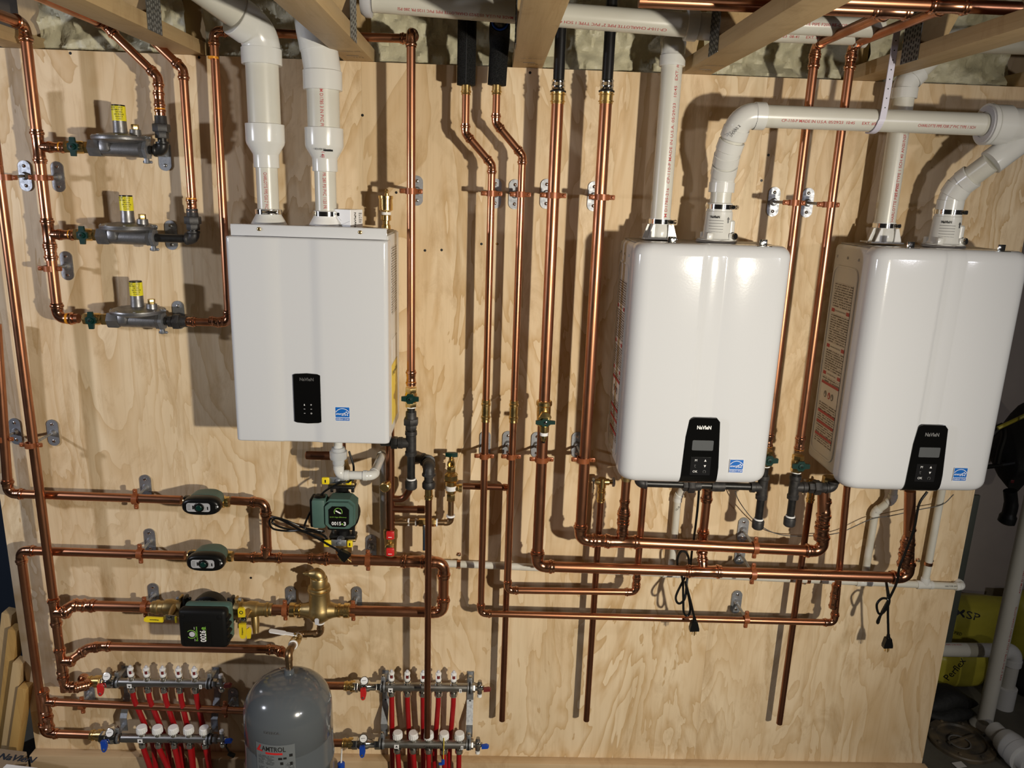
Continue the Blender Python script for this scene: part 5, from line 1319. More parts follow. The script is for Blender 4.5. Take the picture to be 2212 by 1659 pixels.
# black elbow to the discharge pipe
be = at(928, 1046, .15)
bel = Run('black_elbow', 'rounded black pipe elbow feeding the long discharge pipe', 'pipe fitting', [V((at(897, 1000, .05).x, -.045, at(915, 1003, .10).z)), V((be.x - .012, -.06, at(915, 1003, .10).z)), V((r4.pts[0].x, -.15, at(925, 1008, .15).z)), V((r4.pts[0].x, -.15, at(927, 1040, .15).z))], .0145, 'iron_rough', 'iron', fit='iron_rough', part='nipple', straight=False)
MB().lathe(V((r4.pts[0].x, -.15, at(927, 1054, .15).z)), Z, [(0, .019), (.004, .021), (.016, .021), (.022, .018)], 20).build('collar', M['iron_rough'], bel.root)

# condensate trap in white plastic
tr = [at(729, 962, .235), at(732, 1026, .235), at(806, 1028, .235)]
cs = Run('condensate_pipe', 'white plastic condensate pipe under the left boiler, with clear union and two elbows', 'pipe',
         [V((tr[1].x, -.235, ZBo - .012)), V((tr[1].x, -.235, tr[1].z)), V((at(806, 1028, .235).x, -.235, tr[1].z)), V((at(806, 1028, .235).x + .002, -.035, tr[1].z + .004)), V((at(806, 1028, .235).x + .002, -.035, at(826, 1205, .035).z))], .0133, 'pvc_fitting', 'pvc', fit='pvc_fitting', straight=False)
zu = at(729, 985, .235).z
MB().lathe(V((tr[1].x, -.235, zu - .028)), Z, [(0, .0165), (.004, .018), (.018, .018), (.020, .025), (.026, .0262), (.044, .0262), (.046, .021), (.055, .0195), (.056, .016)], 24).build('clear_union', M['clear'], cs.root)
# heater drains and their collecting pipe
DR = .0107
dl = Run('drain_line', 'long white plastic drain pipe low on the plywood, running to beyond its right edge', 'pipe',
         [(828, 1211, .028), (2080, 1267, .028), V((at(2080, 1267, .028).x, .20, at(2080, 1267, .028).z))], .0125, 'pvc', 'pvc', fit='pvc_fitting')
dp = [at(828, 1211, .028), at(2080, 1267, .028)]
dl.tee(onz(*dp, 1997), X, Z, .0125)
for px in (1449, 1866):
    c = onz(*dp, px); dl.tee(c, X, Z, .0125)
dl.ink('CHARLOTTE PIPE 1 IN PVC', onz(*dp, 2050), X, V((0, -1, .4)), .007, .045, 'ink_black', .0125, 'printed_text')
v2 = onz(*dp, 1449); v3_ = onz(*dp, 1866); v4 = onz(*dp, 1997)
za = H - .842
d2 = Run('drain_pipe', 'white drain drop under the middle heater, elbowed at the top', 'pipe', [v2 + Z * .012, V((v2.x, -.028, at(1466, 1074, .028).z)), V((v2.x + .045, -.10, za + .02))], .0125, 'pvc', 'pvc', fit='pvc_fitting', straight=False)
d3 = Run('drain_pipe', 'white drain drop with double bend under the rightmost heater', 'pipe', [v3_ + Z * .012, V((v3_.x, -.028, at(1885, 1105, .028).z)), V((at(1928, 1080, .05).x, -.05, at(1930, 1079, .05).z)), V((at(1932, 1060, .06).x, -.05, za + .0))], .0125, 'pvc', 'pvc', fit='pvc_fitting', straight=False)
d4 = Run('drain_pipe', 'straight white drain pipe at the right edge of the plywood, held by a copper strap', 'pipe', [v4 + Z * .012, V((v4.x, -.028, za + .01))], .0125, 'pvc', 'pvc', fit='pvc_fitting')
d2.ink('1/2 LR', V((v2.x, -.028, at(1462, 1095, .028).z)), (Z + X * .7), -Y, .008, .018, 'ink_black', .0145)
d3.ink('1/2 LR', V((v3_.x, -.028, at(1886, 1100, .028).z)), (Z + X * .7), -Y, .008, .018, 'ink_black', .0145)
def strap(label, c, ax, r, side):
    s = thing('pipe_strap', label, 'pipe strap', c, 'copper straps on the drain pipes')
    MB().band(c, ax, r * 1.02, r * 1.02 + .0016, .012, 20).build('strap', M['copper_fitting'], s)
    for k in (-1, 1):
        q = V((c.x, -.004, c.z)) + side * (k * (r + .012))
        MB().box(q, (.012, .003, .012) if True else 0, .001).build('ear', M['copper_fitting'], s)
        MB().lathe(q, -Y, [(0, .0045), (.008, .0045), (.010, .002)], 10).build('screw', M['chrome'], s)
strap('copper strap on the white drain line beside the header elbow', onz(*dp, 991), X, .0125, Z)
strap('copper strap on the white drain line below the rightmost heater', onz(*dp, 1745), X, .0125, Z)
strap('copper strap on the upright drain pipe at the plywood edge', V((v4.x, -.028, at(2000, 1217, .028).z)), Z, .0125, X)

# ------------------------------------------------------------------ flue and air pipes
RP2, RP3 = .0302, .0445
def vent_print(run, txt, p, q, size=.011, up=-Y, r=None, mat='ink_red', off=0.0):
    p, q = P(p), P(q); ax = (q - p)
    run.ink(txt, (p + q) / 2, ax, up, size, ax.length, mat, r)
def lipped(root, p, d, prof, mat, name): MB().lathe(p, d, prof, 32).build(name, M[mat], root)
zt_u1 = H - .131
# left boiler: two flues that widen from two to three inches
la, lb = at(584, 470, .165), at(571, 325, .165)
fx1 = (la.x + lb.x) / 2
zr = lambda px, py: at(px, py, .165).z
fA = Run('flue_pipe', 'left white flue of the left boiler, widening upward to a forward-leaning elbow', 'flue pipe', [V((fx1, -.165, zt_u1 + .02)), V((fx1, -.165, zr(577, 350)))], RP2, 'pvc', 'pvc', fit='pvc_fitting', seg=28)
def widen(run, x, d, z0):
    lipped(run.root, V((x, -d, z0)), Z, [(0, RP2 * 1.04), (.001, RP2 * 1.17), (.034, RP2 * 1.17), (.038, RP2 * 1.2), (.064, RP3 * 1.16), (.072, RP3 * 1.2), (.118, RP3 * 1.2), (.120, RP3 * 1.0)], 'pvc_fitting', 'widening_coupling')
z0 = zr(577, 363); widen(fA, fx1, .165, z0)
ztop = zr(566, 118)
el = V((fx1, -.165, zr(562, 62)))
MB().tube([V((fx1, -.165, z0 + .11)), V((fx1, -.165, zr(566, 110)))], RP3, 32).build('wide_pipe', M['pvc'], fA.root)
d1_, d2_ = Z, V((-.62, -.68, .42)).normalized()
m = MB(); elbow_mesh(m, el - Z * .012, d1_, d2_, RP3, 'pvc', 32); m.build('elbow', M['pvc_fitting'], fA.root)
MB().tube([el + d2_ * .05, el + d2_ * .80], RP3, 32).build('wide_pipe', M['pvc'], fA.root)
MB().box(el + d2_ * .16 + V((.028, -.0, -.032)), (.001, .02, .014)).build('printed_mark', M['ink_grey'], fA.root) if False else None
ra_, rb2 = at(705, 420, .165), at(699, 300, .165); fx2 = (ra_.x + rb2.x) / 2
fB = Run('flue_pipe', 'right white flue of the left boiler, with red print, bending back under the truss', 'flue pipe', [V((fx2, -.165, zt_u1 + .02)), V((fx2, -.165, zr(703, 360)))], RP2, 'pvc', 'pvc', fit='pvc_fitting', seg=28)
z0 = zr(703, 371); widen(fB, fx2, .165, z0)
MB().tube([V((fx2, -.165, z0 + .11)), V((fx2, -.165, zr(697, 170)))], RP3, 32).build('wide_pipe', M['pvc'], fB.root)
eb = V((fx2, -.165, zr(696, 150))); p1 = at(688, 98, .165); p2 = at(671, 10, .165)
hub = eb - Z * .055
lipped(fB.root, hub, Z, [(0, RP3), (.0005, RP3 * 1.2), (.050, RP3 * 1.2), (.052, RP3 * 1.13)], 'pvc_fitting', 'elbow_socket')
q1 = [hub + Z * .04, eb, eb.lerp(p1, .3), eb.lerp(p1, .65), p1]
MB().tube(smooth_path(q1, 4), RP3 * 1.13, 32).build('elbow', M['pvc_fitting'], fB.root)
MB().tube(smooth_path([p1 - (p1 - eb).normalized() * .012, p1 + (p1 - eb).normalized() * .01, p1.lerp(p2, .4), p2], 4), RP3 * 1.18, 32).build('elbow', M['pvc_fitting'], fB.root)
upA = V((.10, -1, 0))
fA.ink('CHARLOTTE PIPE F200 2" PVC', V((fx1, -.165, zr(580, 412))), -Z, upA, .013, .10)
fB.ink('PR 280 PSI PVC 1120 PR', V((fx2, -.165, zr(704, 412))), -Z, upA, .013, .10)
fB.ink('ASTM D1785 3 IN PVC PIPE TYPE 1 SCH 40', V((fx2, -.165, zr(697, 262))), -Z, upA, .013, .20, 'ink_red', RP3)
fB.ink('REDUCER 3X2', V((fx2, -.165, zr(718, 325))), X, upA + X * .3, .007, .03, 'ink_black', RP3 * 1.2)
MB().box(V((fx2 + .022, -.165 - RP3 * 1.165, zr(718, 327))), (.024, .001, .005)).build('printed_bar', M['ink_black'], fB.root)
for x, dm, nm in ((fx1, .165, 'left'), (fx2, .165, 'right')):
    c = thing('flue_collar', 'flue collar with steel band at the foot of the left boiler %s flue' % nm, 'flue collar', V((x, -dm, zt_u1)))
    MB().lathe(V((x, -dm, zt_u1 - .004)), Z, [(0, .055), (.006, .055), (.030, .042), (.040, RP2 + .006), (.056, RP2 + .005), (.058, RP2 + .001)], 28).build('collar', M['pvc_fitting' if nm == 'left' else 'white_plastic'], c)
    worm_clamp(c, V((x, -dm, zt_u1 + .045)), Z, RP2 + .006, (.25, -.97) if nm == 'left' else (.95, -.2), 'steel_band')
# black grommet and carton and air vent on top of the left boiler
gq = at(672, 474, .20)
MB().lathe(V((gq.x, -.20, zt1 - .004)), Z, [(0, .026), (.008, .026), (.012, .022), (.014, .012)], 22).build('black_grommet', M['plastic_black'], u1)
bq = at(752, 462, .16)
cb = thing('carton', 'small white parts carton lying on top of the left boiler', 'box', V((bq.x, -.16, zt1)))
rotb = Matrix.Rotation(radians(-24), 3, 'Z')
bcz = zt1 + .0285
MB().box(V((bq.x, -.165, bcz)), (.060, .062, .056), .0008, rotb, 1).build('carton_body', M['sticker_white'], cb, smooth=False)
ux = rotb @ X; uy = rotb @ Y
flat_text('carton_print', 'NaVIeN', .013, V((bq.x, -.165, bcz)) + ux * .0305 - uy * .008, Z, uy * -1, M['ink_black'], cb, .040, .02)
rect(cb, 'carton_label', 'small_print_box', V((bq.x, -.165, bcz)) + ux * .0303 + uy * .018 + Z * .006, .015, .030, uy, Z, .0006)
MB().tube([V((bq.x, -.165, bcz)) - uy * .0312 - ux * .03 - Z * .026, V((bq.x, -.165, bcz)) - uy * .0312 + ux * .028 - Z * .004], .0005, 4).tube([V((bq.x, -.165, bcz)) - uy * .0312 - ux * .03 + Z * .026, V((bq.x, -.165, bcz)) - uy * .0312 - ux * .002 - Z * .004], .0005, 4).build('carton_fold', M['pvc_grey'], cb)
aq = at(834, 470, .10)
av = thing('air_vent', 'brass automatic air vent standing on the right rear corner of the left boiler', 'air vent', V((aq.x, -.10, zt1)))
MB().lathe(V((aq.x, -.10, zt1)), Z, [(0, .014), (.012, .013), (.014, .010), (.024, .010), (.026, .0155), (.040, .0155), (.042, .010), (.052, .010)], 16).lathe(V((aq.x, -.10, zt1 + .052)), Z, [(0, .014), (.004, .0205), (.036, .0205), (.037, .0225), (.045, .0225), (.046, .010)], 24).lathe(V((aq.x + .003, -.104, zt1 + .096)), Z, [(0, .006), (.008, .006), (.010, .0045), (.016, .006), (.020, .0035)], 12).build('body', M['brass'], av)
MB().band(V((aq.x, -.10, zt1 + .046)), Z, .009, .0145, .008, 14).build('thread_tape', M['tape_white'], av)

# right heaters: air pipe and exhaust pipe each
def ex_collar(label, c, zt):
    r = thing('exhaust_collar', label, 'flue collar', V((c.x, c.y, zt)), 'printed exhaust collars on the right heaters')
    b = MB().lathe(V((c.x, c.y, zt)), Z, [(0, .056), (.006, .057), (.008, .046), (.016, .042), (.085, .0385), (.087, .0365), (.108, .036), (.110, .034)], 32)
    for k in range(4):
        a = radians(45 + 90 * k); b.box(V((c.x + .046 * cos(a), c.y + .046 * sin(a), zt + .014)), (.018, .018, .022), .004)
    b.lathe(V((c.x + .030, c.y - .020, zt + .008)), Z, [(0, .014), (.05, .013), (.054, .009)], 16)
    b.build('collar', M['pvc_fitting'], r)
    MB().lathe(V((c.x, c.y, zt - .003)), Z, [(0, .062), (.006, .062), (.008, .058)], 8).build('flange_plate', M['casing_top'], r)
    MB().lathe(V((c.x + .034, c.y - .034, zt + .016)), V((.5, -.8, .1)), [(0, .009), (.010, .011), (.014, .009)], 14).build('test_port_plug', M['chrome'], r)
    worm_clamp(r, V((c.x, c.y, zt + .099)), Z, .0365, (.86, -.5), 'steel_band')
    a0 = V((c.x, c.y, 0)); rr = .0408
    def wrapZ(tx, z, size, wd, a_off, mat='ink_black', bold=.008):
        vs, fs = text_geo(tx, size, bold); ww = max(p[0] for p in vs) - min(p[0] for p in vs); out = []
        for p in vs:
            a = p[0] * wd / ww / rr + a_off; out.append(V((c.x + rr * sin(a), c.y - rr * cos(a), z + p[1])))
        MB().mesh(out, fs).build('collar_print', M[mat], r, smooth=False)
    wrapZ('NaVIeN', zt + .070, .010, .028, -.55, 'ink_black', .03)
    for k in range(5): MB().tube([V((c.x + (rr + .0003) * sin(a), c.y - (rr + .0003) * cos(a), zt + .060 - k * .008)) for a in [-.95 + .08 * i for i in range(14)]], .0006, 4).build('collar_print', M['ink_grey'], r)
    MB().prism([(-.0015, -.008), (.0015, -.008), (.0015, .002), (.004, .002), (0, .009), (-.004, .002), (-.0015, .002)], V((c.x + .018, c.y - .0368, zt + .062)), X, Z, .0008, -Y).build('flow_arrow', M['ink_black'], r, smooth=False)
    return zt + .106
e2, e3 = at(1549, 508, .15), at(2039, 518, .15)
zq2 = ex_collar('printed exhaust collar in the middle of the middle heater top', e2, zt_u1 + .002)
zq3 = ex_collar('printed exhaust collar on the rightmost heater, below the wye branch', e3, H - .122)
def in_collar(label, x, d, zt):
    c = thing('intake_collar', label, 'flue collar', V((x, -d, zt)), 'winged intake collars on the right heaters')
    b = MB().lathe(V((x, -d, zt)), Z, [(0, .034), (.012, .036), (.020, .036), (.036, .0345), (.040, .0325), (.062, .0325)], 28).box(V((x, -d, zt + .002)), (.10, .075, .004), .001)
    for k in (-1, 1): b.prism([(0, 0), (k * .020, 0), (k * .006, .044), (0, .044)], V((x + k * .033, -d - .012, zt)), X, Z, .005, -Y).prism([(0, 0), (k * .020, 0), (k * .006, .044), (0, .044)], V((x + k * .020, -d - .032, zt)), X, Z, .005, -Y)
    b.build('collar', M['pvc_fitting'], c)
    worm_clamp(c, V((x, -d, zt + .052)), Z, .0328, (.9, -.45), 'steel_band')
n2, n2b = at(1427, 470, .11), at(1450, 145, .11); ix2 = (n2.x + n2b.x) / 2
in_collar('winged intake collar at the left of the middle heater top', ix2, .11, zt_u1)
fC = Run('air_pipe', 'white air pipe with red print, rising from the middle heater into an elbow', 'air pipe', [V((ix2, -.11, zt_u1 + .03)), V((ix2, -.11, at(1452, 104, .11).z)), V((ix2 + .028, .10, at(1452, 104, .11).z + .17))], RP2, 'pvc', 'pvc', fit='pvc_fitting', seg=28, straight=False)
fC.ink('ASTM D1785-21a   CP-110-P MADE IN U.S.A. 05/29/23   10:45   EXT. #57PR JA', V((ix2, -.11, at(1440, 300, .11).z)), Z, V((.35, -1, 0)), .012, .50)
n3, n3b = at(1915, 470, .10), at(1943, 250, .10); ix3 = (n3.x + n3b.x) / 2
in_collar('winged intake collar at the left of the rightmost heater top', ix3, .10, H - .122)
zel = at(1958, 178, .10).z
fD = Run('air_pipe', 'white air pipe from the rightmost heater passing behind the long horizontal flue to a bend', 'air pipe', [V((ix3, -.10, H - .09)), V((ix3, -.10, zel)), V((ix3 + .105, -.10, zel + .115)), V((ix3 + .62, -.10, zel + .120))], RP2, 'pvc', 'pvc', fit='pvc_fitting', seg=28, straight=False)
fD.ink('2" PVC TYPE 1 SCH 40 ANSI/NSF PW', V((ix3, -.10, at(1935, 350, .10).z)), Z, V((.25, -1, 0)), .013, .20)
fD.ink('CHARLOTTE PIPE F200', V((ix3, -.10, at(1920, 440, .10).z)), Z, V((.25, -1, 0)), .013, .12)
# long horizontal exhaust
hp0, hp1 = at(1672, 252, .235), at(2130, 269, .235); zh0 = (hp0.z + hp1.z) / 2
c45 = V((e2.x, -.15, at(1555, 400, .16).z)); 
fE = Run('flue_pipe', 'long white horizontal flue from the middle heater to the wye', 'flue pipe',
         [V((e2.x, -.15, zq2 - .02)), V((e2.x, -.15, at(1553, 384, .16).z)), V((at(1573, 330, .20).x, -.195, at(1573, 330, .20).z)), V((at(1600, 262, .235).x, -.235, zh0)), V((hp1.x + .02, -.235, zh0))], RP2, 'pvc', 'pvc', fit='pvc_fitting', seg=28, straight=False)
fE.ink('CP-110-P MADE IN U.S.A. 05/29/23  10:45      EXT. #57PR', V(((at(1790, 255, .235).x), -.235, zh0)), X, V((0, -1, -.42)), .011, .28)
fE.ink('CHARLOTTE PIPE F200 2" PVC TYPE 1 SCH', V((at(2035, 262, .235).x, -.235, zh0)), X, V((0, -1, -.42)), .011, .16)
fE.ink('SPEARS 2 IN', V((at(1586, 290, .22).x, -.225, at(1586, 285, .225).z)), V((.6, 0, .8)), V((-.2, -1, .1)), .010, .05, 'ink_black', RP2 * 1.16)
# wye
wx = at(2128, 262, .235).x
wy = thing('wye_fitting', 'large white reducing wye where the two right flues join at the right edge', 'pipe fitting', V((wx, -.235, zh0)))
MB().lathe(V((wx, -.235, zh0)), X, [(0, RP2 * 1.02), (.0005, RP3 * 1.24), (.012, RP3 * 1.24), (.013, RP3 * 1.12), (.016, RP3 * 1.2), (.060, RP3 * 1.2), (.062, RP3 * 1.05), (.42, RP3 * 1.05)], 36).build('body', M['pvc_fitting'], wy)
MB().band(V((wx - .001, -.235, zh0)), X, RP2 * 1.15, RP3 * 1.1, .004, 36).build('reducer_face', M['pvc_grey'], wy)
bo = V((wx + .145, -.235, zh0 - .01)); bd = V((-.74, .09, -.66)).normalized()
MB().lathe(bo, bd, [(0, RP2 * 1.2), (.10, RP2 * 1.2), (.102, RP2 * 1.22), (.135, RP2 * 1.22), (.136, RP2 * 1.0)], 28).build('branch_socket', M['pvc_fitting'], wy)
fF = Run('flue_pipe', 'short white flue bending up from the rightmost heater into the wye', 'flue pipe',
         [V((e3.x, -.15, zq3 - .02)), V((e3.x, -.152, at(2042, 425, .155).z)), V((e3.x + .012, -.165, at(2046, 398, .165).z)), bo + bd * .135], RP2, 'pvc', 'pvc', fit='pvc_fitting', seg=28, straight=False)
# strap hook
st = at(1893, 270, .235)
sk = thing('hook_strap', 'pale perforated plastic hook strap hanging from the ceiling under the long flue', 'strap', V((st.x, -.235, ZT)))
path = [V((st.x + .004, -.235 - RP2 - .0035, ZT + .10)), V((st.x, -.235 - RP2 - .004, zh0 + .03)), V((st.x - .002, -.235 - RP2 - .004, zh0))]
for i in range(1, 13):
    a = pi * i / 12 * .62; path.append(V((st.x - .004 - .010 * i / 12, -.235 - (RP2 + .004) * cos(a), zh0 - (RP2 + .004) * sin(a))))
mm = MB(); prev = None
for i, p in enumerate(path):
    q = path[min(i + 1, len(path) - 1)] - path[max(i - 1, 0)]; q.normalize(); nrm = q.cross(X).normalized()
    ring = [mm.bm.verts.new(p + X * sx * .0085 + nrm * sn * .0016) for sx, sn in ((-1, -1), (1, -1), (1, 1), (-1, 1))]
    if prev:
        for k in range(4): mm.bm.faces.new((prev[k], prev[(k + 1) % 4], ring[(k + 1) % 4], ring[k]))
    else: mm.bm.faces.new(ring)
    prev = ring
mm.bm.faces.new(prev[::-1]); mm.build('strap', M['strap_lilac'], sk, smooth=False)
for k in range(9):
    p = path[1].lerp(path[0], k / 8.5)
    MB().lathe(p + V((0, -.0012, 0)), -Y, [(0, .0018), (.0006, .0018)], 8).build('hole', M['rubber'], sk)
# white pipes under the ceiling
hpz = at(1210, 52, .22)
cp = Run('vent_pipe', 'wide white pipe running across the ceiling between two trusses, red print upside down', 'vent pipe',
         [V((at(806, 20, .25).x, -.25, ZT + .115)), V((at(1492, 36, .25).x, -.25, ZT + .085))], .0302, 'pvc', 'pvc', fit='pvc_fitting', seg=32)
pa_, pb_ = cp.pts
axp = (pb_ - pa_).normalized()
lipped(cp.root, pa_ - axp * .03, axp, [(0, .036), (.012, .044), (.026, .044), (.028, .031)], 'pvc_grey', 'end_hub')
lipped(cp.root, pb_ - axp * .012, axp, [(0, .031), (.001, .039), (.030, .039), (.034, .034), (.09, .034)], 'pvc_fitting', 'end_hub')
for f, w_, tx in ((.26, .30, 'MADE IN U.S.A. 05/29/23 CHARLOTTE PIPE PVC 1120 PR 280 PSI'), (.72, .34, 'CP-110-P CHARLOTTE PIPE 2" PVC TYPE 1 SCH 40 NSF-PW')):
    cp.ink(tx, pa_.lerp(pb_, f), -axp, V((0, -1, -.9)), .011, w_)
for k, (x0, x1_, zz, dd, lab) in enumerate(((1610, 1905, 51, .30, 'upper white pipe under the ceiling behind the two copper gas bends'), (1600, 1852, 79, .20, 'lower white pipe under the ceiling behind the two copper gas bends, ending in an elbow'))):
    a, b = at(x0, zz, dd), at(x1_, zz + 8, dd); b.z = a.z = (a.z + b.z) / 2 + (0.012 if k else 0)
    rr = Run('vent_pipe', lab, 'vent pipe', [a, b], .0242, 'pvc', 'pvc', fit='pvc_fitting', seg=28)
    rr.ink(('CHARLOTTE PIPE F200 RE-CORE', '05-29-23  08-41     EXT. #57PR JA')[k], a.lerp(b, .5), X, V((0, -1, (-.1, -.6)[k])), .010, .17)
    if k: lipped(rr.root, b - X * .01, X, [(0, .025), (.001, .030), (.032, .030), (.036, .024)], 'pvc_fitting', 'elbow_hub')
a, b = at(2085, 103, .02), at(2260, 106, .02); a.z = b.z = ZT + .085
hb_ = Run('vent_pipe', 'white pipe at the extreme right above the foam, behind the stained truss', 'vent pipe', [a + Y * 0, b], .0302, 'pvc', 'pvc', fit='pvc_fitting', seg=28) if False else None
# ------------------------------------------------------------------ floor-heating manifolds
def manifold(S, where):
    du, dl_ = .070, .105
    def line(x0, y0, x1, y1, d):
        a, b = at(x0, y0, d), at(x1, y1, d); z = (a.z + b.z) / 2; return V((a.x, -d, z)), V((b.x, -d, z))
    ua, ub = line(*S['up'], du); la, lb = line(*S['lo'], dl_)
    R = .0152
    ux_ = [at(px, S['up'][1] + 4, du).x for px in S['meters']]
    lx2 = [at(px, S['lo'][1] + 4, dl_).x for px in S['caps']]
    num = ['first', 'second', 'third', 'fourth', 'fifth']
    # supply bar
    sup = thing('supply_manifold', 'upper steel manifold bar with five red flow meters, %s' % where, 'manifold', V((ua.x, -du, ua.z)), 'manifold bars')
    MB().lathe(ua, X, [(0, R * .8), (.003, R), (ub.x - ua.x - .003, R), (ub.x - ua.x, R * .8)], 24).build('bar', M['steel'], sup)
    for x in ux_:
        c = V((x, -du, ua.z))
        MB().lathe(c + Z * (R - .003), Z, [(0, .0125), (.008, .0125), (.009, .0105), (.015, .0100)], 16).build('meter_base', M['chrome'], sup)
        fm = MB().lathe(c + Z * (R + .010), Z, [(0, .009), (.004, .0105), (.010, .0108), (.012, .0095)], 16).lathe(c + Z * (R + .036), Z, [(0, .0095), (.003, .0108), (.007, .0100), (.009, .006)], 16)
        for k in range(3):
            a = radians(-150 + 120 * k); fm.box(c + V((.0085 * cos(a), .0085 * sin(a), R + .028)), (.0042, .0042, .026), .001)
        fm = fm.build('flow_meter', M['white_plastic'], sup)
        MB().lathe(c + Z * (R + .020), Z, [(0, .0068), (.018, .0068)], 14).build('red_float', M['red_dark'], fm)
        MB().lathe(c + Z * (R + .044), Z, [(0, .006), (.006, .0055), (.009, .003)], 12).build('dome', M['pvc_grey'], fm)
        MB().box(c + V((.0090, -.0055, R + .030)), (.002, .001, .012)).build('scale', M['ink_black'], fm)
        MB().lathe(c - Z * (R - .003), -Z, [(0, .009), (.006, .009), (.007, .0145), (.019, .0150), (.022, .0138), (.026, .010)], 18).build('pipe_nut', M['chrome'], sup)
    qa = V((ux_[0] - .002, -du - R - .0003, ua.z - .004))
    rect(sup, 'direction_sticker', 'sticker_white', qa, .016, .016, t=.0005)
    MB().prism([(-.005, .002), (.005, .002), (0, -.005)], qa + V((0, -.0006, -.001)), X, Z, .0004, -Y).build('sticker_print', M['ink_black'], sup, smooth=False)
    qb = V((ub.x - .028, -du - R - .0003, ua.z - .003)); rect(sup, 'code_sticker', 'sticker_white', qb, .009, .016, t=.0005)
    MB().box(qb + V((0, -.0008, 0)), (.003, .0004, .010)).build('sticker_print', M['ink_grey'], sup)
    # return bar
    rtn = thing('return_manifold', 'lower steel manifold bar with five white caps, %s' % where, 'manifold', V((la.x, -dl_, la.z)), 'manifold bars')
    MB().lathe(la, X, [(0, R * .8), (.003, R), (lb.x - la.x - .003, R), (lb.x - la.x, R * .8)], 24).build('bar', M['steel'], rtn)
    for x in lx2:
        c = V((x, -dl_, la.z))
        MB().lathe(c + Z * (R - .003), Z, [(0, .0120), (.007, .0120), (.008, .009), (.014, .0085)], 16).build('cap_base', M['chrome'], rtn)
        cap_ = MB().lathe(c + Z * (R + .008), Z, [(0, .0125), (.004, .0160), (.018, .0172), (.023, .0168), (.025, .0150), (.0255, .004)], 24)
        for k in range(16):
            a = 2 * pi * k / 16; cap_.box(c + V((.0166 * cos(a), .0166 * sin(a), R + .019)), (.0022, .0022, .017), 0)
        cap_.build('cap', M['white_plastic'], rtn)
        MB().lathe(c - Z * (R - .003), -Z, [(0, .009), (.006, .009), (.007, .0145), (.019, .0150), (.022, .0138), (.026, .010)], 18).build('pipe_nut', M['chrome'], rtn)
    qa = V((lx2[0] - .002, -dl_ - R - .0003, la.z)); rect(rtn, 'direction_sticker', 'sticker_white', qa, .017, .016, t=.0005)
    MB().prism([(-.005, -.003), (.005, -.003), (0, .005)], qa + V((0, -.0006, 0)), X, Z, .0004, -Y).build('sticker_print', M['ink_black'], rtn, smooth=False)
    qb = V((lb.x - .016, -dl_ - R - .0003, la.z - .002)); rect(rtn, 'code_sticker', 'sticker_white', qb, .009, .016, t=.0005)
    MB().box(qb + V((0, -.0008, 0)), (.003, .0004, .010)).build('sticker_print', M['ink_grey'], rtn)
    wrap_text('bar_print', 'REHAU', .013, V(((lx2[2] + lx2[3]) / 2 - .012, -dl_, la.z)), X, V((0, -1, -.25)), R, M['ink_black'], rtn, .045, .02)
    MB().ring(V((lx2[2] - .012, -dl_ - R - .0002, la.z)), Y, .0042, .0008, 14, 6, 0, 5).build('bar_mark', M['ink_black'], rtn)
    # end fittings
    for (b, d, col, up, nm) in ((ub, du, 'red_dark', S['upcap'], sup), (lb, dl_, 'blue', S['locap'], rtn)):
        MB().hexn(V((b.x + .008, -d, b.z)), X, .016, .0165).build('end_nut', M['steel'], nm)
        x = b.x + .040
        MB().lathe(V((b.x + .022, -d, b.z)), X, [(0, .011), (.02, .011), (.022, .008), (.034, .008)], 14).lathe(V((x, -d, b.z - .022)), Z, [(0, .009), (.02, .010), (.04, .009), (.044, .007), (.050, .007)], 14).build('end_valve', M['steel'], nm)
        MB().lathe(V((x, -d, b.z + up * .026)), Z * up, [(0, .0085), (.010, .0085), (.012, .006)], 14).build('vent_cap', M['white_plastic'], nm)
        MB().prism([(0, -.006), (.022, -.004), (.026, .004), (.018, .009), (0, .006)], V((x + .014, -d - .006, b.z + .001)), X, Z, .012, -Y).build('end_handle', M[col], nm)
        MB().ball(V((x + .004, -d - .012, b.z + up * -.012 - .004)), .011, (1, .6, 1.1), 14).build('drain_cap', M['chrome'], nm)
    # inlet valves with gauges
    for (a, d, col, fx, nm) in ((ua, du, 'red', S['upv'], 'upper'), (la, dl_, 'blue', S['lov'], 'lower')):
        c = at(fx[0], fx[1], d); c.z = a.z
        v = thing('gauge_valve', 'chrome valve with %s lever and round thermometer, %s bar %s' % (col, nm, where), 'valve', V((c.x, -d, a.z)), 'chrome valves with thermometers')
        x0, x1 = c.x - .034, a.x - .002
        MB().hexn(V((x0, -d, a.z)), X, .020, .0215).lathe(V((x0 + .019, -d, a.z)), X, [(0, .016), (.006, .020), (.022, .0215), (.038, .019), (.044, .015), (x1 - x0 - .045, .015)], 20).hexn(V((x1 - .030, -d, a.z)), X, .022, .0205).build('body', M['chrome'], v)
        g = V((c.x + .010, -d - .012, a.z + .030)); n = V((0, -.8, .6)).normalized()
        MB().lathe(V((c.x + .008, -d - .002, a.z + .014)), V((0, -.4, .9)), [(0, .009), (.014, .008)], 12).build('gauge_stem', M['chrome'], v)
        gg = MB().lathe(g, n, [(0, .0135), (.008, .0150), (.0095, .0150), (.010, .0125)], 24).build('gauge', M['chrome'], v)
        MB().lathe(g + n * .0100, n, [(0, .0125), (.0004, .0125)], 24).build('gauge_face', M['sticker_white'], gg)
        un = X; vn = n.cross(X).normalized()
        MB().prism([(-.008, -.0008), (.006, .0008), (.006, .0020), (-.008, .0006)], g + n * .0108, un, vn, .0003, n).build('gauge_needle', M['ink_black'], gg, smooth=False)
        lx0 = c.x + fx[2]
        MB().lathe(V((lx0, -d - .018, a.z - .004)), -Y, [(0, .010), (.008, .009)], 14).build('stem', M['chrome'], v)
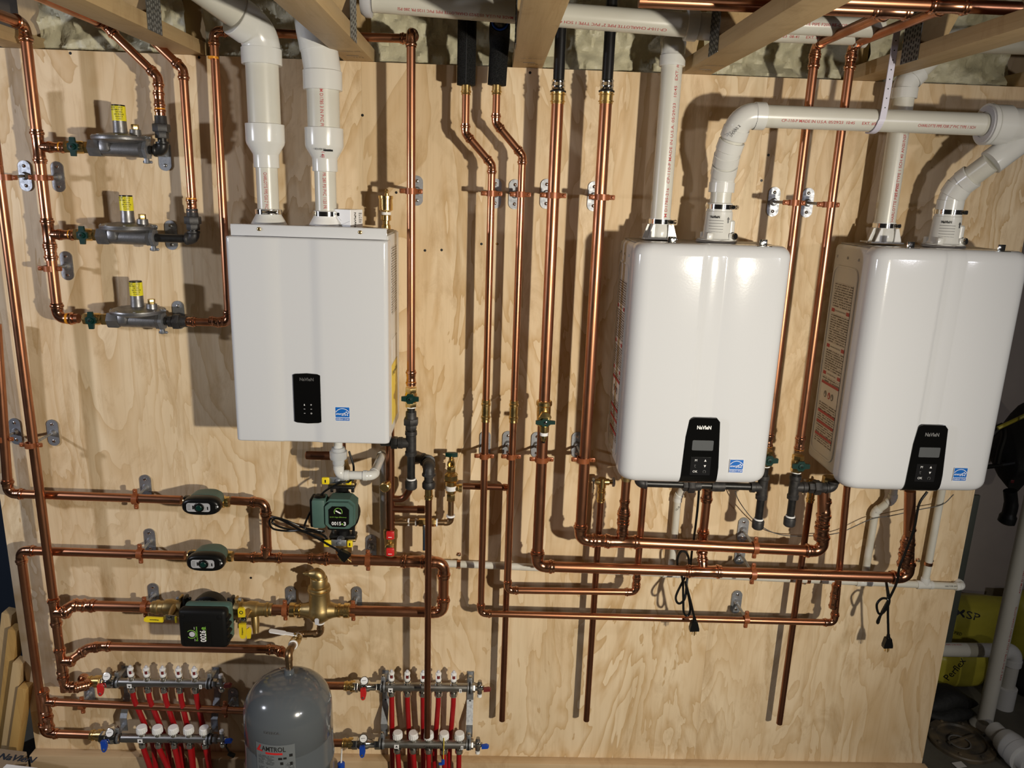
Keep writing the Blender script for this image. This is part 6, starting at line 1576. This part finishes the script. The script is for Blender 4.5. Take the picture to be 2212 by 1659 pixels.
        lev = MB().prism([(-.010, .012), (.006, .014), (.009, .004), (.010, -.010), (.006, -.026), (0, -.031), (-.006, -.030), (-.010, -.020)], V((lx0, -d - .024, a.z - .002)), X, Z, .010, -Y).build('lever', M[col], v, smooth=False)
        MB().lathe(V((lx0 - .001, -d - .034, a.z - .022)), -Y, [(0, .0042), (.002, .0038)], 10).build('lever_screw', M['chrome'], v)
    # brackets
    for bx_, nm in zip(S['brk'], ('left', 'right')):
        x = at(bx_, S['up'][1], .03).x; xw = x
        b = thing('manifold_bracket', 'zinc bracket with two clips at the %s bar ends %s' % (nm, where), 'bracket', V((x, 0, ua.z)), 'manifold brackets')
        pts = [(-.004, ua.z + .020), (-.004, la.z + .11), (-.052, la.z + .040), (-.052, la.z - .012)]
        m = MB(); prev = None
        for y, z in pts:
            ring = [m.bm.verts.new(V((x + sx * .012, y + sy * .0015, z))) for sx, sy in ((-1, -1), (1, -1), (1, 1), (-1, 1))]
            if prev:
                for k in range(4): m.bm.faces.new((prev[k], prev[(k + 1) % 4], ring[(k + 1) % 4], ring[k]))
            else: m.bm.faces.new(ring)
            prev = ring
        m.bm.faces.new(prev[::-1]); m.build('strap', M['zinc'], b, smooth=False)
        for z in (ua.z - .030, ua.z - .105): MB().lathe(V((x, -.0055, z)), -Y, [(0, .0062), (.002, .0058), (.003, .004)], 12).build('screw', M['plastic_black'], b)
        for zz, d, y0 in ((ua.z, du, .006), (la.z, dl_, .055)):
            MB().band(V((x, -d, zz)), X, R + .0006, R + .0040, .017, 26).box(V((x, -(d + y0) / 2 + .010, zz + .012)), (.016, d - y0 - .012, .004), .001).box(V((x, -d + .008, zz + R + .010)), (.015, .012, .020), .003).build('clip', M['zinc'], b)
            MB().band(V((x - .001, -d, zz)), X, R + .0002, R + .0050, .006, 24).build('clip_rubber', M['rubber'], b)
            MB().lathe(V((x, -d + .008, zz + R + .018)), Z, [(0, .005), (.008, .0045), (.009, .002)], 8).build('clip_screw', M['chrome'], b)
    # red tubes
    for k, x in enumerate(ux_):
        c = V((x, -du, ua.z - .036)); off = S['drift'][k]
        e = fillet([c + Z * .01, c - Z * .03, V((x + off, -.052, .17)), V((x + off, -.052, .02))], .3, 5)
        tag(MB().tube(e, .0092, 14).build('heating_tube', M['pex_red'], None, e[-1]), 'red plastic tube from the %s flow meter of the upper bar, %s' % (num[k], where), 'tube', 'red floor heating tubes')
    for k, x in enumerate(lx2):
        c = V((x, -dl_, la.z - .036)); off = S['drift2'][k]
        e = [c + Z * .01, c - Z * .01, V((x + off * 2.2, -dl_ + .014, .02))]
        tag(MB().tube(e, .0092, 14).build('heating_tube', M['pex_red'], None, e[-1]), 'red plastic tube under the %s white cap of the lower bar, %s' % (num[k], where), 'tube', 'red floor heating tubes')
    return ua, ub, la, lb
m1 = manifold(dict(up=(256, 1472, 454, 1478), lo=(262, 1591, 456, 1599), meters=(285, 319, 354, 388, 422), caps=(308, 342, 376, 409, 443), brk=(265, 462),
                   upv=(232, 1472, -.010), lov=(238, 1588, -.008), drift=(.045, .042, .032, .016, .018), drift2=(.012, .02, .005, .0, .005), upcap=1, locap=1), 'left of the tank')
m2 = manifold(dict(up=(832, 1481, 1012, 1487), lo=(829, 1604, 1008, 1610), meters=(846, 880, 914, 947, 980), caps=(859, 893, 926, 959, 992), brk=(831, 1016),
                   upv=(783, 1476, .008), lov=(781, 1600, .008), drift=(-.002, .006, .0, -.012, -.012), drift2=(.004, .004, .0, .004, .0), upcap=-1, locap=-1), 'right of the tank')
# supply stubs of the right manifold
zu1, zl1 = m2[0].z, m2[2].z
k1 = Run('heating_pipe', 'short copper pipe from behind the tank to the upper bar right of it', 'pipe', [V((at(690, 1477, .07).x, -.07, zu1)), V((at(750, 1477, .07).x, -.07, zu1))], R1 * .95)
k2 = Run('heating_pipe', 'short copper pipe from behind the tank to the lower bar right of it', 'pipe', [V((at(690, 1600, .105).x, -.105, zl1)), V((at(744, 1600, .105).x, -.105, zl1))], R1 * .95)
press_adapter(k1.root, V((at(744, 1477, .07).x, -.07, zu1)), X, .040, R1 * .95, 'brass', bands=1)
press_adapter(k2.root, V((at(740, 1600, .105).x, -.105, zl1)), X, .040, R1 * .95, 'brass', bands=1)
# bleed key on a yellow tie, blue tube with white nozzle, black clip
q = at(958, 1610, .125)
ky = thing('bleed_key', 'small blue bleed key hanging on a yellow tie from the fourth white cap', 'key', q)
MB().tube([at(959, 1595, .126), at(958, 1640, .124)], .0016, 6).build('yellow_tie', M['sticker_yellow'], ky)
c = at(957, 1646, .124); MB().box(c, (.012, .010, .020), .003).box(c + V((-.008, 0, -.008)), (.016, .010, .008), .003).build('key_head', M['blue'], ky)
q = at(737, 1655, .10)
bt = thing('caulk_tube', 'blue tube with thin white nozzle at the bottom edge beside the tank', 'tube', V((q.x, -.10, 0)))
MB().lathe(V((q.x, -.10, .0)), Z, [(0, .012), (.004, .013), (q.z + .012, .013), (q.z + .016, .006)], 18).build('body', M['blue'], bt)
MB().tube([V((q.x, -.10, q.z + .014)), V((q.x + .004, -.10, at(739, 1618, .10).z))], [.0035, .0022], 10).build('nozzle', M['white_plastic'], bt)
q = at(500, 1630, .11)
tag(MB().box(q, (.026, .010, .016), .003, Matrix.Rotation(.5, 3, 'Y')).tube([q + V((-.004, .0, .006)), at(488, 1612, .11), at(492, 1598, .115)], .003, 8).build('hose_clip', M['plastic_black'], None, q), 'black plug on a short tether under the end valve left of the tank', 'plug')

# ------------------------------------------------------------------ pipe hangers
hanger((127, 382), (88, 384), .10, 'v', RG, 'zinc hanger on the leftmost gas pipe below the topmost regulator')
hanger((56, 380), (11, 383), .112, 'v', R1, 'zinc hanger at the left margin, beside the gas pipe hanger and at its height')
hanger((146, 574), (108, 580), .10, 'v', RG, 'zinc hanger on the gas pipe between middle and lowest regulator')
hanger((116, 934), (67, 961), .118, 'v', R1, 'zinc hanger on the tall pipe, level with the left boiler foot')
hanger((35, 931), (5, 948), .075, 'v', R1, 'zinc hanger at the left margin level with the left boiler foot')
hanger((316, 1052), (293, 1078), .086, 'h', R1, 'zinc hanger on the upper oval valve pipe')
hanger((325, 1167), (303, 1196), .086, 'h', R1, 'zinc hanger on the lower oval valve pipe')
hanger((333, 1284), (313, 1311), .082, 'h', R54, 'zinc hanger just left of the black pump')
hanger((629, 1290), (616, 1318), .084, 'h', R54, 'zinc hanger just left of the brass separator')
hanger((771, 1291), (763, 1319), .084, 'h', R54, 'zinc hanger just right of the brass separator')
hanger((802, 1180), (795, 1210), .088, 'h', R54, 'zinc hanger on the header beside the red-handled valve')
hanger((901, 412), (888, 413), .172, 'v', RB, 'zinc hanger on the gas pipe right of the left boiler')
hanger((1070, 418), (1062, 418), .115, 'v', R34, 'upper zinc hanger of the first slim riser')
hanger((1112, 420), (1124, 420), .115, 'v', R34, 'upper zinc hanger of the second slim riser')
hanger((1180, 419), (1195, 422), .15, 'v', R54, 'upper zinc hanger of the thick riser with the valve')
hanger((1282, 424), (1300, 426), .155, 'v', R54, 'upper zinc hanger of the thick riser nearest the middle heater')
hanger((1048, 958), (1046, 985), .115, 'v', R34, 'lower zinc hanger of the first slim riser')
hanger((1097, 958), (1104, 986), .115, 'v', R34, 'lower zinc hanger of the second slim riser')
hanger((1159, 960), (1170, 992), .15, 'v', R54, 'lower zinc hanger of the thick riser with the valve')
hanger((1246, 960), (1260, 993), .155, 'v', R54, 'lower zinc hanger of the thick riser nearest the middle heater')
hanger((1670, 436), (1715, 438), .17, 'v', RC, 'zinc hanger on the gas drop right of the middle heater')
hanger((1743, 438), (1789, 442), .17, 'v', RC, 'zinc hanger on the gas drop beside the printed flank')
hanger((1604, 1143), (1631, 1183), .155, 'h', R54, 'zinc hanger with long rod on the upper of the thick horizontal pipes')
hanger((1598, 1193), (1626, 1239), .15, 'h', R54, 'zinc hanger with long rod on the lower of the thick horizontal pipes')
hanger((1590, 1299), (1612, 1338), .115, 'h', R34, 'zinc hanger on the lowest slim horizontal pipe at the right')
hanger((195, 1497), (178, 1523), .062, 'h', R1 * .9, 'zinc hanger left of the red tubes of the left manifold')
hanger((505, 1508), (487, 1532), .062, 'h', R1 * .9, 'zinc hanger between the left manifold and the tank')
qh = at(357, 350, 0.0)
for pl_, lab in (((357, 336), 'bare zinc plate behind the black elbow of the topmost regulator'), ((371, 508), 'bare zinc plate behind the black nipple of the middle regulator'), ((387, 680), 'bare zinc plate behind the union of the lowest regulator')):
    c = at(*pl_, 0.0); root = thing('wall_plate', lab, 'wall plate', c, 'bare zinc plates behind the regulators')
    w, h = .0185, .0265
    poly = [(w * cos(a), (h if sin(a) >= 0 else -h) + w * sin(a)) for a in [2 * pi * i / 28 + .001 for i in range(28)]]
    MB().prism(poly, c + V((0, -.0002, 0)), X, Z, .005, -Y).build('plate', M['zinc'], root)
    for k in (-1, 1): MB().lathe(c + V((0, -.005, k * .029)), -Y, [(0, .0055), (.0015, .005), (.003, .002)], 12).build('screw', M['steel'], root)
    MB().tube([c + V((0, -.005, 0)), c + V((0, -.075, 0))], .0046, 10).build('rod', M['zinc'], root)

# ------------------------------------------------------------------ cords and wires
def cord(label, pts, r, mat='plastic_black', name='power_cord', plug=None, smooth_=8):
    pts = [P(p) for p in pts]; root = thing(name, label, 'cord', pts[-1])
    MB().tube(smooth_path(pts, smooth_), r, 8).build('cable', M[mat], root)
    if plug:
        c, d = pts[-1], (pts[-1] - pts[-2]).normalized()
        if isinstance(plug, V): d = plug.normalized()
        s = d.cross(Y).normalized()
        MB().lathe(c - d * .004, d, [(0, r * 1.2), (.012, r * 1.7), (.016, .008)], 12).prism([(-.009, 0), (.009, 0), (.0155, .026), (.0155, .036), (-.0155, .036), (-.0155, .026)], c + d * .010 + V((0, .009, 0)), s, d, .018, -Y).build('plug', M['plastic_black'], root, smooth=False)
        m = MB()
        for k in (-1, 1): m.box(c + d * .053 + s * (k * .0062), (.0016, .006, .016), 0, Matrix((s, Y, -d)).transposed() if False else None)
        m.lathe(c + d * .044 + V((0, -.005, 0)), d, [(0, .0024), (.018, .0022)], 8)
        m.build('prongs', M['brass'], root)
    return root
cord('black power cord of the middle heater, looped twice with its plug over the slim pipe',
     [V((at(1510, 1055, .14).x, -.13, zh)), at(1508, 1085, .14), at(1502, 1140, .12), at(1496, 1180, .095), at(1490, 1225, .095), at(1478, 1250, .12), at(1461, 1285, .15), at(1462, 1300, .16), at(1470, 1303, .16), at(1480, 1290, .16), at(1484, 1255, .14), at(1489, 1220, .112), at(1484, 1196, .112), at(1472, 1191, .112), at(1464, 1204, .112), at(1464, 1225, .112), at(1474, 1250, .13), at(1476, 1290, .16), at(1477, 1322, .17), at(1485, 1330, .17), at(1491, 1318, .17), at(1488, 1290, .17), at(1480, 1258, .15), at(1484, 1270, .165), at(1492, 1300, .175), at(1500, 1335, .18)], .0040, plug=V((.06, 0, -1)))
cord('black power cord of the rightmost heater, knotted, its plug hanging free',
     [at(2003, 1062, .19), at(1985, 1090, .19), at(1975, 1140, .19), at(1957, 1190, .185), at(1943, 1225, .185), at(1938, 1255, .18), at(1925, 1285, .17), at(1905, 1322, .16), at(1897, 1345, .16), at(1896, 1340, .165), at(1910, 1316, .17), at(1918, 1296, .17), at(1905, 1293, .16), at(1894, 1306, .16), at(1898, 1325, .16), at(1909, 1322, .165), at(1921, 1300, .17), at(1917, 1270, .16), at(1914, 1256, .13), at(1918, 1290, .165), at(1918, 1330, .165), at(1919, 1372, .165)], .0040, plug=V((.06, 0, -1)))
cord('black power cord of the green pump, coiled in a long loop beside it',
     [at(754, 975, .16), at(764, 1010, .16), at(757, 1038, .15), at(730, 1045, .16), at(696, 1066, .16), at(673, 1100, .16), at(658, 1135, .16), at(662, 1142, .16), at(690, 1148, .112), at(698, 1147, .112), at(660, 1141, .13), at(620, 1125, .14), at(590, 1117, .13), at(582, 1128, .13), at(590, 1142, .14), at(620, 1147, .14), at(655, 1146, .15), at(690, 1152, .115), at(705, 1162, .115), at(700, 1166, .115), at(660, 1150, .13), at(610, 1140, .14), at(588, 1128, .14), at(600, 1120, .14), at(640, 1140, .15), at(680, 1160, .15), at(712, 1178, .15), at(728, 1187, .15)], .0034, plug=V((.75, 0, -.66)))
cord('thin grey wire sagging across the wall between the two right heaters', [at(1588, 1062, .06), at(1598, 1085, .05), at(1625, 1120, .035), at(1660, 1146, .04), at(1700, 1157, .045), at(1760, 1157, .045), at(1815, 1150, .04), at(1880, 1122, .045), at(1925, 1114, .05), at(1990, 1100, .05), at(2035, 1090, .045), at(2060, 1068, .05)], .0016, 'ink_dim', 'thin_wire')
# ------------------------------------------------------------------ beyond the edges of the plywood
# right: drain stack, sump lid, bags, black bag
g1 = on_z(2126, 1562, .02)
xs_ = g1.x
DS = -g1.y
topx = V((xs_, g1.y, 2.0))
st1 = Run('drain_stack', 'tall white waste pipe with red print standing at the right edge beside the sump lid', 'pipe', [V((xs_, g1.y, .01)), V((xs_, g1.y, ZT + .3))], .0302, 'pvc', 'pvc', fit='pvc_fitting', seg=28)
st1.ink('PIPE 2" PVC TYPE 1 SCH 40 DWV CHARLOTTE', V((xs_, g1.y, .42)), Z, V((.25, -1, 0)), .011, .34); st1.ink('ASTM D1785 NSF', V((xs_, g1.y, .72)), Z, V((.25, -1, 0)), .011, .14); st1.ink('CHARLOTTE PIPE', V((xs_, g1.y, .96)), Z, V((.25, -1, 0)), .011, .16)
MB().lathe(V((xs_, g1.y, .0)), Z, [(0, .055), (.012, .055), (.02, .048), (.03, .032)], 28).build('floor_flange', M['pvc_fitting'], st1.root)
lid_c = on_z(2078, 1590, .03)
lid = thing('sump_lid', 'dirty dark round sump lid on the floor at the lower right', 'lid', V((lid_c.x, lid_c.y, 0)))
MB().lathe(V((lid_c.x, lid_c.y, .0)), Z, [(0, .128), (.012, .128), (.017, .124), (.019, .094), (.010, .090), (.008, .05), (.012, .045), (.012, .02)], 44).build('lid_plate', M['lid_dirty'], lid)
for k in range(8):
    a = 2 * pi * k / 8 + .2; MB().lathe(V((lid_c.x + .109 * cos(a), lid_c.y + .109 * sin(a), .017)), Z, [(0, .008), (.004, .007), (.006, .004)], 8).build('bolt', M['lid_dirty'], lid)
MB().box(V((lid_c.x, lid_c.y, .016)), (.15, .012, .010), .003, Matrix.Rotation(.35, 3, 'Z')).build('rib', M['lid_dirty'], lid)
MB().ring(V((lid_c.x - .02, lid_c.y - .02, .018)), Z, .040, .003, 28, 8).build('clear_ring', M['film'], lid)
vv = V((at(2165, 1640, 0).x, 0, 0)); vc = on_z(2178, 1632, .05)
cv_ = thing('check_valve', 'white plastic check valve body lying on the floor at the lower right corner', 'pipe fitting', V((vc.x, vc.y, 0)))
ax_ = V((.10, -1, 0)).normalized(); st_ = on_z(2155, 1590, .055)
MB().lathe(V((st_.x, st_.y + .03, .062)), ax_, [(0, .036), (.002, .038), (.05, .038), (.06, .050), (.10, .058), (.13, .058), (.132, .061), (.165, .061), (.167, .044), (.20, .042), (.202, .030), (.198, .029)], 32).build('body', M['pvc_fitting'], cv_)
# horizontal waste arm behind the stack
z_arm = at(2040, 1403, -.45).z
arm = Run('waste_arm', 'horizontal white waste pipe passing behind the plywood edge and turning down at the right', 'pipe',
          [V((at(1960, 1403, -.45).x, .45, z_arm)), V((at(2190, 1415, -.45).x, .45, z_arm)), V((at(2190, 1415, -.45).x, .45, .012))], .0302, 'pvc', 'pvc', fit='pvc_fitting', seg=28)
MB().lathe(V((arm.pts[1].x, .45, .0)), Z, [(0, .042), (.10, .042), (.104, .032)], 28).build('floor_hub', M['pvc_fitting'], arm.root)
arm.ink('CHARLOTTE PIPE 2 IN PVC', V((at(2040, 1395, -.45).x, .45, z_arm)), X, V((0, -.3, 1)), .009, .14)
# mortar bags
def bag(label, c, size, rz, print_=None, mat='bag_yellow', pc='ink_black', tsz=.05, tw=.2, dz=0.0, extra=None):
    root = thing('mortar_bag', label, 'bag', V((c[0], c[1], c[2] - size[2] / 2)), 'yellow mortar bags')
    m = MB(); bm_ = m.bm; n = 12; R_ = Matrix.Rotation(rz, 3, 'Z'); rng = random.Random(len(label))
    ph = rng.random() * 9
    vs = {}
    def pt(u_, v_, s):
        e = max(0, 1 - abs(u_) ** 4) ** .5 * max(0, 1 - abs(v_) ** 4) ** .5
        k = mnoise.noise(V((u_ * 2 + ph, v_ * 2, s))) * .10
        return R_ @ V((u_ * size[0] / 2, s * size[1] / 2 * (e * (1 + k)), v_ * size[2] / 2)) + V(c)
    def grid(s): return [[m.bm.verts.new(pt(-1 + 2 * i / n, -1 + 2 * j / n, s)) for i in range(n + 1)] for j in range(n + 1)]
    A, B = grid(-1), grid(1)
    for G_ in (A, B):
        for j in range(n):
            for i in range(n): bm_.faces.new((G_[j][i], G_[j][i + 1], G_[j + 1][i + 1], G_[j + 1][i]))
    bmesh.ops.remove_doubles(bm_, verts=bm_.verts, dist=1e-5)
    so = m.build('sack', M[mat], root, ang=1.4)
    from mathutils.bvhtree import BVHTree
    tree = BVHTree.FromPolygons([v.co + root.location for v in so.data.vertices], [tuple(p.vertices) for p in so.data.polygons])
    u_, fr = R_ @ X, R_ @ -Y
    if print_:
        for tx, off, sz, wd, tilt in print_:
            uu = (u_ + Z * tilt).normalized()
            vs_, fs_ = text_geo(tx, sz, .004); ww = max(p[0] for p in vs_) - min(p[0] for p in vs_); out = []
            vv_ = uu.cross(fr) * -1
            for p in vs_:
                q = V(c) + uu * (p[0] * wd / ww) + vv_ * p[1] + Z * off[1] + u_ * off[0]
                hit = tree.ray_cast(q + fr * .5 - (fr * (q - V(c)).dot(fr)), -fr)
                out.append((hit[0] if hit[0] is not None else q) + fr * .0012)
            MB().mesh(out, fs_).build('bag_print', M['ink_black'], root, smooth=False)
    return root
def bc(px, py, d): q = at(px, py, d); return (q.x, q.y, q.z)
bag('upper yellow mortar bag with dark letters, leaning behind the plywood edge', bc(2068, 1342, -.78), (.42, .19, .27), 0, [('MSP', (-.02, .085), .046, .118, -.20), ('FORTIFIED', (-.075, .0), .022, .085, -.28)])
bag('lower yellow mortar bag with slanted lettering, under the white waste arm', bc(2062, 1438, -.60), (.30, .12, .19), .05, [('Perflex', (-.04, .02), .05, .12, 1.5)])
bag('yellow mortar bag behind the waste pipe, paper label across it', bc(2228, 1350, -.82), (.28, .19, .36), -.1)
bag('small yellow bag low at the right, between the two white waste pipes', bc(2172, 1482, -.80), (.26, .17, .18), .05)
# rubble of dark bags low at the right
for k, (px, py, d, s_) in enumerate(((2030, 1515, -.42, (.34, .15, .10)), (2050, 1545, -.36, (.24, .10, .06)), (2205, 1540, -.56, (.20, .20, .10)))):
    c = at(px, py, d); c.z = s_[2] / 2
    m = MB(); m.ball(c, .5, s_, 18)
    for v in m.bm.verts: v.co += V((mnoise.noise(v.co * 9), mnoise.noise(v.co * 9 + V((5, 0, 0))), mnoise.noise(v.co * 8 + V((0, 7, 0))))) * .03
    tag(m.build('debris_bag', M['bag_black'], None, V((c.x, c.y, 0))), ('dark rubbish bag against the foot of the plywood edge', 'small dark rubbish heap behind the sump lid', 'dark rubbish heap behind the check valve')[k], 'rubbish')
pp = on_z(2072, 1652, .004)
tag(MB().box(pp, (.045, .03, .0012), 0, Matrix.Rotation(.2, 3, 'Z')).build('paper_scrap', M['paper'], None, pp), 'white paper scrap on the floor by the sump lid', 'paper')
# black bag hanging, dark strip behind the plywood edge
hq = at(2185, 985, -.66)
hbag = thing('black_bag', 'black bag with dangling strap hanging at the right edge, a red dot on it', 'bag', hq)
m = MB(); m.ball(hq + V((.05, 0, .03)), .5, (.27, .16, .40), 24)
for v in m.bm.verts: v.co += V((mnoise.noise(v.co * 6), mnoise.noise(v.co * 6 + V((5, 0, 0))), mnoise.noise(v.co * 6 + V((0, 7, 0))))) * .10
m.build('bag_body', M['bag_black'], hbag)
MB().tube(smooth_path([at(2182, 1060, -.54), at(2184, 1090, -.54), at(2178, 1115, -.54), at(2172, 1132, -.54)], 5), [.026] * 5 + [.028] * 5 + [.034] * 5 + [.02], 12).build('strap', M['rubber'], hbag)
MB().tube(smooth_path([at(2135, 945, -.54), at(2165, 920, -.54), at(2170, 940, -.54), at(2160, 975, -.54), at(2155, 1000, -.54)], 5), .014, 10).build('strap', M['rubber'], hbag)
MB().tube(smooth_path([at(2120, 1010, -.54), at(2160, 1005, -.54), at(2190, 1000, -.54)], 5), .010, 8).build('strap', M['rubber'], hbag)
MB().box(at(2187, 1040, -.50), (.014, .004, .014), .003).build('red_tag', M['red_dark'], hbag)
a, b = at(2098, 1072, -.12), at(2078, 1392, -.12)
tag(MB().box(V(((a.x + b.x) / 2 - .022, .135, (a.z + b.z) / 2)), (.05, .012, a.z - b.z), .002).build('trim_2', M['dark_green']), kind='structure')
# yellow rail behind
tag(MB().tube([at(2155, 925, -.5), at(2230, 890, -.5)], .008, 10).build('yellow_rod', M['bag_yellow'], None, at(2190, 910, -.5)), 'thin yellowish rod behind the rightmost heater', 'rod')
# left: boards, carton, dark panel
tag(MB().box(V((-2.15, .55, 1.3)), (.9, .04, 2.6)).build('wall_left', M['navy']), kind='structure')
lw = [((34, 1640), (57, 1490), .02, .032, 'amber board leaning nearest the plywood edge'), ((18, 1640), (47, 1436), .0, .034, 'short pale board with a cut top, second from the plywood edge'), ((5, 1640), (37, 1365), -.03, .034, 'amber board with a knot, third from the plywood edge'), ((-8, 1640), (24, 1330), -.06, .038, 'whitewashed board with slanted top, leftmost of the leaning boards')]
for k, (b0_, t0_, d, w, lab) in enumerate(lw):
    p0 = on_z(*b0_, .0); p0 = at(b0_[0], b0_[1], d); p1 = at(t0_[0], t0_[1], d)
    dv = p1 - p0; p0 = p0 - dv * (p0.z / dv.z) if abs(dv.z) > .1 else p0
    dv = p1 - p0; L = dv.length; zz = dv.normalized(); xx_ = (X - zz * X.dot(zz)).normalized(); yy = zz.cross(xx_)
    rot = Matrix((xx_, yy, zz)).transposed()
    tag(MB().box((p0 + p1) / 2 + Z * .02, (w, .045, L), .003, rot).build('leaning_board', M['lumber_amber' if k in (0, 2) else 'lumber_z'], None, p0), lab, 'board', 'boards leaning at the left edge')
cq = on_z(22, 1612, .30)
bxp = at(-30, 1640, .14)
kb = thing('heater_carton', 'brown cardboard carton with dark lettering and a white shipping label in the lower left corner', 'box', V((bxp.x, -.20, 0)))
zc_top = at(30, 1612, .10).z
rk = Matrix.Rotation(radians(-8), 3, 'Z')
xe = at(62, 1625, .10).x
bxc = V((xe - .24, -.26, zc_top / 2))
MB().box(bxc, (.46, .34, zc_top), .003, rk, 1).build('carton_body', M['cardboard'], kb, smooth=False)
tq = at(34, 1617, .16); tq.z = zc_top + .0006
flat_text('carton_print', 'NaVIeN', .038, tq, rk @ X, rk @ Y, M['navy'], kb, .13, .03)
tq = at(22, 1645, .24); tq.z = zc_top + .0004
rect(kb, 'shipping_label', 'sticker_white', tq, .115, .09, rk @ X, rk @ Y, .0006)
for k in range(4): MB().box(tq + rk @ V((-.02, .025 - k * .011, .001)), (.055, .004, .0005), 0, rk).build('label_print', M['ink_grey'], kb)
MB().box(tq + rk @ V((-.01, -.034, .001)), (.07, .009, .0005), 0, rk).build('bar_code', M['ink_black'], kb)
# screws and small holes in the plywood
SCR = [(918, 541), (954, 540), (152, 115), (430, 124), (542, 1248), (1074, 527), (1040, 527), (856, 416), (1660, 335), (1645, 390), (1145, 157), (783, 249)]
for px, py in SCR:
    c = at(px, py, 0.0)
    tag(MB().lathe(c + V((0, -.0003, 0)), -Y, [(0, .0042), (.0006, .0040), (.0008, .002)], 10).build('wall_screw', M['brass' if px == 1074 else 'rubber'], None, c), ('brass' if px == 1074 else 'dark') + ' screw head in the plywood ' + {918: 'left one of a level pair', 954: 'right one of a level pair', 152: 'near its top edge by the first bent gas pipe', 430: 'near its top edge by the second bent gas pipe', 542: 'above the right end of the black pump', 1074: 'right of the first slim riser', 1040: 'left of the first slim riser', 856: 'beside the brass air vent', 1660: 'below the curve of the long flue, upper one', 1645: 'below the curve of the long flue, lower one', 1145: 'near its top edge by the smooth black hose', 783: 'at the sheet joint beside the printed flue'}[px], 'screw', 'screws in the plywood')

# ------------------------------------------------------------------ lamps, sky, camera
def lamp(name, loc, power, col, r=.05):
    l = bpy.data.lights.new(name, 'POINT'); l.energy = power; l.color = col; l.shadow_soft_size = r
    o = bpy.data.objects.new(name, l); COL.objects.link(o); o.location = loc; return o
wl = bpy.data.lights.new('work_lamp', 'SPOT'); wl.energy = 375; wl.color = (1.0, .92, .77); wl.shadow_soft_size = .045; wl.spot_size = radians(124); wl.spot_blend = 1.0
wo = bpy.data.objects.new('work_lamp', wl); COL.objects.link(wo); wo.location = (1.40, -2.82, H - .27)
wo.rotation_euler = (V((-1.25, 0, H - 1.1)) - wo.location).to_track_quat('-Z', 'Y').to_euler()
lamp('room_lamp', (-2.75, -1.35, H - .05), 80, (.86, .89, 1.0), .05)
lamp('far_lamp', (2.4, -3.0, H + .05), 42, (.95, .93, 1.0), .06)
w = bpy.data.worlds.new('room_air'); sc.world = w; w.use_nodes = True
bgn = w.node_tree.nodes['Background']; bgn.inputs['Color'].default_value = (.55, .50, .46, 1); bgn.inputs['Strength'].default_value = .03
cam = bpy.data.cameras.new('camera'); co = bpy.data.objects.new('camera', cam); COL.objects.link(co); sc.camera = co
cam.sensor_width = 36; cam.sensor_fit = 'HORIZONTAL'; cam.lens = F / 2212 * 36; cam.clip_start = .02
cr, cu_, cb_ = ROT @ V((1, 0, 0)), ROT @ V((0, -1, 0)), ROT @ V((0, 0, -1))
mw = Matrix((cr, cu_, cb_)).transposed().to_4x4(); mw.translation = V((0, -D, H)); co.matrix_world = mw
sc.view_settings.view_transform = 'Standard'; sc.view_settings.look = 'None'; sc.view_settings.exposure = -0.13; sc.view_settings.gamma = 1
sc.view_settings.use_curve_mapping = False
